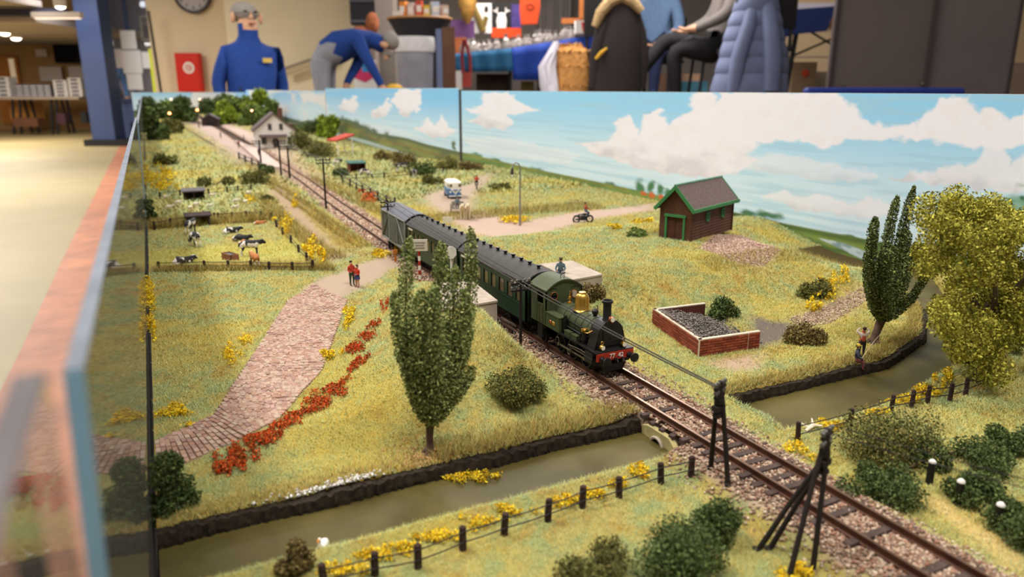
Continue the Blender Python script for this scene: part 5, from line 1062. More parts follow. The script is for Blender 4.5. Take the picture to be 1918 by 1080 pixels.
# ------------------------------------------------------------------ coal bunker of red brick
P0 = np.array(at(1308, 668, -.006)[:2]); P1 = np.array(at(1222, 606, -.006)[:2]); P2 = np.array(at(1421, 651, -.006)[:2]); u1 = (P1 - P0) / np.linalg.norm(P1 - P0); u2 = (P2 - P0) / np.linalg.norm(P2 - P0); L1, L2 = np.linalg.norm(P1 - P0), np.linalg.norm(P2 - P0)
P3 = P1 + u2 * (L2 * .92)
bunk = thing('coal_bunker', 'red brick coal bunker with pale capping open on one side', 'bunker', (P0[0], P0[1], -.0075)); loc2 = lambda p: (p[0] - P0[0], p[1] - P0[1])
brk = [mat('bunker_brick_' + c, c, .85, 0, .12, 500) for c in ('8a4430', '9a5038', '7c3a28', '94482e')]; mort = mat('bunker_core', '5c3024', .9, 0, .1, 200); cap_m = mat('bunker_cap', 'cdb9a4', .85, 0, .12, 200)
HB, TB, rows = .0118, .0022, 7
bme = []
for m_ in brk: q = MB(); q.box((0, 0, 0), (1, 1, 1)); e = q.mesh('brick'); e.materials.append(m_); bme.append(e)
def brick_wall(p, q, inward):
    p, q = np.array(p), np.array(q); d = q - p; L = np.linalg.norm(d); d /= L; n_ = np.array([d[1], -d[0]]); n_ = n_ if np.dot(n_, inward) < 0 else -n_; a = math.atan2(d[1], d[0])
    mb = MB(); c = loc2((p + q) / 2 - n_ * TB * .5); mb.box((c[0], c[1], HB / 2), (L, TB, HB), a); core = obj('wall_core', mb, mort, bunk); bl, bh = .0056, HB / rows
    nn = max(2, round(L / bl))
    for r_ in range(rows):
        for k in range(nn + (r_ % 2)):
            a0, a1 = max(0, (k - .5 * (r_ % 2)) / nn) * L, min(1, (k + 1 - .5 * (r_ % 2)) / nn) * L
            if a1 - a0 < .001: continue
            c = loc2(p + d * (a0 + a1) / 2 + n_ * .00012); o = bpy.data.objects.new('brick', random.choice(bme)); COL.objects.link(o); o.parent = core; o.location = (c[0], c[1], (r_ + .5) * bh); o.scale = (a1 - a0 - .00025, .0007, bh - .0004); o.rotation_euler = (0, 0, a)
    mb = MB(); c = loc2((p + q) / 2 - n_ * TB * .5); mb.box((c[0], c[1], HB + .0003), (L + .0006, TB * 1.08, .0007), a); obj('capping', mb, cap_m, core)
ctr = (P0 + P3) / 2 - P0
brick_wall(P0, P1, (P3 - P0)); brick_wall(P0, P2, (P3 - P0)); brick_wall(P1, P3, (P0 - P1))
mb = MB(); mb.cyl((*loc2(P0), 0), (*loc2(P0), HB), .0006, n=6); c = loc2(P0 + u2 * L2 * .80); mb.cyl((c[0] + .0001, c[1] - .0003, 0), (c[0] + .0001, c[1] - .0003, HB), .0003, n=5); obj('corner_joint', mb, cap_m, bunk)
N = 8200; a, b = rng.random(N), rng.random(N) ** 1.2 * 1.5; hh = np.clip(1.2 - .85 * b + .12 * rng.standard_normal(N), 0, 1.25) * .0108 * (1 - .3 * np.abs(a - .5)); q = P0[None] + u1[None] * (L1 * (.06 + .88 * a))[:, None] + u2[None] * (L2 * (.04 + .8 * b))[:, None]; k = (b < 1.0) | (rng.random(N) < .3); q, hh = q[k], hh[k]
V, F_, Cc = stones(q[:, 0], q[:, 1], -.0068 + hh, .00062 * (.5 + rng.random(len(q)) * 1.1), ['78706a', '665e58', '867c74', '564e48', '8e8278']); tag(link('coal_heap', np_mesh('coal_heap', V, F_, Cc), mat_attr('stone_grain')), 'heap of dull grey coal spilling out of the brick bunker', 'coal', None, 'stuff')
mb = MB(); vs = []; 
for i in range(9):
    for j in range(9):
        t, s_ = i / 8, j / 8; q_ = P0 + u1 * L1 * (.05 + .9 * t) + u2 * L2 * (.04 + 1.0 * s_); vs.append((q_[0], q_[1], -.0072 + (.0106 * (1.0 - .85 * s_)) * (.8 + .3 * random.random())))
mb.add(vs, [(i * 9 + j, i * 9 + j + 1, i * 9 + j + 10, i * 9 + j + 9) for i in range(8) for j in range(8)]); tag(obj('coal_bed', mb, mat('coal', '6a625c', .9, 0, .4, 600, .8)), 'solid bed of dark coal under the loose lumps in the bunker', 'coal', None, 'stuff')
# ------------------------------------------------------------------ concrete abutments and culvert
conc = mat('concrete', 'a89a8c', .9, 0, .18, 90, .3); conc_t = mat('concrete_top', 'ae9f90', .9, 0, .14, 120, .3)
def block(label, pts, z0, z1):
    c = np.mean(pts, 0); t = thing('concrete_abutment', label, 'abutment', (c[0], c[1], z0)); q = [(p[0] - c[0], p[1] - c[1]) for p in pts]
    mb = MB(); mb.prism(q, -.004, z1 - z0 - .0012, 'z'); obj('body', mb, conc, t); mb = MB(); mb.prism([(x * 1.02, y * 1.02) for x, y in q], z1 - z0 - .0012, z1 - z0, 'z'); obj('top_slab', mb, conc_t, t)
block('pale concrete abutment beside the tall poplar, left of the coach', [at(931, 562, .0205)[:2], at(880, 572, .0205)[:2] + np.array([-.02, .0]), at(882, 530, .0205)[:2] + np.array([-.02, .012]), at(886, 527, .0205)[:2]], .003, .0205)
block('pale concrete abutment with a seated figure, behind the engine', [at(1072, 523, .0205)[:2], at(1128, 513, .0205)[:2], at(1066, 492, .0205)[:2] + np.array([.006, .006]), at(1012, 494, .0205)[:2]], .001, .0205)
cul = thing('culvert', 'mossy concrete culvert headwall with a round pipe at the ditch end', 'culvert', (.2028, .2525, -.0172))
mb = MB(); ang_ = np.linspace(0, math.pi, 17); inn = [(.0042 * math.cos(a), .0040 * (math.sin(a) > 0) + .0042 * math.sin(a)) for a in ang_]; inn[0] = (.0042, 0); inn[-1] = (-.0042, 0)
def rim_(a):
    c, s_ = math.cos(a), math.sin(a); t_ = min(.0150 / max(abs(c), 1e-6), .0116 / max(s_, 1e-6)); w_ = t_ * c; return (w_, min(t_ * s_, .0116 - .010 * max(0, (abs(w_) - .009) / .006) ** 1.5 if w_ < 0 else .0116 - .003 * max(0, (abs(w_) - .009) / .006)))
out = [rim_(a) for a in ang_]; K_ = len(ang_); out[0] = (.0150, 0); out[-1] = (-.0150, 0)
vs = [(x, *q) for x in (0, .0028) for q in inn] + [(x, *q) for x in (0, .0028) for q in out]
mb.add(vs, [(i, i + 1, 2 * K_ + i + 1, 2 * K_ + i) for i in range(K_ - 1)] + [(K_ + i + 1, K_ + i, 3 * K_ + i, 3 * K_ + i + 1) for i in range(K_ - 1)] + [(2 * K_ + i, 2 * K_ + i + 1, 3 * K_ + i + 1, 3 * K_ + i) for i in range(K_ - 1)] + [(i + 1, i, K_ + i, K_ + i + 1) for i in range(K_ - 1)]); obj('headwall', mb, mat('mossy_concrete', 'b0a26e', .9, 0, .25, 120), cul)
mb = MB(); mb.tube([(-.0006, .0046 * math.cos(a), .0040 + .0046 * math.sin(a)) for a in np.linspace(-.2, math.pi + .2, 16)], .0008, 6); obj('pipe_ring', mb, conc_t, cul)
mb = MB(); mb.cyl((.0012, 0, .0040), (.0026, 0, .0040), .0041, n=18); obj('pipe_dark_disc', mb, darkin, cul)  # black disc stands in for the darkness inside the pipe
mb = MB(); a, b = np.array(at(1372, 772, -.008)), np.array(at(1440, 818, -.009)); mb.tube([a, (a + b) / 2 + np.array([0, 0, .0006]), b], [.0009, .0011, .0008], 6); tag(obj('edging_plank', mb, mat('pale_wood', 'cbb592', .85, 0, .2, 200)), 'pale edging plank closing the end of the ditch by the line', 'plank')
mb = MB(); a = np.array(gz(1520, 806)); mb.tube([a + [-.004, 0, .0008], a + [.002, .001, .002], a + [.007, .0, .001]], [.0007, .0011, .0005], 6); mb.tube([a + [.002, .001, .002], a + [.004, .004, .004]], [.0007, .0003], 5); mb.tube([a + [-.001, .0, .0014], a + [-.003, .004, .003]], [.0006, .0003], 5); tag(obj('driftwood', mb, mat('bleached_wood', 'e4d6c0', .85, 0, .15, 200), None, True), 'bleached piece of driftwood by the first fence post across the line', 'driftwood')
for i, (x0, y0, x1, y1, lb) in enumerate(((938, 596, 968, 612, 'brown log lying by the near abutment, upper one'), (940, 606, 962, 618, 'brown log lying by the near abutment, lower one'))):
    mb = MB(); mb.cyl(np.array(at(x0, y0, .002)), np.array(at(x1, y1, -.002)), .0014, .0012, 9); tag(obj('log', mb, bark), lb, 'log', 'logs by the abutment')
# ------------------------------------------------------------------ fences
postm = mat('fence_post', '3a2a24', .9, 0, .3, 250); wirem = mat('fence_wire', '3c3634', .6, .4, 0)
def fence(label, pts, hgt, r=.0011, wires=(.85, .42), wr=.00028, lean=.06, kind='wire_fence', rail=None, zs=None):
    t = thing(kind, label, 'fence', (0, 0, 0)); tops = []
    for p in pts:
        x, y, z = gz(*p); lx, ly = random.uniform(-lean, lean) * hgt, random.uniform(-lean, lean) * hgt
        mb = MB(); mb.tube([(x, y, z - .002), (x + lx * .5, y + ly * .5, z + hgt * .5), (x + lx, y + ly, z + hgt * .96), (x + lx, y + ly, z + hgt)], [r * 1.05, r, r * .95, r * .6], 7); obj('post', mb, postm, t); tops.append(((x, y, z), (x + lx, y + ly, z + hgt)))
    for f in wires:
        q = [np.array(a) * (1 - f) + np.array(b) * f + np.array([0, -r, 0]) for a, b in tops]; path = []
        for a, b in zip(q[:-1], q[1:]): path += [a, (a + b) / 2 - np.array([0, 0, hgt * .03])]
        mb = MB(); mb.tube(path + [q[-1]], wr, 5); obj('wire', mb, wirem, t)
    return t
fence('dark post and wire fence along the near side of the ditch', [(608, 1100), (702, 1078), (783, 1060), (867, 1028), (944, 1002), (1026, 976), (1091, 952), (1160, 931), (1238, 906), (1294, 894)], .0094, .0014)
fence('dark post and wire fence beyond the line below the olive tree', [(1494, 826), (1591, 798), (1668, 770), (1707, 762), (1736, 757), (1778, 752), (1808, 740), (1845, 724)], .0098, .0012)
fence('low wire fence on the near side of the cow meadow', [(298, 505), (341, 503), (383, 503), (428, 502), (470, 503), (504, 505), (548, 505), (586, 504)], .0072, .0013, wr=.0003)
fence('post fence along the side ditch of the cow meadow', [(586, 504), (575, 490), (560, 473), (545, 455), (530, 440), (518, 425), (508, 410)], .0085, .0013, wr=.0003)
fence('post fence between the cow meadow and the sheep field', [(290, 430), (320, 424), (402, 412), (410, 414), (436, 412), (462, 410), (490, 410)], .010, .0014, wr=.0004)
fence('post fence at the far side of the sheep field', [(300, 372), (338, 368), (392, 366), (426, 362), (446, 360), (470, 358)], .011, .0014, wr=.0004)
fence('dark wire fence between the line and the trackside pasture', [(642, 345), (656, 352), (668, 358), (680, 364), (694, 370), (708, 376), (724, 384), (740, 390)], .014, .0014, wr=.0005)
fence('dark wire fence across the trackside pasture', [(640, 338), (668, 338), (720, 335), (770, 331), (830, 322)], .012, .0014, wr=.0005)
fence('row of dark platform railings by the station', [(448, 298), (460, 304), (472, 310), (485, 316), (496, 322)], .016, .002, wr=.0012)
# marker posts with white caps
for px, py, lb in ((1740, 905, 'first black marker post with a white cap, nearest the dark bush'), (1793, 943, 'second black marker post with a white cap in the hedge'), (1866, 990, 'third black marker post with a white cap in the hedge')):
    x, y, z = gz(px, py); t = thing('marker_post', lb, 'post', (x, y, z), 0, 'white capped marker posts'); mb = MB(); mb.cyl((0, 0, -.002), (0, 0, .0100), .0015, .0014, 10); obj('shaft', mb, blk, t); mb = MB(); mb.lathe([(.0015, .0098), (.0015, .0104), (.0008, .0112), (.0003, .0113)], (0, 0, 0), 10); obj('cap', mb, white, t, True)
mb = MB(); a, b, c = (np.array(gz(*p)) + [0, 0, .002] for p in ((1668, 895), (1740, 868), (1815, 848))); mb.tube([a, b, c], .0007, 6); tag(obj('timber_rail', mb, bark), 'thin brown timber rail lying among the dark bushes', 'rail')
# ------------------------------------------------------------------ telegraph poles
pole_m = mat('tarred_pole', '261e1a', .8, 0, .25, 200); insul = mat('insulator', '5c5650', .3, 0, 0, spec=.6); line_m = mat('line_wire', '3a3634', .5, .3, 0)
def crossarm(root, z, w, rz, m=pole_m):
    mb = MB(); mb.box((0, 0, z), (w, .0012, .0012), rz); a = obj('crossarm', mb, m, root)
    for s in (-1, -.45, .45, 1):
        mb = MB(); x, y = s * w * .46 * math.cos(rz), s * w * .46 * math.sin(rz); mb.lathe([(.0003, z), (.0003, z + .001), (.0008, z + .0012), (.0008, z + .0024), (.0003, z + .0027)], (x, y, 0), 8); obj('insulator', mb, insul, a)
def tpole(label, px, pyb, pyt, r=.0009, arms=2):
    x, y, z = gz(px, pyb); h = float(onY(px, pyt, y)[2]) - z; t = thing('telegraph_pole', label, 'pole', (x, y, z), 0, 'single telegraph poles'); mb = MB(); mb.cyl((0, 0, -.003), (0, 0, h), r * 1.1, r * .85, 9); obj('pole', mb, pole_m, t)
    for k in range(arms): crossarm(t, h - .0022 - k * .0042, .013 * max(1, r / .0009), 0)
    return (x, y, z + h - .002)
W0 = tpole('dark telegraph pole standing beside the engine cab', 975, 648, 524)
W1 = tpole('dark telegraph pole standing in front of the goods van', 730, 470, 374, .001)
W2 = tpole('telegraph pole farther back at the trackside', 611, 392, 296, .0013)
W3 = tpole('telegraph pole by the platform end', 543, 335, 272, .0018)
W4 = tpole('thin telegraph pole before the white house', 527, 330, 262, .0016)
W5 = tpole('thin telegraph pole between the platform and the line', 490, 318, 262, .0018)
def bracing_pole(label, feet, head, r, hd=.010):
    hx, hy, hz0 = head; t = thing('braced_telegraph_pole', label, 'pole', (hx, hy, gz(*feet[0])[2]), 0); o = np.array(t.location)
    for k, f in enumerate(feet):
        p = np.array(gz(*f)) - o; top = np.array([hx, hy, hz0]) - o + np.array([(.0012 if k % 2 else -.0012), 0, -hd * (.3 if k < 2 else .9)]); mb = MB(); mb.tube([p - [0, 0, .002], p + (top - p) * .5, top], [r * 1.1, r, r * .9], 9); obj('leg', mb, pole_m, t, True)
        mb = MB(); mb.ball(tuple(p), (r * 1.8, r * 1.8, r * 1.0), 8); obj('foot', mb, pole_m, t)
    zt = hz0 - o[2]
    mb = MB(); mb.cyl((0, 0, zt - hd * 1.3), (0, 0, zt + .002), r * 1.25, r * 1.1, 10); mb.cyl((0, 0, zt - hd * .75), (0, 0, zt - hd * .55), r * 2.0, n=10); mb.box((0, 0, zt - hd * .95), (.0052, .0030, .0022), .2); mb.box((0, 0, zt - hd * 1.25), (.0034, .0028, .0016)); obj('head_block', mb, pole_m, t)
    crossarm(t, zt - .0006, .0085, R(20)); crossarm(t, zt - hd * .42, .0075, R(20))
    return t
P = np.array(onY(1349, 722, .2065)); bracing_pole('two-legged dark telegraph pole astride the near edge of the ballast', [(1330, 888), (1363, 922)], tuple(P), .0010); Wd1 = tuple(P)
P = np.array(onY(1549, 812, .155)); bracing_pole('four-legged dark telegraph pole with two struts nearest the viewer', [(1476, 1084), (1522, 1072), (1416, 1028), (1438, 1026)], tuple(P), .00095, .011); Wd2 = tuple(P)
lw = thing('telegraph_wires', 'dark telegraph wires sagging from pole to pole along the line', 'wire', (0, 0, 0))
def span(a, b, sag, r, off, off2=None):
    a, b = np.array(a) + off, np.array(b) + (off if off2 is None else off2); t = np.linspace(0, 1, 14); mb = MB(); mb.tube([a * (1 - q) + b * q - np.array([0, 0, sag * 4 * q * (1 - q)]) for q in t], r, 5); obj('wire', mb, line_m, lw)
for off in ((-.0038, 0, .002), (.0038, 0, .002)):
    o = np.array(off); span(W0, Wd1, .001, .00036, o * [.45, 0, 0] + [0, 0, .0005], o * [.2, 0, 0] + [0, 0, -.001]); span(W1, W0, .002, .0003, o); span(W2, W1, .002, .0003, o)
    span(W3, W2, .002, .0004, o); span(Wd2, np.array([.31, .060, .012]), .002, .0002, o)
# ------------------------------------------------------------------ street lamp, road signs
x, y, z = gz(974, 422); h = float(onY(974, 304, y)[2]) - z; t = thing('street_lamp', 'tall grey street lamp with a curved neck on the green verge', 'street lamp', (x, y, z)); mb = MB(); g_m = mat('grey_metal', '8a8680', .5, .3, .1, 80)
mb.tube([(0, 0, -.002), (0, 0, h * .2), (0, 0, h * .92), (-.002, 0, h * .98), (-.006, 0, h), (-.009, 0, h * .97), (-.010, 0, h * .92)], [.0014, .0011, .0008, .0007, .0007, .0007, .0007], 8); obj('post', mb, g_m, t, True)
mb = MB(); mb.lathe([(.001, 0), (.0016, -.003), (.0020, -.006), (.0008, -.0075)], (-.010, 0, h * .92), 10); obj('lamp_head', mb, mat('dark_lamp', '3a3836', .5, 0, 0), t, True); mb = MB(); mb.ball((-.010, 0, h * .92 - .0085), .0014, 8); obj('lamp_globe', mb, lens, t)
def sign(label, px, pyb, pyt, boards, stripes, r=.0011, z0=-.002):
    x, y, z = gz(px, pyb); x, y = (float(v) for v in (at(px, pyb, z0)[:2] if z0 > 0 else (x, y))); z = hz(x, y); h = float(onY(px, pyt, y)[2]) - z; t = thing('road_sign', label, 'sign', (x, y, z)); n = 7 if stripes else 1
    for k in range(n):
        mb = MB(); mb.cyl((0, 0, h * k / n - (.002 if k == 0 else 0)), (0, 0, h * (k + 1) / n), r, n=9); obj('post_band' if stripes else 'post', mb, (redb if k % 2 == 0 else white) if stripes else white, t)
    for (wx, wz, dz) in boards: mb = MB(); mb.box((0, -r * 1.3, h + dz), (wx, .0008, wz), R(-24)); obj('board', mb, cream, t)
    return t, h
t, h = sign('striped red and white crossing post with a white notice board', 786, 503, 470, [(.0130, .0095, .0052)], True, .0011, .008)
for k, ww in enumerate((.009, .007, .008)):
    mb = MB(); mb.box((0, -.0022, h + .0075 - k * .0022), (ww, .0002, .0006), R(-24)); obj('text_line', mb, mat('sign_grey', '8a8484', .7, 0, 0), t)
t, h = sign('white post with an octagonal white plate by the poplar spires', 846, 520, 478, [], False, .0009, .014)
mb = MB(); mb.add([(.0042 * math.cos(R(22.5 + 45 * k)), -.001, h + .0025 + .0050 * math.sin(R(22.5 + 45 * k))) for k in range(8)] + [(.0042 * math.cos(R(22.5 + 45 * k)), -.0016, h + .0025 + .0050 * math.sin(R(22.5 + 45 * k))) for k in range(8)], [tuple(range(8)), tuple(range(15, 7, -1))] + [(k, (k + 1) % 8, 8 + (k + 1) % 8, 8 + k) for k in range(8)]); q = obj('plate', mb, white, t); q.rotation_euler = (0, 0, R(-24))
sign('low post with a white board beyond the second coach, left of its twin', 834, 420, 413, [(.0055, .007, .001)], False, .0006); sign('low post with a white board beyond the second coach, right of its twin', 843, 420, 413, [(.0055, .007, .001)], False, .0006)
x, y, z = gz(741, 490); t = thing('road_sign', 'small orange brown post by the level crossing', 'sign', (x, y, z)); mb = MB(); mb.cyl((0, 0, -.001), (0, 0, .009), .0011, n=8); obj('post', mb, mat('rust_orange', 'b8702c', .7, 0, .2, 200), t); mb = MB(); mb.box((0, 0, .010), (.0045, .001, .003)); obj('board', mb, mat('rust_orange', 'b8702c'), t)
# ------------------------------------------------------------------ van, motorcycle, bicycle, horse and cart
bx0 = gz(848, 368); vb = thing('camper_van', 'small rounded blue and white van driving on the lane', 'van', bx0, R(-12)); blu = mat('van_blue', '3a6a9c', .35, 0, 0, spec=.5); wht = mat('van_white', 'ece6dc', .35, 0, 0, spec=.5); S = 1.0
def rbox(w, l, z0, z1, r, taper=.85, m=0):
    mb = MB(); vs = []; rings = []
    for (zz, sc_) in ((z0, .94), (z0 + (z1 - z0) * .12, 1.0), (z0 + (z1 - z0) * .55, 1.0), (z0 + (z1 - z0) * .85, taper + .06), (z1, taper * .82)):
        ring = []
        for k in range(20):
            a = 2 * math.pi * k / 20; c, s = math.cos(a), math.sin(a); p = 4.5; q = (abs(c) ** p + abs(s) ** p) ** (-1 / p); ring.append((w / 2 * sc_ * q * c, l / 2 * (sc_ * .3 + .7) * q * s, zz))
        vs += ring
    mb.add(vs, [(i * 20 + k, i * 20 + (k + 1) % 20, (i + 1) * 20 + (k + 1) % 20, (i + 1) * 20 + k) for i in range(4) for k in range(20)] + [tuple(range(19, -1, -1)), tuple(range(80, 100))]); return mb
obj('lower_body', rbox(.0200, .046, .0030, .0145, 0, .98), blu, vb, True); obj('upper_body', rbox(.0196, .0455, .0140, .0238, 0, .93), wht, vb, True)
mb = MB(); mb.add([(-.0072, -.0228, .0142), (.0072, -.0228, .0142), (0, -.0236, .0062), (-.0072, -.0218, .0142), (.0072, -.0218, .0142), (0, -.0224, .0062)], [(0, 1, 2), (3, 5, 4), (0, 3, 4, 1), (1, 4, 5, 2), (2, 5, 3, 0)]); obj('front_panel', mb, wht, vb)
mb = MB(); mb.cyl((0, -.0234, .0105), (0, -.0238, .0105), .0017, n=14); obj('front_badge', mb, mat('chrome', 'b8b8b8', .2, .9, 0), vb)
for s in (-1, 1):
    mb = MB(); mb.b2((s * .0008, -.0224, .0165), (s * .0078, -.0214, .0205)); obj('windscreen', mb, pane_m, vb)
    for k in range(4): mb = MB(); mb.b2((s * .0095, -.0175 + k * .0092, .0165), (s * .0088, -.0105 + k * .0092, .0203)); obj('side_window', mb, pane_m, vb)
    for yy in (-.0140, .0140): mb = MB(); mb.cyl((s * .0098, yy, .0032), (s * .0070, yy, .0032), .0034, n=14); obj('wheel', mb, blk, vb, True)
    mb = MB(); mb.ball((s * .0070, -.0222, .0095), (.0014, .0008, .0014), 8); obj('headlamp', mb, lens, vb)
mb = MB(); mb.b2((-.0095, -.0240, .0032), (.0095, -.0228, .0046)); obj('bumper', mb, wht, vb)
def twowheeler(name, label, cat, loc, rz, k, m, heavy):
    t = thing(name, label, cat, loc, rz)
    for yy in (-.68 * k, .68 * k):
        mb = MB(); mb.tube([(0, yy + .32 * k * math.cos(a), .33 * k + .32 * k * math.sin(a)) for a in np.linspace(0, 6.28, 16)], (.09 if heavy else .03) * k, 6)
        for a in range(6): mb.tube([(0, yy, .33 * k), (0, yy + .3 * k * math.cos(a), .33 * k + .3 * k * math.sin(a))], .012 * k, 3)
        obj('wheel', mb, blk, t)
    mb = MB(); mb.tube([(0, -.68 * k, .33 * k), (0, -.48 * k, .85 * k), (0, -.42 * k, 1.0 * k)], .03 * k); mb.tube([(0, -.5 * k, .78 * k), (0, .1 * k, .72 * k), (0, .68 * k, .33 * k)], .03 * k); mb.tube([(0, -.5 * k, .7 * k), (0, .0, .3 * k), (0, .68 * k, .33 * k)], .03 * k); mb.tube([(-.32 * k, -.35 * k, 1.02 * k), (0, -.45 * k, 1.0 * k), (.32 * k, -.35 * k, 1.02 * k)], .025 * k); obj('frame', mb, m, t)
    mb = MB(); mb.ball((0, .3 * k, .80 * k), ((.12 if heavy else .08) * k, .28 * k, .06 * k), 8); obj('saddle', mb, blk, t)
    if heavy: mb = MB(); mb.ball((0, -.15 * k, .80 * k), (.14 * k, .30 * k, .13 * k), 10); obj('fuel_tank', mb, m, t, True); mb = MB(); mb.b2((-.16 * k, -.28 * k, .22 * k), (.16 * k, .25 * k, .66 * k)); mb.cyl((.14 * k, 0, .25 * k), (.16 * k, .75 * k, .28 * k), .07 * k); obj('engine', mb, m, t); mb = MB(); mb.ball((0, .62 * k, .66 * k), (.10 * k, .34 * k, .10 * k), 8); mb.ball((0, -.62 * k, .68 * k), (.08 * k, .22 * k, .06 * k), 8); mb.ball((0, -.58 * k, .92 * k), (.10 * k, .10 * k, .10 * k), 8); obj('mudguard', mb, m, t)
    return t
RIDE = {'knl': (-.09, -.20, .42), 'knr': (.09, -.20, .42), 'anl': (-.09, -.10, .20), 'anr': (.09, -.10, .20), 'tol': (-.09, -.19, .17), 'tor': (.09, -.19, .17), 'ell': (-.17, -.10, .66), 'elr': (.17, -.10, .66), 'wrl': (-.15, -.25, .60), 'wrr': (.15, -.25, .60), 'hal': (-.14, -.30, .60), 'har': (.14, -.30, .60)}
x, y, z = gz(1092, 416); twowheeler('motorcycle', 'tiny black motorcycle on the verge of the grey lane', 'motorcycle', (x, y, z), R(75), .0118, mat('moto_black', '26282c', .4, .2, 0), True)
figure('person', 'rider in a red jacket and blue jeans on the tiny motorcycle', (x + .004 * math.cos(R(75 + 90)) * -1, y + .001, z + .0026), R(75), .0205, RIDE, 'a04c34', '4c6a94')
x, y, z = gz(893, 356); twowheeler('bicycle', 'tiny dark bicycle ridden up the lane', 'bicycle', (x, y, z), R(160), .0118, mat('moto_black'  , '26282c'), False)
figure('person', 'cyclist in a bright red top at the lane bend', (x, y, z + .0030), R(160), .0205, RIDE, 'b8402c', '3c3438')
hm = mat('horse_cream', 'd8c8aa', .8, 0, .1, 60); hd_ = mat('horse_dun', '9a8468', .8, 0, .15, 60); me, _ = quadruped(.0185, neck=.95)
for px, py, m_, lb in ((866, 410, hm, 'cream white horse of the pair pulling the cart, nearest the coach'), (876, 410, hm, 'cream white horse of the pair pulling the cart, farther from the coach')):
    x, y, z = gz(px, py); t = thing('horse', lb, 'horse', (x, y, z), R(-20), 'horses before the cart'); link('body', me.copy(), m_, t); mb = MB(); mb.tube([(0, -.0095, .0175), (0, -.0075, .0185), (0, -.005, .016)], [.0006, .0012, .0006], 6); obj('mane', mb, mat('mane', 'c0ac88', .9, 0, 0), t)
x, y, z = gz(858, 399); ct = thing('cart', 'grey wooden cart behind the two cream horses', 'cart', (x, y, z), R(-20)); mb = MB(); mb.b2((-.008, -.008, .0065), (.008, .016, .0078)); mb.b2((-.008, -.008, .0078), (-.0072, .016, .0125)); mb.b2((.0072, -.008, .0078), (.008, .016, .0125)); mb.b2((-.008, .0155, .0078), (.008, .016, .0125)); obj('bed', mb, mat('grey_wood', '8a8074', .9, 0, .2, 100), ct)
for s in (-1, 1):
    for yy in (-.004, .012):
        mb = MB(); mb.tube([(s * .0088, yy + .0050 * math.cos(a), .0052 + .0050 * math.sin(a)) for a in np.linspace(0, 6.28, 16)], .0006, 5)
        for a in range(7): mb.tube([(s * .0088, yy, .0052), (s * .0088, yy + .005 * math.cos(a * .9), .0052 + .005 * math.sin(a * .9))], .0003, 3)
        obj('wheel', mb, mat('grey_wood', ''), ct)
    mb = MB(); mb.tube([(s * .004, -.008, .0075), (s * .003, -.026, .0095)], .0005); obj('shaft', mb, mat('grey_wood', ''), ct)
figure('person', 'carter in a grey blue coat sitting on the cart', (x, y + .002, z + .0005), R(-20), .0205, SIT, '6a7478', '5a5248', hat='5c6064')
# ------------------------------------------------------------------ meadow furniture and far buildings
gw = MATS['grey_wood']; dkw = mat('dark_timber', '3a2c28', .9, 0, .2, 100); slate = mat('slate', '5a5458', .8, 0, .15, 80)
def shelter(label, px, py, w, d, h, roofc, wallc, name='field_shelter', rz=0):
    t = thing(name, label, 'shelter', gz(px, py), rz); mb = MB(); mb.b2((-w / 2, -d / 2, 0), (-w / 2 + .001, d / 2, h)); mb.b2((w / 2 - .001, -d / 2, 0), (w / 2, d / 2, h)); mb.b2((-w / 2, d / 2 - .001, 0), (w / 2, d / 2, h)); obj('wall', mb, wallc, t)
    mb = MB(); mb.prism([(-d / 2 - .002, h * .92), (d / 2 + .002, h * 1.08), (d / 2 + .002, h * 1.08 + .0016), (-d / 2 - .002, h * .92 + .0016)], -w / 2 - .002, w / 2 + .002, 'x'); obj('roof', mb, roofc, t)
    mb = MB()
    for k in range(3): mb.b2((-w / 2 + .001 + k * (w - .003) / 2, -d / 2, 0), (-w / 2 + .0022 + k * (w - .003) / 2, -d / 2 + .0012, h * .92))
    obj('front_post', mb, dkw, t); return t
shelter('open timber cattle shelter between the cow meadow and sheep field', 372, 421, .026, .014, .012, dkw, slate)
shelter('small dark shelter at the far side of the sheep field', 364, 375, .028, .016, .014, slate, dkw)
t = shelter('green roofed timber stall in the trackside pasture', 668, 322, .030, .02, .018, mat('roof_green', '2c5c50', .6, 0, .1, 60), mat('stall_red', '6a3428', .8, 0, .15, 60), 'market_stall')
tr_ = thing('feed_trough', 'rusty brown feed trough among the cows', 'trough', gz(432, 486), R(20)); mb = MB(); mb.b2((-.004, -.009, 0), (.004, .009, .002)); mb.b2((-.004, -.009, .002), (-.0032, .009, .007)); mb.b2((.0032, -.009, .002), (.004, .009, .007)); mb.b2((-.004, .0082, .002), (.004, .009, .007)); mb.b2((-.004, -.009, .002), (.004, -.0082, .007)); obj('basin', mb, mat('rust_brown', '8a5a44', .8, 0, .2, 100), tr_); mb = MB(); mb.b2((-.0032, -.002, .0055), (.0032, .0082, .006)); obj('water', mb, mat('trough_water', '6a7070', .1, 0, 0, spec=.6), tr_)
t = thing('red_canopy', 'bright red awning on white poles beside the round bright tree', 'awning', gz(640, 288), R(20)); mb = MB(); mb.prism([(-.026, .030), (.026, .042), (.026, .046), (-.026, .034)], -.02, .02, 'y'); obj('awning', mb, mat('awning_red', 'b4402c', .7, 0, .1, 40), t)
for x in (-.02, .02):
    for y in (-.016, .016): mb = MB(); mb.cyl((x, y, 0), (x, y, .033 + x * .2), .0016); obj('pole', mb, white, t)
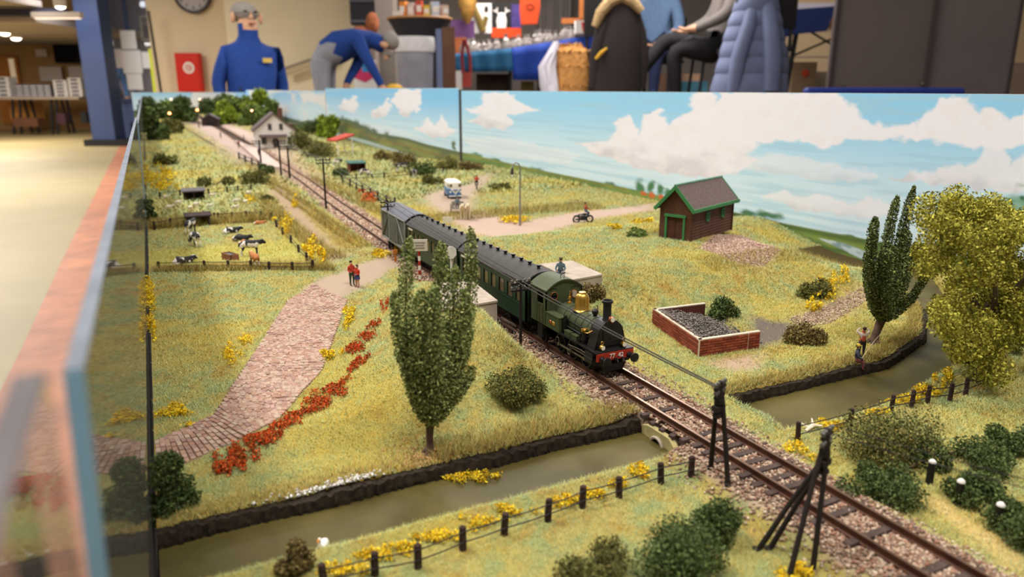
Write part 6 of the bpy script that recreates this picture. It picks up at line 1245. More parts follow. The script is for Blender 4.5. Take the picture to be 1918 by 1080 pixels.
# white house
hp = gz(517, 277); hs = thing('house', 'white gabled house with a dark roof beside the station', 'house', hp, R(-6)); wl = mat('house_white', 'e2dad2', .85, 0, .05, 30); rf = mat('house_roof', '5c4c4a', .85, 0, .15, 60); wn_ = mat('house_pane', '3a3a40', .2, 0, 0, spec=.5)
Wh, Lh, He, Hr = .100, .13, .046, .086; mb = MB(); mb.prism([(-Wh / 2, 0), (Wh / 2, 0), (Wh / 2, He), (0, Hr), (-Wh / 2, He)], 0, Lh, 'y'); wall = obj('wall', mb, wl, hs)
for s in (-1, 1): mb = MB(); mb.prism([(s * (Wh / 2 + .006), He - .005), (0, Hr), (0, Hr + .004), (s * (Wh / 2 + .006), He - .001)], -.006, Lh + .006, 'y'); obj('roof_slope', mb, rf, hs)
for (xx, zz, w_, h_) in ((-.016, .046, .009, .016), (.012, .046, .009, .016), (.030, .010, .012, .018), (-.034, .010, .012, .018)):
    mb = MB(); mb.b2((xx, -.0012, zz), (xx + w_, .0006, zz + h_)); f = obj('window_frame', mb, mat('house_frame', '6a625c', .7, 0, 0), wall); mb = MB(); mb.b2((xx + .0012, -.0016, zz + .0012), (xx + w_ / 2 - .0005, -.0010, zz + h_ - .0012)); mb.b2((xx + w_ / 2 + .0005, -.0016, zz + .0012), (xx + w_ - .0012, -.0010, zz + h_ - .0012)); obj('pane', mb, wn_, f)
mb = MB(); mb.b2((-.006, -.001, 0), (.007, .0006, .024)); obj('door', mb, mat('house_door', '4a4440', .7, 0, 0), wall)
mb = MB(); mb.prism([(-.018, .028), (.0005, .033), (.0005, .0345), (-.018, .0295)], -.040, .030, 'x'); obj('porch_roof', mb, rf, hs); mb = MB()
for x in (-.038, .028): mb.cyl((x, -.016, 0), (x, -.016, .029), .0012)
obj('porch_post', mb, white, hs)
mb = MB(); mb.b2((.015, .06, .075), (.027, .072, .100)); obj('chimney', mb, mat('chimney_brick', '6a4438', .85, 0, .2, 100), hs)
# platform, sidings, goods shed, signal lamps
pf = MB(); p0 = at(440, 265, 0)[:2]; p1 = at(500, 318, 0)[:2]; q0, q1 = at(490, 285, 0)[:2], at(530, 318, 0)[:2]
pf.add([(*p, z) for z in (-.005, .006) for p in (p0, p1, q1, q0)], [(0, 1, 2, 3), (7, 6, 5, 4), (0, 4, 5, 1), (1, 5, 6, 2), (2, 6, 7, 3), (3, 7, 4, 0)]); tag(obj('station_platform', pf, mat('platform_stone', 'c0aaa0', .9, 0, .1, 20)), 'pale stone platform between the tracks before the white house', 'platform')
gsd = thing('goods_shed', 'dark goods shed beside the far tracks', 'shed', gz(394, 236), R(-8)); mb = MB(); mb.prism([(-.032, 0), (.032, 0), (.032, .028), (0, .045), (-.032, .028)], 0, .12, 'y'); obj('wall', mb, dkw, gsd)
for s in (-1, 1): mb = MB(); mb.prism([(s * .037, .0245), (0, .0445), (0, .049), (s * .037, .029)], -.006, .126, 'y'); obj('roof_slope', mb, slate, gsd)
mb = MB(); mb.b2((-.014, -.002, 0), (.014, .001, .024)); obj('door', mb, blk, gsd)
sid = thing('railway_siding', 'siding rails fanning out by the station platform', 'railway', (0, 0, 0), kind='structure')
for k, (a, b) in enumerate((((362, 233), (520, 318)), ((385, 228), (535, 312)), ((350, 238), (500, 322)))):
    a, b = np.array(at(*a, 0)), np.array(at(*b, 0)); d = (b - a)[:2] / np.linalg.norm((b - a)[:2]); nn = np.array([-d[1], d[0], 0])
    for s in (-1, 1): mb = MB(); mb.tube([a + nn * s * .0084 - [0, 0, .002], b + nn * s * .0084 - [0, 0, .002]], .0012, 4); obj('rail', mb, steel, sid)
glow = mat('signal_glow', 'ff8a50', .5, 0, 0, emit=14.0); glow2 = mat('signal_glow_pale', 'ffb890', .5, 0, 0, emit=9.0)
for i, (px, py, pb, m_, lb) in enumerate(((322, 212, 250, glow, 'bright orange signal lamp nearest the glass tree'), (373, 206, 240, glow, 'bright orange signal lamp over the far tracks'), (378, 186, 225, glow2, 'pale signal lamp above the goods shed'), (325, 186, 225, glow2, 'pale signal lamp above the corner trees'), (272, 192, 230, glow2, 'faint signal lamp by the glass'), (475, 207, 245, glow2, 'faint signal lamp by the white house roof'))):
    x, y, z = gz(px, pb); h = float(onY(px, py, y)[2]) - z; t = thing('signal_lamp', lb, 'lamp', (x, y, z), 0, 'glowing signal lamps'); mb = MB(); mb.cyl((0, 0, -.003), (0, 0, h), .0018, n=7); obj('post', mb, blk, t); mb = MB(); mb.ball((0, 0, h), .0042 if m_ is glow else .003, 8); obj('bulb', mb, m_, t)
for i, (px, py, c, lb) in enumerate(((448, 281, '8a4a40', 'tiny passenger in brown red on the platform'), (486, 298, '5a4a5a', 'tiny passenger in purple grey at the house'), (414, 262, '3a3a4a', 'tiny railwayman in dark blue between the far tracks'), (458, 272, '4a4a40', 'tiny passenger in olive at the platform far end'))):
    figure('person', lb, (*gz(px, py)[:2], .004), R(30 * i), .0205, None, c, '3a3434')
# ------------------------------------------------------------------ the exhibition hall behind
CY, SY = math.cos(YAW), math.sin(YAW)
def cw(r, f, z): return (r * CY + f * SY, -r * SY + f * CY, z)
def uncw(p): return (p[0] * CY - p[1] * SY, p[0] * SY + p[1] * CY, p[2])
def rf_(px, py, f): return uncw(far(px, py, f))
def hall(name, label, cat, px, py, f, rz=0.0, group=None, z=None, kind=None):
    p = far(px, py, f); return thing(name, label, cat, (p[0], p[1], p[2] if z is None else z), -YAW + rz, group, kind)
def K(f): return f * 6.92e-4
def wallbox(name, px0, px1, f, z0, z1, m, label=None, th=.15, pym=100, cat=None):
    r0, r1 = rf_(px0, pym, f)[0], rf_(px1, pym, f)[0]; mb = MB(); mb.box(cw((r0 + r1) / 2, f + th / 2, (z0 + z1) / 2), (r1 - r0, th, z1 - z0), -YAW); return structure(name, mb, m, label, cat)
def slab(name, r0, r1, f0, f1, z0, z1, m, label=None): mb = MB(); mb.box(cw((r0 + r1) / 2, (f0 + f1) / 2, (z0 + z1) / 2), (r1 - r0, f1 - f0, z1 - z0), -YAW); return structure(name, mb, m, label)
vinyl = mat('floor_vinyl', '9c8a5e', .5, 0, .08, 1.2, spec=.4); slab('floor', -16, 9, -2, 27, -1.0, -.9, vinyl, 'pale yellow vinyl floor of the hall')
st = [at(x, y, -.899) for x, y in ((-900, 1900), (-300, 1300), (-60, 880), (0, 735), (60, 610), (110, 500), (160, 400), (205, 310), (232, 258))]
mb = MB(); n = len(st); vs = [tuple(p) for p in st] + [(p[0] + 1.1, p[1] - .05, -.899) for p in st] + [(p[0], p[1], -.9) for p in st] + [(p[0] + 1.1, p[1] - .05, -.9) for p in st]
mb.add(vs, [(i, i + 1, n + i + 1, n + i) for i in range(n - 1)] + [(2 * n + i, 2 * n + i + 1, i + 1, i) for i in range(n - 1)]); structure('trim_1', mb, mat('floor_border', 'b0714e', .5, 0, .22, 6, spec=.3), 'red brown border strip in the hall floor')
cr_a = mat('wall_cream_a', 'd8c4a2', .85, 0, .03, 2); cr_b = mat('wall_cream_b', 'e0d0ae', .85, 0, .03, 2)
wallbox('wall_back', 284, 432, 12.0, -.9, 2.6, cr_a, 'cream plaster wall with clock and fire cabinet', .3); wallbox('wall_centre', 428, 716, 11.7, -.9, 2.6, cr_b, 'cream plaster wall beside the stage', .3)
slab('stage', rf_(722, 165, 9)[0], 6.5, 3.3, 13.2, -.9, 0, mat('stage_floor', '5a4a3c', .7, 0, .15, 5), 'raised stage floor behind the backdrop boards'); slab('stage_steps', rf_(560, 160, 8.2)[0], rf_(720, 165, 8.2)[0] - .02, 7.2, 9.2, -.9, -.47, mat('step_grey', '8a857c', .8, 0, .1, 5), 'grey steps leading up to the stage')
wallbox('wall_stage', 712, 1990, 13.0, 0, 2.9, mat('stage_wall', '6c625c', .9, 0, .1, 2), 'dim grey brown wall at the back of the stage')
wallbox('pillar', 706, 740, 10.5, 0, 2.6, mat('pillar_grey', '8c8178', .85, 0, .05, 2), 'grey square pillar at the edge of the stage', .4, cat='pillar')
# left hall
wallbox('wall_far', -160, 168, 20.0, -.9, 2.6, mat('wall_brown', 'a8804f', .85, 0, .06, 2), 'tan brown far wall of the side hall', .2)
zc = float(far(75, 84, 20)[2]); slab('ceiling', -16, rf_(176, 60, 15)[0], 13.2, 20.2, zc, zc + .1, mat('ceiling_grey', '9a8a7c', .9, 0, .04, 1), 'low grey brown ceiling of the side hall')
zc2 = float(far(113, 12, 12.3)[2]) + .08; slab('ceiling', -16, rf_(150, 60, 14.2)[0] - .02, 10.6, 13.2, zc2, zc2 + .1, MATS['ceiling_grey'], 'grey brown ceiling strip before the navy beam')
r1 = rf_(150, 25, 13.5)[0]; mb = MB(); zb0, zb1 = float(far(75, 29, 13)[2]), float(far(75, 16, 13)[2]); mb.box(cw(r1 - 2.2, 13.1, (zb0 + zb1) / 2), (4.4, .2, zb1 - zb0), -YAW); structure('trim_2', mb, mat('beam_navy', '2c2c3c', .6, 0, 0), 'dark navy ceiling beam across the side hall')
t = hall('strip_light', 'white strip light fitting under the navy beam', 'ceiling light', 110, 30, 12.9); mb = MB(); mb.b2((-.42, -.06, -.03), (.38, .06, .06)); obj('housing', mb, mat('fitting_white', 'd8c8b8', .5, 0, 0), t); mb = MB(); mb.b2((-.38, -.05, -.045), (.34, .05, -.03)); obj('diffuser', mb, mat('fitting_glow', 'fff0dc', .5, 0, 0, emit=1.1), t)
for px, py, f, lb in ((113, 12, 12.3, 'recessed ceiling spotlight nearest the blue pillar'), (9, 62, 15.4, 'recessed ceiling spotlight at the edge over the table'), (30, 71, 16.7, 'recessed ceiling spotlight deepest in the side hall')):
    t = hall('downlight', lb, 'ceiling light', px, py, f); s_ = f / 15; mb = MB(); mb.lathe([(.11 * s_, .22), (.11 * s_, -.01), (.09 * s_, -.01), (.09 * s_, .03)], (0, 0, 0), 16); obj('trim_ring', mb, MATS['fitting_white'], t); mb = MB(); mb.ball((0, 0, .0), (.085 * s_, .085 * s_, .05 * s_), 10); obj('bulb', mb, mat('spot_glow', 'fff2dd', .5, 0, 0, emit=14), t)
navy = mat('pillar_navy', '39466a', .5, 0, .05, 3, spec=.4); mb = MB(); ra, rb = rf_(150, 100, 14.2)[0], rf_(194, 100, 14.2)[0]; mb.box(cw((ra + rb) / 2, 14.4, .8), (rb - ra, .4, 3.4), -YAW); structure('column', mb, navy, 'tall navy blue pillar beside the glazed office')
mb = MB(); mb.box(cw((ra + rb) / 2 + .1, 14.4, -.84), (rb - ra + .5, .5, .12), -YAW); structure('baseboard_left', mb, blk, 'black plinth of the navy pillar')
# glazed office front
ra, rb = rf_(192, 100, 15)[0], rf_(290, 100, 15)[0]
wn = thing('window_1', 'office window with white sheets taped to the glass', 'window', cw(ra, 15, -.9), -YAW, kind='structure'); W = rb - ra
mb = MB(); mb.b2((0, 0, 0), (W, .08, .80)); obj('lower_panel', mb, mat('panel_blue', '566894', .6, 0, .05, 3), wn)
mb = MB()
for x in (0, W * .5, W - .06): mb.b2((x, -.02, .8), (x + .06, .06, 3.0))
mb.b2((0, -.02, .78), (W, .06, .86)); obj('window_frame', mb, navy, wn); mb = MB(); mb.b2((.02, .02, .86), (W - .02, .028, 3.0)); obj('pane', mb, glass_m, wn)
wallbox('wall_office', 150, 330, 17.5, -.9, 2.8, mat('office_wall', '6c6678', .85, 0, .1, 2), 'dim violet grey wall inside the office')
paper = mat('paper', 'e4dfda', .8, 0, 0)
for x0, y0, x1, y1, lb in ((228, 57, 257, 92, 'white sheet highest of the taped sheets'), (203, 92, 231, 127, 'white sheet at the tape cross end nearest the pillar'), (232, 94, 268, 137, 'white sheet in the middle of the taped cross'), (268, 97, 291, 128, 'white sheet at the cross end nearest the yellow strip'), (240, 138, 269, 168, 'white sheet lowest of the taped sheets')):
    a, b = far(x0, y1, 14.93), far(x1, y0, 14.93); t = hall('paper_sheet', lb, 'paper', (x0 + x1) / 2, y1, 14.93, group='sheets taped to the office window'); w2, h2 = (x1 - x0) * K(14.93) / 2, b[2] - a[2]; mb = MB(); mb.b2((-w2, 0, 0), (w2, .004, h2)); obj('sheet', mb, paper, t)
t = hall('yellow_strip', 'fluorescent yellow strip hanging at the office corner', 'strip', 292, 172, 14.8); mb = MB(); mb.b2((-.05, 0, -.9 - t.location[2]), (.05, .02, .80)); obj('band', mb, mat('hivis', 'd2d838', .6, 0, 0), t)
t = hall('wall_monitor', 'black monitor in a pale frame inside the office', 'monitor', 281, 76, 16.5); mb = MB(); mb.b2((-.17, 0, 0), (.17, .06, .50)); obj('casing', mb, mat('pale_grey', 'a8a49a', .6, 0, 0), t); mb = MB(); mb.b2((-.12, -.01, .04), (.17, 0, .46)); obj('screen', mb, blk, t)
figure('person', 'bald person in a bright blue top behind the office glass', (*far(208, 150, 16.0)[:2], -.9), -YAW + R(20), 1.80, None, '3a78c0', '2c3450', hair=None, hands=True)
t = hall('pipe', 'thin dark cable running down the corner of the cream wall', 'pipe', 306, 172, 11.6); mb = MB(); a = far(292, 20, 11.6) - far(306, 172, 11.6); mb.cyl((0, 0, -.9), (-.08, 0, a[2]), .02, n=8); obj('tube', mb, blk, t)
# table with stacked stock in the side hall
def flat(name, label, cat, x0, y0, x1, y1, f, m, d=.03, part='panel', group=None, rz=0, down=None):
    a, b = far(x0, y1, f), far(x1, y0, f); t = hall(name, label, cat, (x0 + x1) / 2, y1, f, rz, group); w2 = (x1 - x0) * K(f) / 2; mb = MB(); mb.b2((-w2, 0, 0 if down is None else down - a[2]), (w2, d, b[2] - a[2])); obj(part, mb, m, t); t['h'] = 0; del t['h']; return t, w2 * 2, float(b[2] - a[2])
t, w_, h_ = flat('door_1', 'orange brown door in the tan far wall', 'door', 5, 106, 52, 232, 19.9, mat('door_orange', 'b4702c', .6, 0, .1, 3), .05, 'leaf'); t['kind'] = 'structure'; mb = MB(); mb.b2((w_ * .18, -.02, h_ * .62), (w_ * .38, 0, h_ * .97)); obj('glass_strip', mb, mat('strip_pale_glow', 'e8cfa8', .5, 0, 0, emit=.3), t); mb = MB(); mb.b2((w_ * .0, -.04, h_ * .62), (w_ * .12, 0, h_ * .66)); obj('handle', mb, steelg, t)  # pale door strip is no lamp; a faint glow is put into its material
t, w_, h_ = flat('wall_screen', 'large black television screen on the tan wall', 'television', 103, 80, 149, 118, 19.8, blk, .08, 'casing'); mb = MB(); mb.b2((-w_ * .47, -.01, h_ * .04), (w_ * .47, 0, h_ * .96)); obj('screen', mb, darkin, t)
flat('notice', 'pale notice paper on the tan wall under the screen', 'paper', 76, 125, 118, 152, 19.8, mat('notice_pale', 'c8b8a8', .8, 0, 0), .01, 'sheet'); flat('notice', 'pale notice paper next to the navy pillar', 'paper', 131, 124, 158, 152, 19.8, MATS['notice_pale'], .01, 'sheet'); flat('notice', 'small round pale notice high on the tan wall', 'paper', 68, 92, 88, 106, 19.8, MATS['notice_pale'], .01, 'sheet')
tb = hall('trestle_table', 'long pale folding table along the tan wall', 'table', 78, 235, 18.0, z=-.9); Wt = 176 * K(18); zt = float(far(78, 181, 18)[2]) + .9; mb = MB(); mb.b2((-Wt / 2, -.2, zt - .06), (Wt / 2, .6, zt)); obj('tabletop', mb, mat('table_pale', 'a89480', .6, 0, .06, 4), tb)
for x in (-.62, -.45, .30, .42): 
    mb = MB(); mb.cyl((x, -.1, 0), (x + .06, -.05, zt - .06), .03, n=7); obj('leg', mb, blk, tb); mb = MB(); mb.cyl((x + .05, .5, 0), (x, .45, zt - .06), .03, n=7); obj('leg', mb, blk, tb)
ztab = zt - .9
for k, (x0, x1, hpx, c, lb) in enumerate(((0, 24, 36, 'd6d0cc', 'box stack nearest the orange door on the table'), (106, 131, 30, 'd2cac4', 'box stack beside the grey crates on the table'), (134, 158, 34, 'd0c8c0', 'box stack nearest the navy pillar on the table'))):
    for j in range(5):
        p = far((x0 + x1) / 2, 170, 17.95); hh = hpx * K(18) / 5; t = thing('stock_box', f'pale box, {("bottom", "second lowest", "middle", "second highest", "topmost")[j]} of the ' + lb, 'box', (p[0], p[1], ztab + j * hh), -YAW + .05 * (j % 2), 'stacked stock boxes'); w2 = (x1 - x0) * K(18) / 2; mb = MB(); mb.b2((-w2, -.1, .004), (w2, .2, hh)); obj('carton', mb, mat('box_' + c, c, .8, 0, 0), t); mb = MB(); mb.b2((-w2 * .6, -.105, hh * .25), (w2 * .5, -.1, hh * .75)); obj('label', mb, mat('label_dark', '4a4850', .8, 0, 0), t)
for j in range(5):
    p = far(42 + j * 13, 170, 17.9); t = thing('wire_crate', 'grey wire crate of small parts, ' + ('first', 'second', 'third', 'fourth', 'fifth')[j] + ' along the long table from the door', 'crate', (p[0], p[1], ztab), -YAW, 'grey crates on the long table'); mb = MB(); mb.b2((-.075, -.1, 0), (.075, .15, .28)); obj('body', mb, mat('crate_grey', '6c6870', .6, .2, .1, 20), t)
    mb = MB()
    for q in range(4): mb.b2((-.065, -.108, .03 + q * .065), (.065, -.1, .05 + q * .065))
    tag(obj('label_row', mb, mat('box_d6d0cc', 'd6d0cc'), t), kind='stuff')
flat('storage_chest', 'orange brown chest under the long table', 'chest', 20, 192, 72, 224, 18.6, mat('chest_orange', 'b87a34', .7, 0, .1, 4), .3, 'body'); t, w_, h_ = flat('low_bench', 'low dark brown bench on the floor before the chest', 'bench', 24, 221, 72, 237, 17.4, mat('bench_brown', '5c3824', .7, 0, .1, 4), .25, 'seat')
flat('dark_bin', 'small black waste bin beside the table leg', 'bin', 152, 210, 163, 230, 17.6, blk, .2, 'body'); flat('dark_bin', 'small brown red box under the long table', 'box', 108, 212, 124, 232, 17.8, mat('box_maroon', '4a2c34', .8, 0, 0), .2, 'body')
# clock and fire cabinet
t = hall('wall_clock', 'round grey wall clock with a dark rim high on the cream wall', 'clock', 361, -12, 11.95); rc = 34.5 * K(11.95); mb = MB(); mb.lathe([(rc, .02), (rc, -.05), (rc * .88, -.05), (rc * .86, -.02)], (0, 0, 0), 32, 0, 'y'); obj('rim', mb, mat('clock_rim', '3c3838', .5, 0, 0), t, True); mb = MB(); mb.cyl((0, -.02, 0), (0, -.025, 0), rc * .87, n=32); f_ = obj('dial', mb, mat('clock_dial', 'b0a8a4', .6, 0, 0), t)
mb = MB(); mb.box((0, -.03, rc * .25), (.02, .01, rc * .5)); mb.box((rc * .3, -.03, 0), (rc * .6, .01, .016)); obj('hand', mb, blk, f_)
for k in range(12):
    a = k * math.pi / 6; text_mesh('numeral', str(12 if k == 0 else k), .07, (rc * .70 * math.sin(a), -.027, rc * .70 * math.cos(a)), (R(90), 0, 0), blk, f_, .001)
t, w_, h_ = flat('fire_cabinet', 'red fire hose cabinet with a white round emblem on the cream wall', 'cabinet', 334, 99, 380, 172, 11.82, mat('fire_red', 'c8220e', .45, 0, .03, 3), .1, 'body'); mb = MB(); mb.b2((-w_ * .45, -.015, h_ * .03), (w_ * .45, 0, h_ * .97)); d_ = obj('door', mb, mat('fire_red', ''), t)
mb = MB(); mb.cyl((.02, -.016, h_ * .62), (.02, -.022, h_ * .62), .085, n=20); e_ = obj('emblem', mb, white, d_)
mb = MB(); mb.tube([(.02 + .045 * math.cos(a), -.024, h_ * .62 + .045 * math.sin(a)) for a in np.linspace(0, 6.28, 18)], .008, 5); mb.b2((.0, -.026, h_ * .60), (.04, -.022, h_ * .64)); obj('emblem', mb, mat('fire_red', ''), d_)
# ------------------------------------------------------------------ people in the hall
GREY = mat('hair_grey', '8a827a', .8, 0, .1, 100)
p = far(473, 165, 6.35); m1 = figure('person', 'man in a blue sweater standing before the cream wall, glasses and short grey hair', (p[0], p[1], -.9), -YAW + R(38), 1.705, {'wrl': (-.135, -.02, .50), 'wrr': (.135, -.02, .50), 'ell': (-.160, .02, .635), 'elr': (.160, .02, .635)}, '1e3c80', '2c2c38', hair=GREY, hands=True, bulk=1.4)
mb = MB(); mb.b2((.05, -.158, 1.255), (.125, -.150, 1.290)); o = obj('emblem', mb, mat('emblem_yellow', 'c8a850', .7, 0, 0), m1)
mb = MB()
for s in (-1, 1): mb.tube([(s * .042 + .026 * math.cos(a), -.116, 1.632 + .018 * math.sin(a)) for a in np.linspace(0, 6.28, 12)], .0025, 4); mb.tube([(s * .066, -.113, 1.634), (s * .112, .0, 1.635)], .0025, 4)
mb.tube([(-.014, -.118, 1.634), (.014, -.118, 1.634)], .0025, 4); obj('spectacles', mb, blk, m1)
p = far(615, 140, 8.0); BEND = {'pelvis': (0, .03, .545), 'waist': (0, -.07, .615), 'chest': (0, -.19, .65), 'neck': (0, -.285, .635), 'chin': (0, -.315, .605), 'head': (0, -.355, .60), 'hil': (-.062, .03, .50), 'hir': (.062, .03, .50)}
for s, k in ((-1, 'l'), (1, 'r')): BEND.update({'sh' + k: (s * .115, -.205, .625), 'el' + k: (s * .13, -.27, .50), 'wr' + k: (s * .11, -.325, .385), 'ha' + k: (s * .10, -.345, .335), 'kn' + k: (s * .07, .02, .275), 'an' + k: (s * .07, .05, .05), 'to' + k: (s * .075, -.05, .02)})
BEND['elr'] = (.10, -.16, .50); BEND['wrr'] = (.06, -.10, .40); BEND['har'] = (.05, -.09, .35)
figure('person', 'man in a blue sweater and grey trousers bending forward over a table', (p[0], p[1], -.468), -YAW + R(90), 1.75, BEND, '1e3c80', '8a8a92', hair=GREY, hands=True, bulk=1.45)
t = hall('yellow_box', 'low yellow tub under the hand of the bending man', 'tub', 742, 168, 7.9); mb = MB(); mb.b2((-.11, -.1, -.10), (.08, .12, .02)); mb.ball((-.02, 0, .02), (.09, .08, .04), 10); obj('tub', mb, mat('tub_yellow', 'd0a02c', .6, 0, .1, 10), t)
rl = hall('handrail', 'cream sloping handrail on the wall beside the standing man', 'rail', 570, 125, 11.5); a, b = far(528, 140, 11.5), far(612, 104, 11.5); k = K(11.5); mb = MB(); mb.prism([(-42 * k, -17 * k), (42 * k, 10 * k), (42 * k, 20 * k), (-42 * k, -7 * k)], -.03, .05); obj('rail_board', mb, mat('rail_cream', 'b8a684', .7, 0, .05, 4), rl); mb = MB(); mb.cyl((-42 * k, -.02, -5 * k), (42 * k, -.02, 22 * k), .02, n=8); obj('rail_bar', mb, mat('rail_grey', '8c8070', .5, 0, 0), rl)
t, w_, h_ = flat('leaflet_stand', 'white leaflet stand with pink and blue print behind the bending man', 'stand', 664, 112, 706, 172, 9.0, paper, .06, 'board', down=-.47); mb = MB(); mb.add([(-w_ * .5, -.006, h_ * .45), (0, -.006, h_ * .3), (w_ * .5, -.006, h_ * .5), (w_ * .5, -.006, h_ * .7), (-w_ * .5, -.006, h_ * .75), (-w_ * .5, -.002, h_ * .45), (0, -.002, h_ * .3), (w_ * .5, -.002, h_ * .5), (w_ * .5, -.002, h_ * .7), (-w_ * .5, -.002, h_ * .75)], [(0, 1, 2, 3, 4), (9, 8, 7, 6, 5)] + [(i, (i + 1) % 5, 5 + (i + 1) % 5, 5 + i) for i in range(5)]); obj('pink_print', mb, mat('print_pink', 'cc3c68', .7, 0, 0), t); mb = MB(); mb.b2((-w_ * .1, -.012, h_ * .62), (w_ * .4, -.006, h_ * .95)); obj('blue_print', mb, mat('print_blue', '3c86c0', .7, 0, 0), t)
t, w_, h_ = flat('equipment_case', 'dark equipment case standing on the stage edge beside the pillar', 'case', 657, -40, 706, 46, 11.2, mat('case_dark', '33323a', .6, 0, .1, 6), .3, 'body'); mb = MB(); [mb.b2((-w_ * .5, -.02, h_ * q), (w_ * .5, 0, h_ * q + .03)) for q in (.05, .5, .9)]; obj('edging', mb, mat('case_edge', '6a6a74', .4, .5, 0), t)
flat('ledge_box', 'grey ledge box behind the back of the bending man', 'box', 664, 66, 706, 172, 10.1, mat('ledge_grey', '8a7a70', .8, 0, .06, 4), .3, 'body', down=-.47)
t = hall('plush_toy', 'brown and orange bundle lying on the ledge behind the bending man', 'toy', 690, 66, 10.2); mb = MB(); mb.ball((-.08, 0, .05), (.14, .1, .07), 10, 0); mb.ball((.06, 0, .15), (.09, .09, .14), 10, 0); obj('body', mb, mat('bundle_brown', '9a5a3c', .9, 0, .3, 14), t, True)
# bin and bar table
t = hall('waste_bin', 'tall grey tapered waste bin with a white liner in front of the bar table', 'bin', 779, 168, 8.9, z=.0); k = K(8.9); zt_ = float(far(779, 72, 8.9)[2]); mb = MB(); mb.lathe([(31 * k, 0), (31.5 * k, .05), (35 * k, zt_ - .12), (36.5 * k, zt_ - .11), (37 * k, zt_ - .02), (36 * k, zt_)], (0, 0, 0), 24); obj('body', mb, mat('bin_grey', '8e8c96', .45, 0, .08, 6, spec=.4), t, True); mb = MB(); mb.lathe([(36.8 * k, zt_ - .15), (38.4 * k, zt_ - .10), (37.6 * k, zt_ - .01), (36.6 * k, zt_ + .015), (33 * k, zt_ - .02)], (0, 0, 0), 24); mb.ball((-37 * k, -.05, zt_ - .12), (.05, .05, .04), 8); obj('liner', mb, mat('liner_white', 'd8d2d2', .5, 0, .08, 14), t, True)
t = hall('bar_table', 'round bar table with a wooden edge and dark conical skirt', 'table', 790, 168, 9.6, z=0); k = K(9.6); zb = float(far(790, 34, 9.6)[2]); mb = MB(); mb.lathe([(60 * k, zb - .025), (61 * k, zb - .01), (60 * k, zb)], (0, 0, 0), 28); obj('tabletop', mb, mat('table_wood', 'b08050', .5, 0, .1, 6), t); mb = MB(); mb.lathe([(58 * k, zb - .03), (48 * k, zb - .14), (42 * k, zb - .26), (30 * k, zb - .7), (40 * k, .02)], (0, 0, 0), 24); obj('skirt', mb, mat('skirt_dark', '2c2a30', .7, 0, .08, 8), t, True)
for i, (px, w2, hpx, c, lb) in enumerate(((748, 22, 10, 'dcd2cc', 'white paper tray'), (757, 12, 26, 'e08a34', 'orange carton'), (771, 12, 24, 'd8c8c4', 'pale pink carton'), (786, 11, 28, 'c8523c', 'red carton'), (799, 11, 20, 'd8b83c', 'yellow carton'), (815, 14, 26, 'b8c8dc', 'pale blue carton'), (832, 12, 20, 'd0b09c', 'beige tub'))):
    p = far(px, 33, 9.45); t = thing('packet', lb + ' standing on the round bar table', 'box', (p[0], p[1], zb), -YAW + .2 * (i - 3)); mb = MB(); mb.b2((-w2 * k / 2, -.04, 0), (w2 * k / 2, .05, hpx * k)); o = obj('carton', mb, mat('pack_' + c, c, .6, 0, .05, 10), t); mb = MB(); mb.b2((-w2 * k * .4, -.044, hpx * k * .3), (w2 * k * .4, -.04, hpx * k * .7)); obj('label', mb, paper, o)
t = hall('blue_post', 'thin blue grey metal post beside the waste bin', 'post', 824, 168, 8.8, z=0); mb = MB(); mb.b2((-.03, -.02, 0), (.03, .02, .80)); obj('post', mb, mat('post_bluegrey', '6a7494', .5, .2, 0), t)
t = hall('brown_panel', 'dark brown wooden panel leaning behind the blue grey post', 'panel', 840, 168, 9.2, z=0); mb = MB(); mb.b2((-.06, -.02, 0), (.09, .02, .85)); obj('board', mb, mat('panel_brown', '6a4a38', .7, 0, .1, 5), t)
# market stall
clo_t = mat('cloth_teal', '24587e', .8, 0, .1, 8); clo_b = mat('cloth_blue', '1c3c94', .7, 0, .12, 6)
t = hall('stall_table', 'long market table under a blue cloth on the stage', 'table', 985, 168, 10.0, z=0, rz=R(0)); k = K(10); Z_ = lambda py: float(far(985, py, 10)[2])
def cloth(name, pts_top, pts_bot, m, par, y0=-.02, wav=.03):
    n = 26; mb = MB(); vs = []
    for j in range(5):
        for i in range(n):
            u = i / (n - 1); v = j / 4; a = np.array([np.interp(u, np.linspace(0, 1, len(pts_top)), [q[c] for q in pts_top]) for c in (0, 1)]); b = np.array([np.interp(u, np.linspace(0, 1, len(pts_bot)), [q[c] for q in pts_bot]) for c in (0, 1)]); q = a * (1 - v) + b * v
            vs.append(((q[0] - 985) * k, y0 - wav * v * math.sin(u * 22), Z_(q[1])))
    mb.add(vs, [(j * n + i, j * n + i + 1, (j + 1) * n + i + 1, (j + 1) * n + i) for j in range(4) for i in range(n - 1)]); o = obj(name, mb, m, par, True); md = o.modifiers.new('t', 'SOLIDIFY'); md.thickness = .008; return o
cloth('cloth', [(848, 101), (960, 90)], [(850, 136), (962, 134)], clo_t, t); cloth('cloth', [(958, 90), (1118, 64)], [(960, 150), (1040, 150), (1118, 130)], clo_b, t)
mb = MB(); mb.add([((x - 985) * k, y, Z_(py)) for x, py, y in ((848, 101, 0), (960, 90, 0), (1118, 64, 0), (1118, 62, .6), (960, 86, .6), (848, 97, .6))] + [((x - 985) * k, y, Z_(py) - .03) for x, py, y in ((848, 101, 0), (960, 90, 0), (1118, 64, 0), (1118, 62, .6), (960, 86, .6), (848, 97, .6))], [(0, 1, 4, 5), (1, 2, 3, 4), (6, 11, 10, 7), (7, 10, 9, 8)] + [(i, (i + 1) % 6, 6 + (i + 1) % 6, 6 + i) for i in range(6)]); obj('tabletop', mb, mat('table_grey', '8a8488', .6, 0, .05, 5), t)
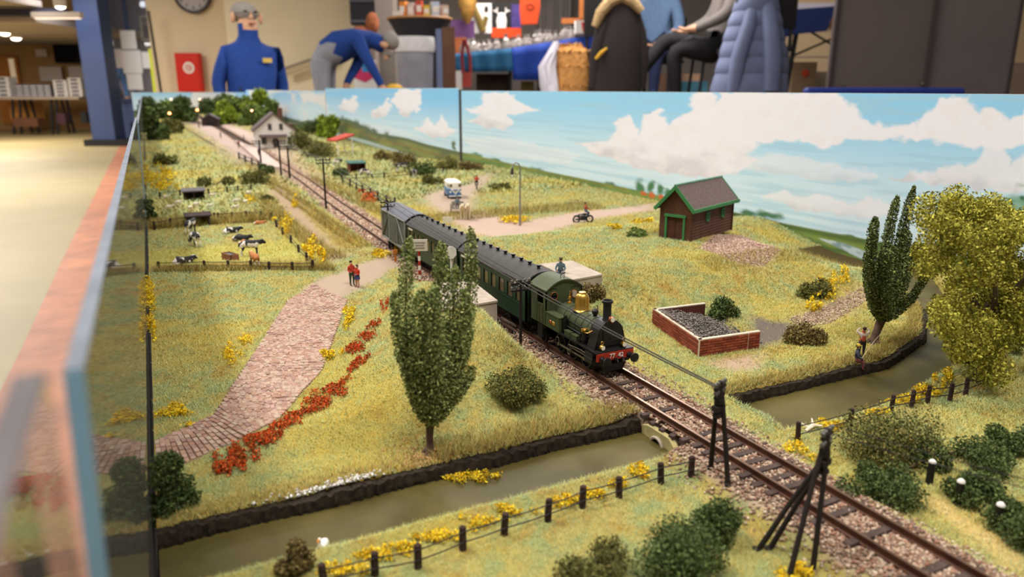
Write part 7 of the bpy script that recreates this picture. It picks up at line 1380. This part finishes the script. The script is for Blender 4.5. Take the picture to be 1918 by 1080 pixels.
for px in (856, 955, 1020, 1100): mb = MB(); mb.cyl(((px - 985) * k, .1, 0), ((px - 985) * k, .1, Z_(np.interp(px, [848, 960, 1118], [101, 90, 64])) - .02), .022, n=8); obj('leg', mb, blk, t)
flat('under_box', 'dark brown crate under the market table', 'crate', 892, 138, 955, 172, 10.3, mat('crate_brown', '2c1c14', .8, 0, .2, 6), .4, 'body'); flat('under_box', 'yellow grey carton under the blue cloth', 'box', 976, 152, 1000, 172, 10.3, mat('carton_ochre', '7c6a3c', .8, 0, .2, 6), .3, 'body'); flat('under_box', 'dark carton under the blue cloth beside the plastic bag', 'box', 1008, 150, 1032, 172, 10.4, mat('case_dark', ''), .3, 'body')
cello = mat('cellophane', 'a89e98', .12, 0, .35, 9, .6, spec=.9, alpha=.75)
for i in range(22):
    px = 868 + i * 9.6 + random.uniform(-3, 3); py = np.interp(px, [848, 960, 1118], [99, 88, 62]); p = far(px, py, 10.1 + .25 * (i % 2)); s_ = random.uniform(.04, .065)
    t = thing('gift_bag', 'shiny clear cellophane bag on the market table, number of small goods inside', 'bag', (p[0], p[1], p[2]), -YAW + random.uniform(-.6, .6), 'cellophane bags on the market table'); mb = MB(); mb.lathe([(s_ * .9, 0), (s_, s_ * .5), (s_ * .8, s_ * 1.5), (s_ * .2, s_ * 2.1), (s_ * .5, s_ * 2.8)], (0, 0, 0), 9); mb.v = [(x + random.uniform(-.012, .012), y + random.uniform(-.012, .012), z) for x, y, z in mb.v]; obj('wrap', mb, cello, t); t['label'] = 'shiny clear cellophane gift bag standing on the market table'
t, w_, h_ = flat('banner', 'white framed banner with a dark dot behind the market table', 'banner', 882, 6, 921, 62, 11.4, paper, .03, 'sheet'); mb = MB(); mb.ball((w_ * .25, -.01, h_ * .8), (.03, .01, .05), 8); obj('print', mb, blk, t); mb = MB(); mb.tube([(-w_ * .45, -.03, h_ * 1.0), (-w_ * .1, -.03, h_ * .45), (w_ * .1, -.03, h_ * .05)], .05, 6); mb.tube([(w_ * .25, -.03, h_ * .55), (w_ * .1, -.03, h_ * .2)], .035, 6); obj('gold_ribbon', mb, mat('ribbon_gold', '8a7440', .4, .4, .1, 8), t)
t, w_, h_ = flat('banner', 'black framed print with a pale antlered head behind the market table', 'banner', 921, 6, 958, 62, 11.4, blk, .03, 'sheet'); mb = MB(); mb.ball((0, -.01, h_ * .38), (.075, .012, .13), 10); mb.ball((0, -.01, h_ * .17), (.07, .012, .07), 10)
for s in (-1, 1): mb.tube([(s * .03, -.012, h_ * .58), (s * .07, -.012, h_ * .72), (s * .12, -.012, h_ * .75)], .012, 5); mb.tube([(s * .07, -.012, h_ * .72), (s * .06, -.012, h_ * .85)], .010, 5)
obj('print', mb, paper, t)
flat('cloth_roll', 'orange red cloth folded below the black print', 'cloth', 921, 52, 976, 70, 10.6, mat('cloth_orange', 'd8481c', .8, 0, .1, 8), .2, 'fold'); flat('cloth_roll', 'purple cloth draped at the end of the market stall', 'cloth', 845, 38, 888, 72, 11.0, mat('cloth_purple', '6a4674', .8, 0, .15, 8), .2, 'fold'); flat('cloth_roll', 'rust brown board below the purple cloth', 'board', 846, 70, 874, 100, 10.8, mat('rust_board', '96502c', .8, 0, .15, 8), .05, 'panel'); flat('print_panel', 'dark blue and pink print beside the orange bag', 'poster', 958, 8, 976, 60, 11.2, mat('print_navy', '3c3068', .7, 0, .3, 12), .02, 'sheet')
t = hall('hanging_ornament', 'golden brown hanging ornament above the purple cloth', 'ornament', 876, 45, 10.8); mb = MB(); mb.lathe([(.02, 0), (.08, .10), (.13, .28), (.10, .42), (.03, .6)], (0, 0, 0), 12); obj('body', mb, mat('ornament_gold', '9a7438', .5, .2, .3, 12), t, True)
t = hall('carrier_bag', 'orange red carrier bag hanging over the market table', 'bag', 992, 46, 10.4); k2 = K(10.4); mb = MB(); mb.prism([(-16 * k2, 0), (14 * k2, .01), (19 * k2, .22), (16 * k2, .5), (-15 * k2, .5), (-19 * k2, .2)], -.06, .06); obj('bag', mb, mat('bag_orange', 'd24a1e', .6, 0, .08, 8), t); mb = MB(); mb.tube([(.05 * math.cos(a), -.062, .22 + .035 * math.sin(a)) for a in np.linspace(0, 6.28, 14)], .008, 5); obj('print', mb, mat('bag_print', '8a2c14', .7, 0, 0), t)
cur = hall('curtain', 'grey pleated curtain at the back of the stage', 'curtain', 1040, 60, 12.6, z=.1); mb = MB(); vs = []; kk = K(12.6)
for i in range(60): x = -30 * kk + i * kk; vs += [(x, .04 * math.sin(i * 1.1), 0), (x, .04 * math.sin(i * 1.1), 2.4)]
mb.add(vs, [(2 * i, 2 * i + 2, 2 * i + 3, 2 * i + 1) for i in range(59)]); obj('pleats', mb, mat('curtain_grey', '8a807c', .9, 0, .1, 6), cur, True)
t, w_, h_ = flat('orange_frame', 'orange wooden frame standing before the grey curtain', 'frame', 1052, 34, 1092, 44, 11.8, mat('frame_orange', 'c4743c', .6, 0, .1, 8), .05, 'rail'); mb = MB(); mb.b2((w_ * .30, 0, 0), (w_ * .5, .05, .8)); obj('upright', mb, mat('frame_orange', ''), t)
t, w_, h_ = flat('white_box', 'white box with a red mark on the market table', 'box', 1078, 38, 1108, 62, 9.9, paper, .2, 'carton'); mb = MB(); mb.prism([(-w_ * .05, h_ * .1), (w_ * .15, h_ * .1), (w_ * .05, h_ * .85), (-w_ * .15, h_ * .85)], -.012, -.002); obj('red_mark', mb, mat('fire_red', ''), t)
t = hall('red_bag', 'red and white carrier bag hanging at the end of the market table', 'bag', 868, 160, 9.7); kk = K(9.7); mb = MB(); mb.prism([(-15 * kk, -.05), (-2 * kk, -.05), (-3 * kk, .18), (-13 * kk, .18)], -.06, .03); obj('white_bag', mb, paper, t); mb = MB(); mb.prism([(-2 * kk, -.02), (14 * kk, -.02), (15 * kk, .16), (0, .16)], -.05, .05); obj('body', mb, mat('bag_red', 'a8443c', .7, 0, .1, 8), t); mb = MB(); mb.tube([(0, -.03, .15), (-2 * kk, -.03, .35), (3 * kk, -.03, .55)], .022, 6); mb.tube([(14 * kk, -.03, .15), (13 * kk, -.03, .35), (5 * kk, -.03, .55)], .022, 6); obj('handle', mb, mat('bag_handle', '8a3438', .7, 0, 0), t)
# chairs, coats, seated people
def chair(label, px, f, z0, seat, w, rz, m=None):
    t = hall('stacking_chair', label, 'chair', px, 168, f, rz, z=z0); m = m or blk; mb = MB(); mb.b2((-w / 2, -w / 2, seat - .035), (w / 2, w / 2, seat)); obj('seat', mb, m, t); mb = MB(); mb.b2((-w / 2, w / 2 - .02, seat + .12), (w / 2, w / 2 + .02, seat + .42)); obj('backrest', mb, m, t)
    for sx_ in (-1, 1):
        for sy_ in (-1, 1): mb = MB(); mb.cyl((sx_ * w * .46, sy_ * w * .5, 0), (sx_ * w * .44, sy_ * w * .42, seat - .03), .014, n=7); obj('leg', mb, m, t)
    mb = MB(); [mb.cyl((s * w * .44, w / 2, seat - .03), (s * w * .44, w / 2, seat + .42), .013, n=7) for s in (-1, 1)]; mb.tube([(-w * .44, w / 2, seat - .03), (0, w / 2, seat - .03), (w * .44, w / 2, seat - .03)], .013, 7); obj('back_frame', mb, m, t); return t
def loft(rings, n=22, p=2.6):
    mb = MB(); vs = []
    for (cx, cy, cz, wx, wy) in rings:
        for k in range(n): a = 2 * math.pi * k / n; c, s = math.cos(a), math.sin(a); q = (abs(c) ** p + abs(s) ** p) ** (-1 / p); vs.append((cx + wx * q * c, cy + wy * q * s, cz))
    L = len(rings); mb.add(vs, [(i * n + k, i * n + (k + 1) % n, (i + 1) * n + (k + 1) % n, (i + 1) * n + k) for i in range(L - 1) for k in range(n)] + [tuple(range(n - 1, -1, -1)), tuple(range((L - 1) * n, L * n))]); return mb
fz = 6.2; kk = K(fz); zz = lambda py, f=fz: float(far(1160, py, f)[2])
chair('black chair hidden under the dark hooded parka', 1150, 6.35, 0, .45, .42, R(10))
t = hall('parka', 'dark brown parka with a tan fur hood hung over a chair', 'coat', 1150, 168, fz, z=0); pz = [(x - 1150) * kk for x in (0,)]
mb = loft([(-.0 * kk, 0, zz(190), 50 * kk, .16), (2 * kk, 0, zz(150), 50 * kk, .16), (3 * kk, 0, zz(100), 45 * kk, .15), (8 * kk, 0, zz(50), 38 * kk, .14), (6 * kk, 0, zz(20), 30 * kk, .12), (0, 0, zz(2), 22 * kk, .10)]); obj('body', mb, mat('parka_dark', '2c2524', .85, 0, .15, 10), t, True)
mb = loft([(50 * kk, -.02, zz(165), 9 * kk, .06), (51 * kk, -.02, zz(110), 11 * kk, .07), (43 * kk, -.01, zz(60), 12 * kk, .08), (30 * kk, 0, zz(20), 12 * kk, .08)]); obj('sleeve', mb, mat('parka_dark', ''), t, True); mb = loft([(-40 * kk, -.05, zz(165), 10 * kk, .06), (-38 * kk, -.05, zz(100), 11 * kk, .07), (-26 * kk, -.04, zz(50), 12 * kk, .08), (-12 * kk, 0, zz(20), 12 * kk, .08)]); obj('sleeve', mb, mat('parka_dark', ''), t, True)
mb = MB(); mb.tube([((x - 1150) * kk, -.10, zz(y)) for x, y in ((1108, 52), (1118, 26), (1134, 6), (1155, -4), (1176, 6), (1192, 24))], [.03, .045, .05, .05, .045, .03], 9); hd = obj('fur_hood', mb, mat('fur_tan', 'a88c64', .95, 0, .2, 40, 1), t, True)
mb = MB(); mb.tube([((x - 1150) * kk, -.15, zz(y)) for x, y in ((1110, 112), (1120, 100), (1130, 92))], [.012, .016, .008], 7); obj('yellow_tag', mb, mat('tag_yellow', 'c8982c', .7, 0, 0), t)
t = hall('fur_bag', 'golden brown furry bag beside the dark parka', 'bag', 1073, 168, 6.5, z=0); kk = K(6.5); z5 = lambda py: float(far(1073, py, 6.5)[2])
mb = loft([(0, 0, z5(200), 34 * kk, .12), (2 * kk, 0, z5(160), 34 * kk, .13), (0, 0, z5(125), 34 * kk, .13), (-4 * kk, 0, z5(98), 32 * kk, .12), (-6 * kk, 0, z5(85), 18 * kk, .06)]); b_ = obj('body', mb, mat('fur_gold', 'b88248', .95, 0, .25, 25, 1), t, True)
N = 26000; me = b_.data; co = np.empty(len(me.vertices) * 3); me.vertices.foreach_get('co', co); co = co.reshape(-1, 3); a_, b2_ = co[rng.integers(0, len(co), N)], co[rng.integers(0, len(co), N)]; kk2 = np.linalg.norm(a_ - b2_, axis=1) < .12; pp = (a_ + (b2_ - a_) * rng.random((N, 1)))[kk2]; leaf_mesh('fur', pp + rng.standard_normal(pp.shape) * .006, .009, pal_cols(len(pp), ['a87038', 'c89858', '8a5428', 'd8b078'], .2), leaf_m, t)
t = hall('plastic_bag', 'crumpled white plastic bag beside the golden furry bag', 'bag', 1030, 168, 6.45, z=0); mb = loft([(4 * kk, 0, z5(200), 14 * kk, .1), (-2 * kk, 0, z5(160), 17 * kk, .1), (-6 * kk, 0, z5(125), 15 * kk, .1), (4 * kk, 0, z5(100), 9 * kk, .06), (10 * kk, 0, z5(78), 4 * kk, .03)]); mb.v = [(x + random.uniform(-.012, .012), y + random.uniform(-.02, .02), z) for x, y, z in mb.v]; obj('bag', mb, mat('bag_white', 'cfc9d4', .4, 0, .06, 10), t, True)
ch2 = chair('black chair carrying the woman in the grey cardigan', 1345, 6.6, 0, .44, .44, R(-90))
p = far(1342, 100, 6.5)
W_ = {'knl': (-.055, -.245, .565), 'anl': (.0, -.405, .365), 'tol': (.0, -.485, .335), 'knr': (.075, -.235, .505), 'anr': (.075, -.215, .27), 'tor': (.08, -.30, .235), 'hil': (-.065, -.03, .50), 'hir': (.065, -.03, .50), 'waist': (0, .025, .62), 'chest': (0, .045, .74), 'neck': (0, .05, .835), 'chin': (0, .035, .885), 'head': (0, .035, .945), 'shl': (-.11, .05, .79), 'shr': (.11, .05, .79), 'ell': (-.15, .0, .66), 'elr': (.15, .0, .66), 'wrl': (-.12, -.12, .60), 'wrr': (.12, -.12, .60), 'hal': (-.10, -.165, .595), 'har': (.10, -.165, .595)}
figure('person', 'seated woman in a grey cardigan and black trousers with crossed legs', (p[0], p[1], -.372), -YAW - R(90), 1.66, W_, '6c6460', '221f22', shoes='c8a898', hands=True, female=True)
p = far(1228, 90, 8.0); chair('black chair carrying the person in the denim jacket', 1228, 8.05, 0, .44, .44, R(-30)); figure('person', 'seated person in a pale denim jacket and dark trousers behind the parka', (p[0], p[1], -.372), -YAW - R(30), 1.72, SIT, '5a7090', '1c2440', hands=True)
chair('black chair under the quilted blue grey jacket', 1405, 5.9, 0, .45, .44, R(180))
fz = 5.7; kk = K(fz); z6 = lambda py: float(far(1405, py, fz)[2]); t = hall('quilted_jacket', 'blue grey quilted jacket hung over a chair', 'coat', 1405, 168, fz, z=0); qm = mat('quilt_blue', '6a7290', .6, 0, .1, 8, spec=.35)
for i, (y0, y1) in enumerate(((-20, 22), (22, 50), (50, 78), (78, 108), (108, 138), (138, 190))):
    c = lambda y: (np.interp(y, [-20, 20, 60, 110, 170, 190], [1402, 1404, 1404, 1406, 1402, 1402]) - 1405) * kk; w_ = lambda y: np.interp(y, [-20, 0, 40, 100, 170, 190], [26, 36, 48, 62, 72, 72]) * kk
    mb = loft([(c(y1), 0, z6(y1), w_(y1) * .98, .132), (c(y1), 0, z6(y1 - 3), w_(y1) * 1.0, .138), (c((y0 + y1) / 2), 0, z6((y0 + y1) / 2), w_((y0 + y1) / 2) * 1.01, .143), (c(y0), 0, z6(y0 + 3), w_(y0), .138), (c(y0), 0, z6(y0), w_(y0) * .98, .132)]); obj('quilted_panel', mb, qm, t, True)
mb = loft([(28 * kk, -.14, z6(170), 14 * kk, .04), (24 * kk, -.15, z6(110), 16 * kk, .05), (16 * kk, -.13, z6(50), 15 * kk, .05), (8 * kk, -.08, z6(0), 14 * kk, .05)]); obj('sleeve', mb, qm, t, True); mb = loft([(-40 * kk, -.10, z6(172), 13 * kk, .04), (-36 * kk, -.12, z6(110), 14 * kk, .05), (-22 * kk, -.12, z6(50), 13 * kk, .05), (-12 * kk, -.06, z6(0), 13 * kk, .05)]); obj('sleeve', mb, qm, t, True)
# table with crossed braces, boxes, grey cabinet, blue bench
t = hall('folding_table', 'table under a navy cloth with crossed black braces beside the grey cabinet', 'table', 1500, 168, 6.8, z=0); kk = K(6.8); z7 = lambda py: float(far(1500, py, 6.8)[2]); mb = MB(); mb.b2((-70 * kk, -.1, z7(22)), (45 * kk, .7, z7(8))); obj('tabletop', mb, mat('table_lilac', 'b8aeb8', .6, 0, .04, 5), t)
cl = MB(); cl.prism([((1440 - 1500) * kk, z7(76)), ((1470 - 1500) * kk, z7(66)), ((1527 - 1500) * kk, z7(60)), ((1540 - 1500) * kk, z7(14)), ((1440 - 1500) * kk, z7(22))], -.12, -.10); obj('cloth', cl, mat('cloth_navy', '16244e', .8, 0, .12, 8), t)
for a, b, r_ in (((1472, 172), (1482, 50), .022), ((1480, 104), (1580, 58), .010), ((1500, 55), (1578, 100), .010), ((1590, 172), (1580, 40), .02)): mb = MB(); mb.cyl(((a[0] - 1500) * kk, 0, z7(a[1])), ((b[0] - 1500) * kk, 0, z7(b[1])), r_, n=7); obj('leg' if r_ > .015 else 'brace', mb, blk, t)
pb = mat('panel_cream', 'd2b48e', .8, 0, .05, 4)
for i, (x0, y0, x1, y1, lb) in enumerate(((1452, -6, 1592, 16, 'cream panel topmost behind the crossed table braces'), (1452, 48, 1592, 106, 'cream panel in the middle behind the crossed table braces'), (1452, 108, 1592, 134, 'cream panel below the middle one behind the braces'))): flat('leaning_panel', lb, 'panel', x0, y0, x1, y1, 8.6, pb, .06, 'board')
flat('shelf_board', 'brown wooden shelf board behind the table cloth', 'shelf', 1520, 18, 1592, 46, 8.5, mat('shelf_brown', '7a5434', .7, 0, .1, 5), .1, 'board'); t, w_, h_ = flat('cardboard_box', 'brown cardboard box with a red mark on the stage floor', 'box', 1480, 116, 1526, 172, 7.6, mat('cardboard', '8c7258', .85, 0, .06, 6), .3, 'carton', down=0); mb = MB(); mb.ball((w_ * .05, -.004, h_ * .62), (.04, .006, .04), 8); obj('red_mark', mb, mat('mark_red', 'b84428', .7, 0, 0), t); flat('cardboard_box', 'long cream cardboard box lying beside the box with the red mark', 'box', 1514, 134, 1580, 172, 7.9, mat('card_pale', 'a08a74', .85, 0, .06, 6), .3, 'carton', down=0); flat('cardboard_box', 'cream carton behind the chair legs of the seated woman', 'box', 1225, 138, 1312, 172, 8.6, mat('card_peach', 'c89c80', .85, 0, .05, 6), .3, 'carton', down=0); flat('cardboard_box', 'teal and green printed carton behind the chair legs', 'box', 1270, 152, 1325, 172, 8.2, mat('card_teal', '3c6a7c', .8, 0, .3, 10), .2, 'carton', down=0)
gc = hall('grey_cabinet', 'tall dark grey folding display cabinet standing on the stage', 'cabinet', 1728, 172, 4.7, z=0); kk = K(4.7); c1 = mat('cabinet_grey', '5c504d', .6, 0, .04, 4, spec=.3); c2 = mat('cabinet_grey_light', '6c605e', .55, 0, .06, 4, spec=.3)
x0, x1, x2 = (1562 - 1728) * kk, 0, (1884 - 1728) * kk
mb = MB(); mb.add([(x0, .12, 0), (x1, 0, 0), (x1, .03, 0), (x0, .15, 0), (x0, .12, 1.6), (x1, 0, 1.6), (x1, .03, 1.6), (x0, .15, 1.6)], [(0, 1, 2, 3), (4, 5, 6, 7), (0, 1, 5, 4), (1, 2, 6, 5), (2, 3, 7, 6), (3, 0, 4, 7)]); obj('door', mb, c1, gc)
mb = MB(); mb.add([(x1, 0, 0), (x2, -.02, 0), (x2, .10, 0), (x1, .12, 0), (x1, 0, 1.6), (x2, -.02, 1.6), (x2, .10, 1.6), (x1, .12, 1.6)], [(0, 1, 2, 3), (4, 5, 6, 7), (0, 1, 5, 4), (1, 2, 6, 5), (2, 3, 7, 6), (3, 0, 4, 7)]); obj('body', mb, c2, gc)
for s_, xx in ((-1, x0), (0, x1), (1, x2)): mb = MB(); mb.b2((xx - .008, -.03 if s_ >= 0 else .09, 0), (xx + .008, .0 if s_ >= 0 else .12, 1.6)); obj('edge_strip', mb, mat('cabinet_edge', '443a38', .5, 0, 0), gc)
for xx, yy in (((1585 - 1728) * kk, .08), (-.02, -.01)): mb = MB(); mb.cyl((xx, yy, .18), (xx, yy - .015, .18), .010, n=10); obj('screw', mb, steelg, gc)
flat('wood_panel', 'pale wooden panel at the far edge beside the grey cabinet', 'panel', 1888, -20, 1990, 118, 5.6, pb, .05, 'board'); flat('wood_panel', 'brown wooden panel below the pale one beside the grey cabinet', 'panel', 1884, 120, 1990, 180, 5.5, mat('card_pale', ''), .05, 'board')
t = hall('blue_bench', 'navy blue padded bench top just above the backdrop edge', 'bench', 1658, 174, 4.2, z=0); kk = K(4.2); zt_ = float(far(1658, 164, 4.2)[2]); mb = MB(); mb.b2((-152 * kk, -.02, zt_ - .16), (150 * kk, .05, zt_)); o = obj('backrest', mb, mat('bench_blue', '1f2f78', .5, 0, .05, 5), t); md = o.modifiers.new('b', 'BEVEL'); md.width = .02; md.segments = 3
mb = MB(); mb.b2((-140 * kk, .0, 0), (-130 * kk, .04, zt_ - .1)); obj('leg', mb, blk, t); mb = MB(); mb.b2((130 * kk, .0, 0), (140 * kk, .04, zt_ - .1)); obj('leg', mb, blk, t)
# nearer acrylic screen beside the viewer
frost = mat('acrylic_frost', '686263', .85, 0, .1, 40, spec=.08)
screen('nearer acrylic side screen with grey cut edges at the front corner', -.06, .079, -.035, .1235, -.0104, 0, .0027, (frost, frost))
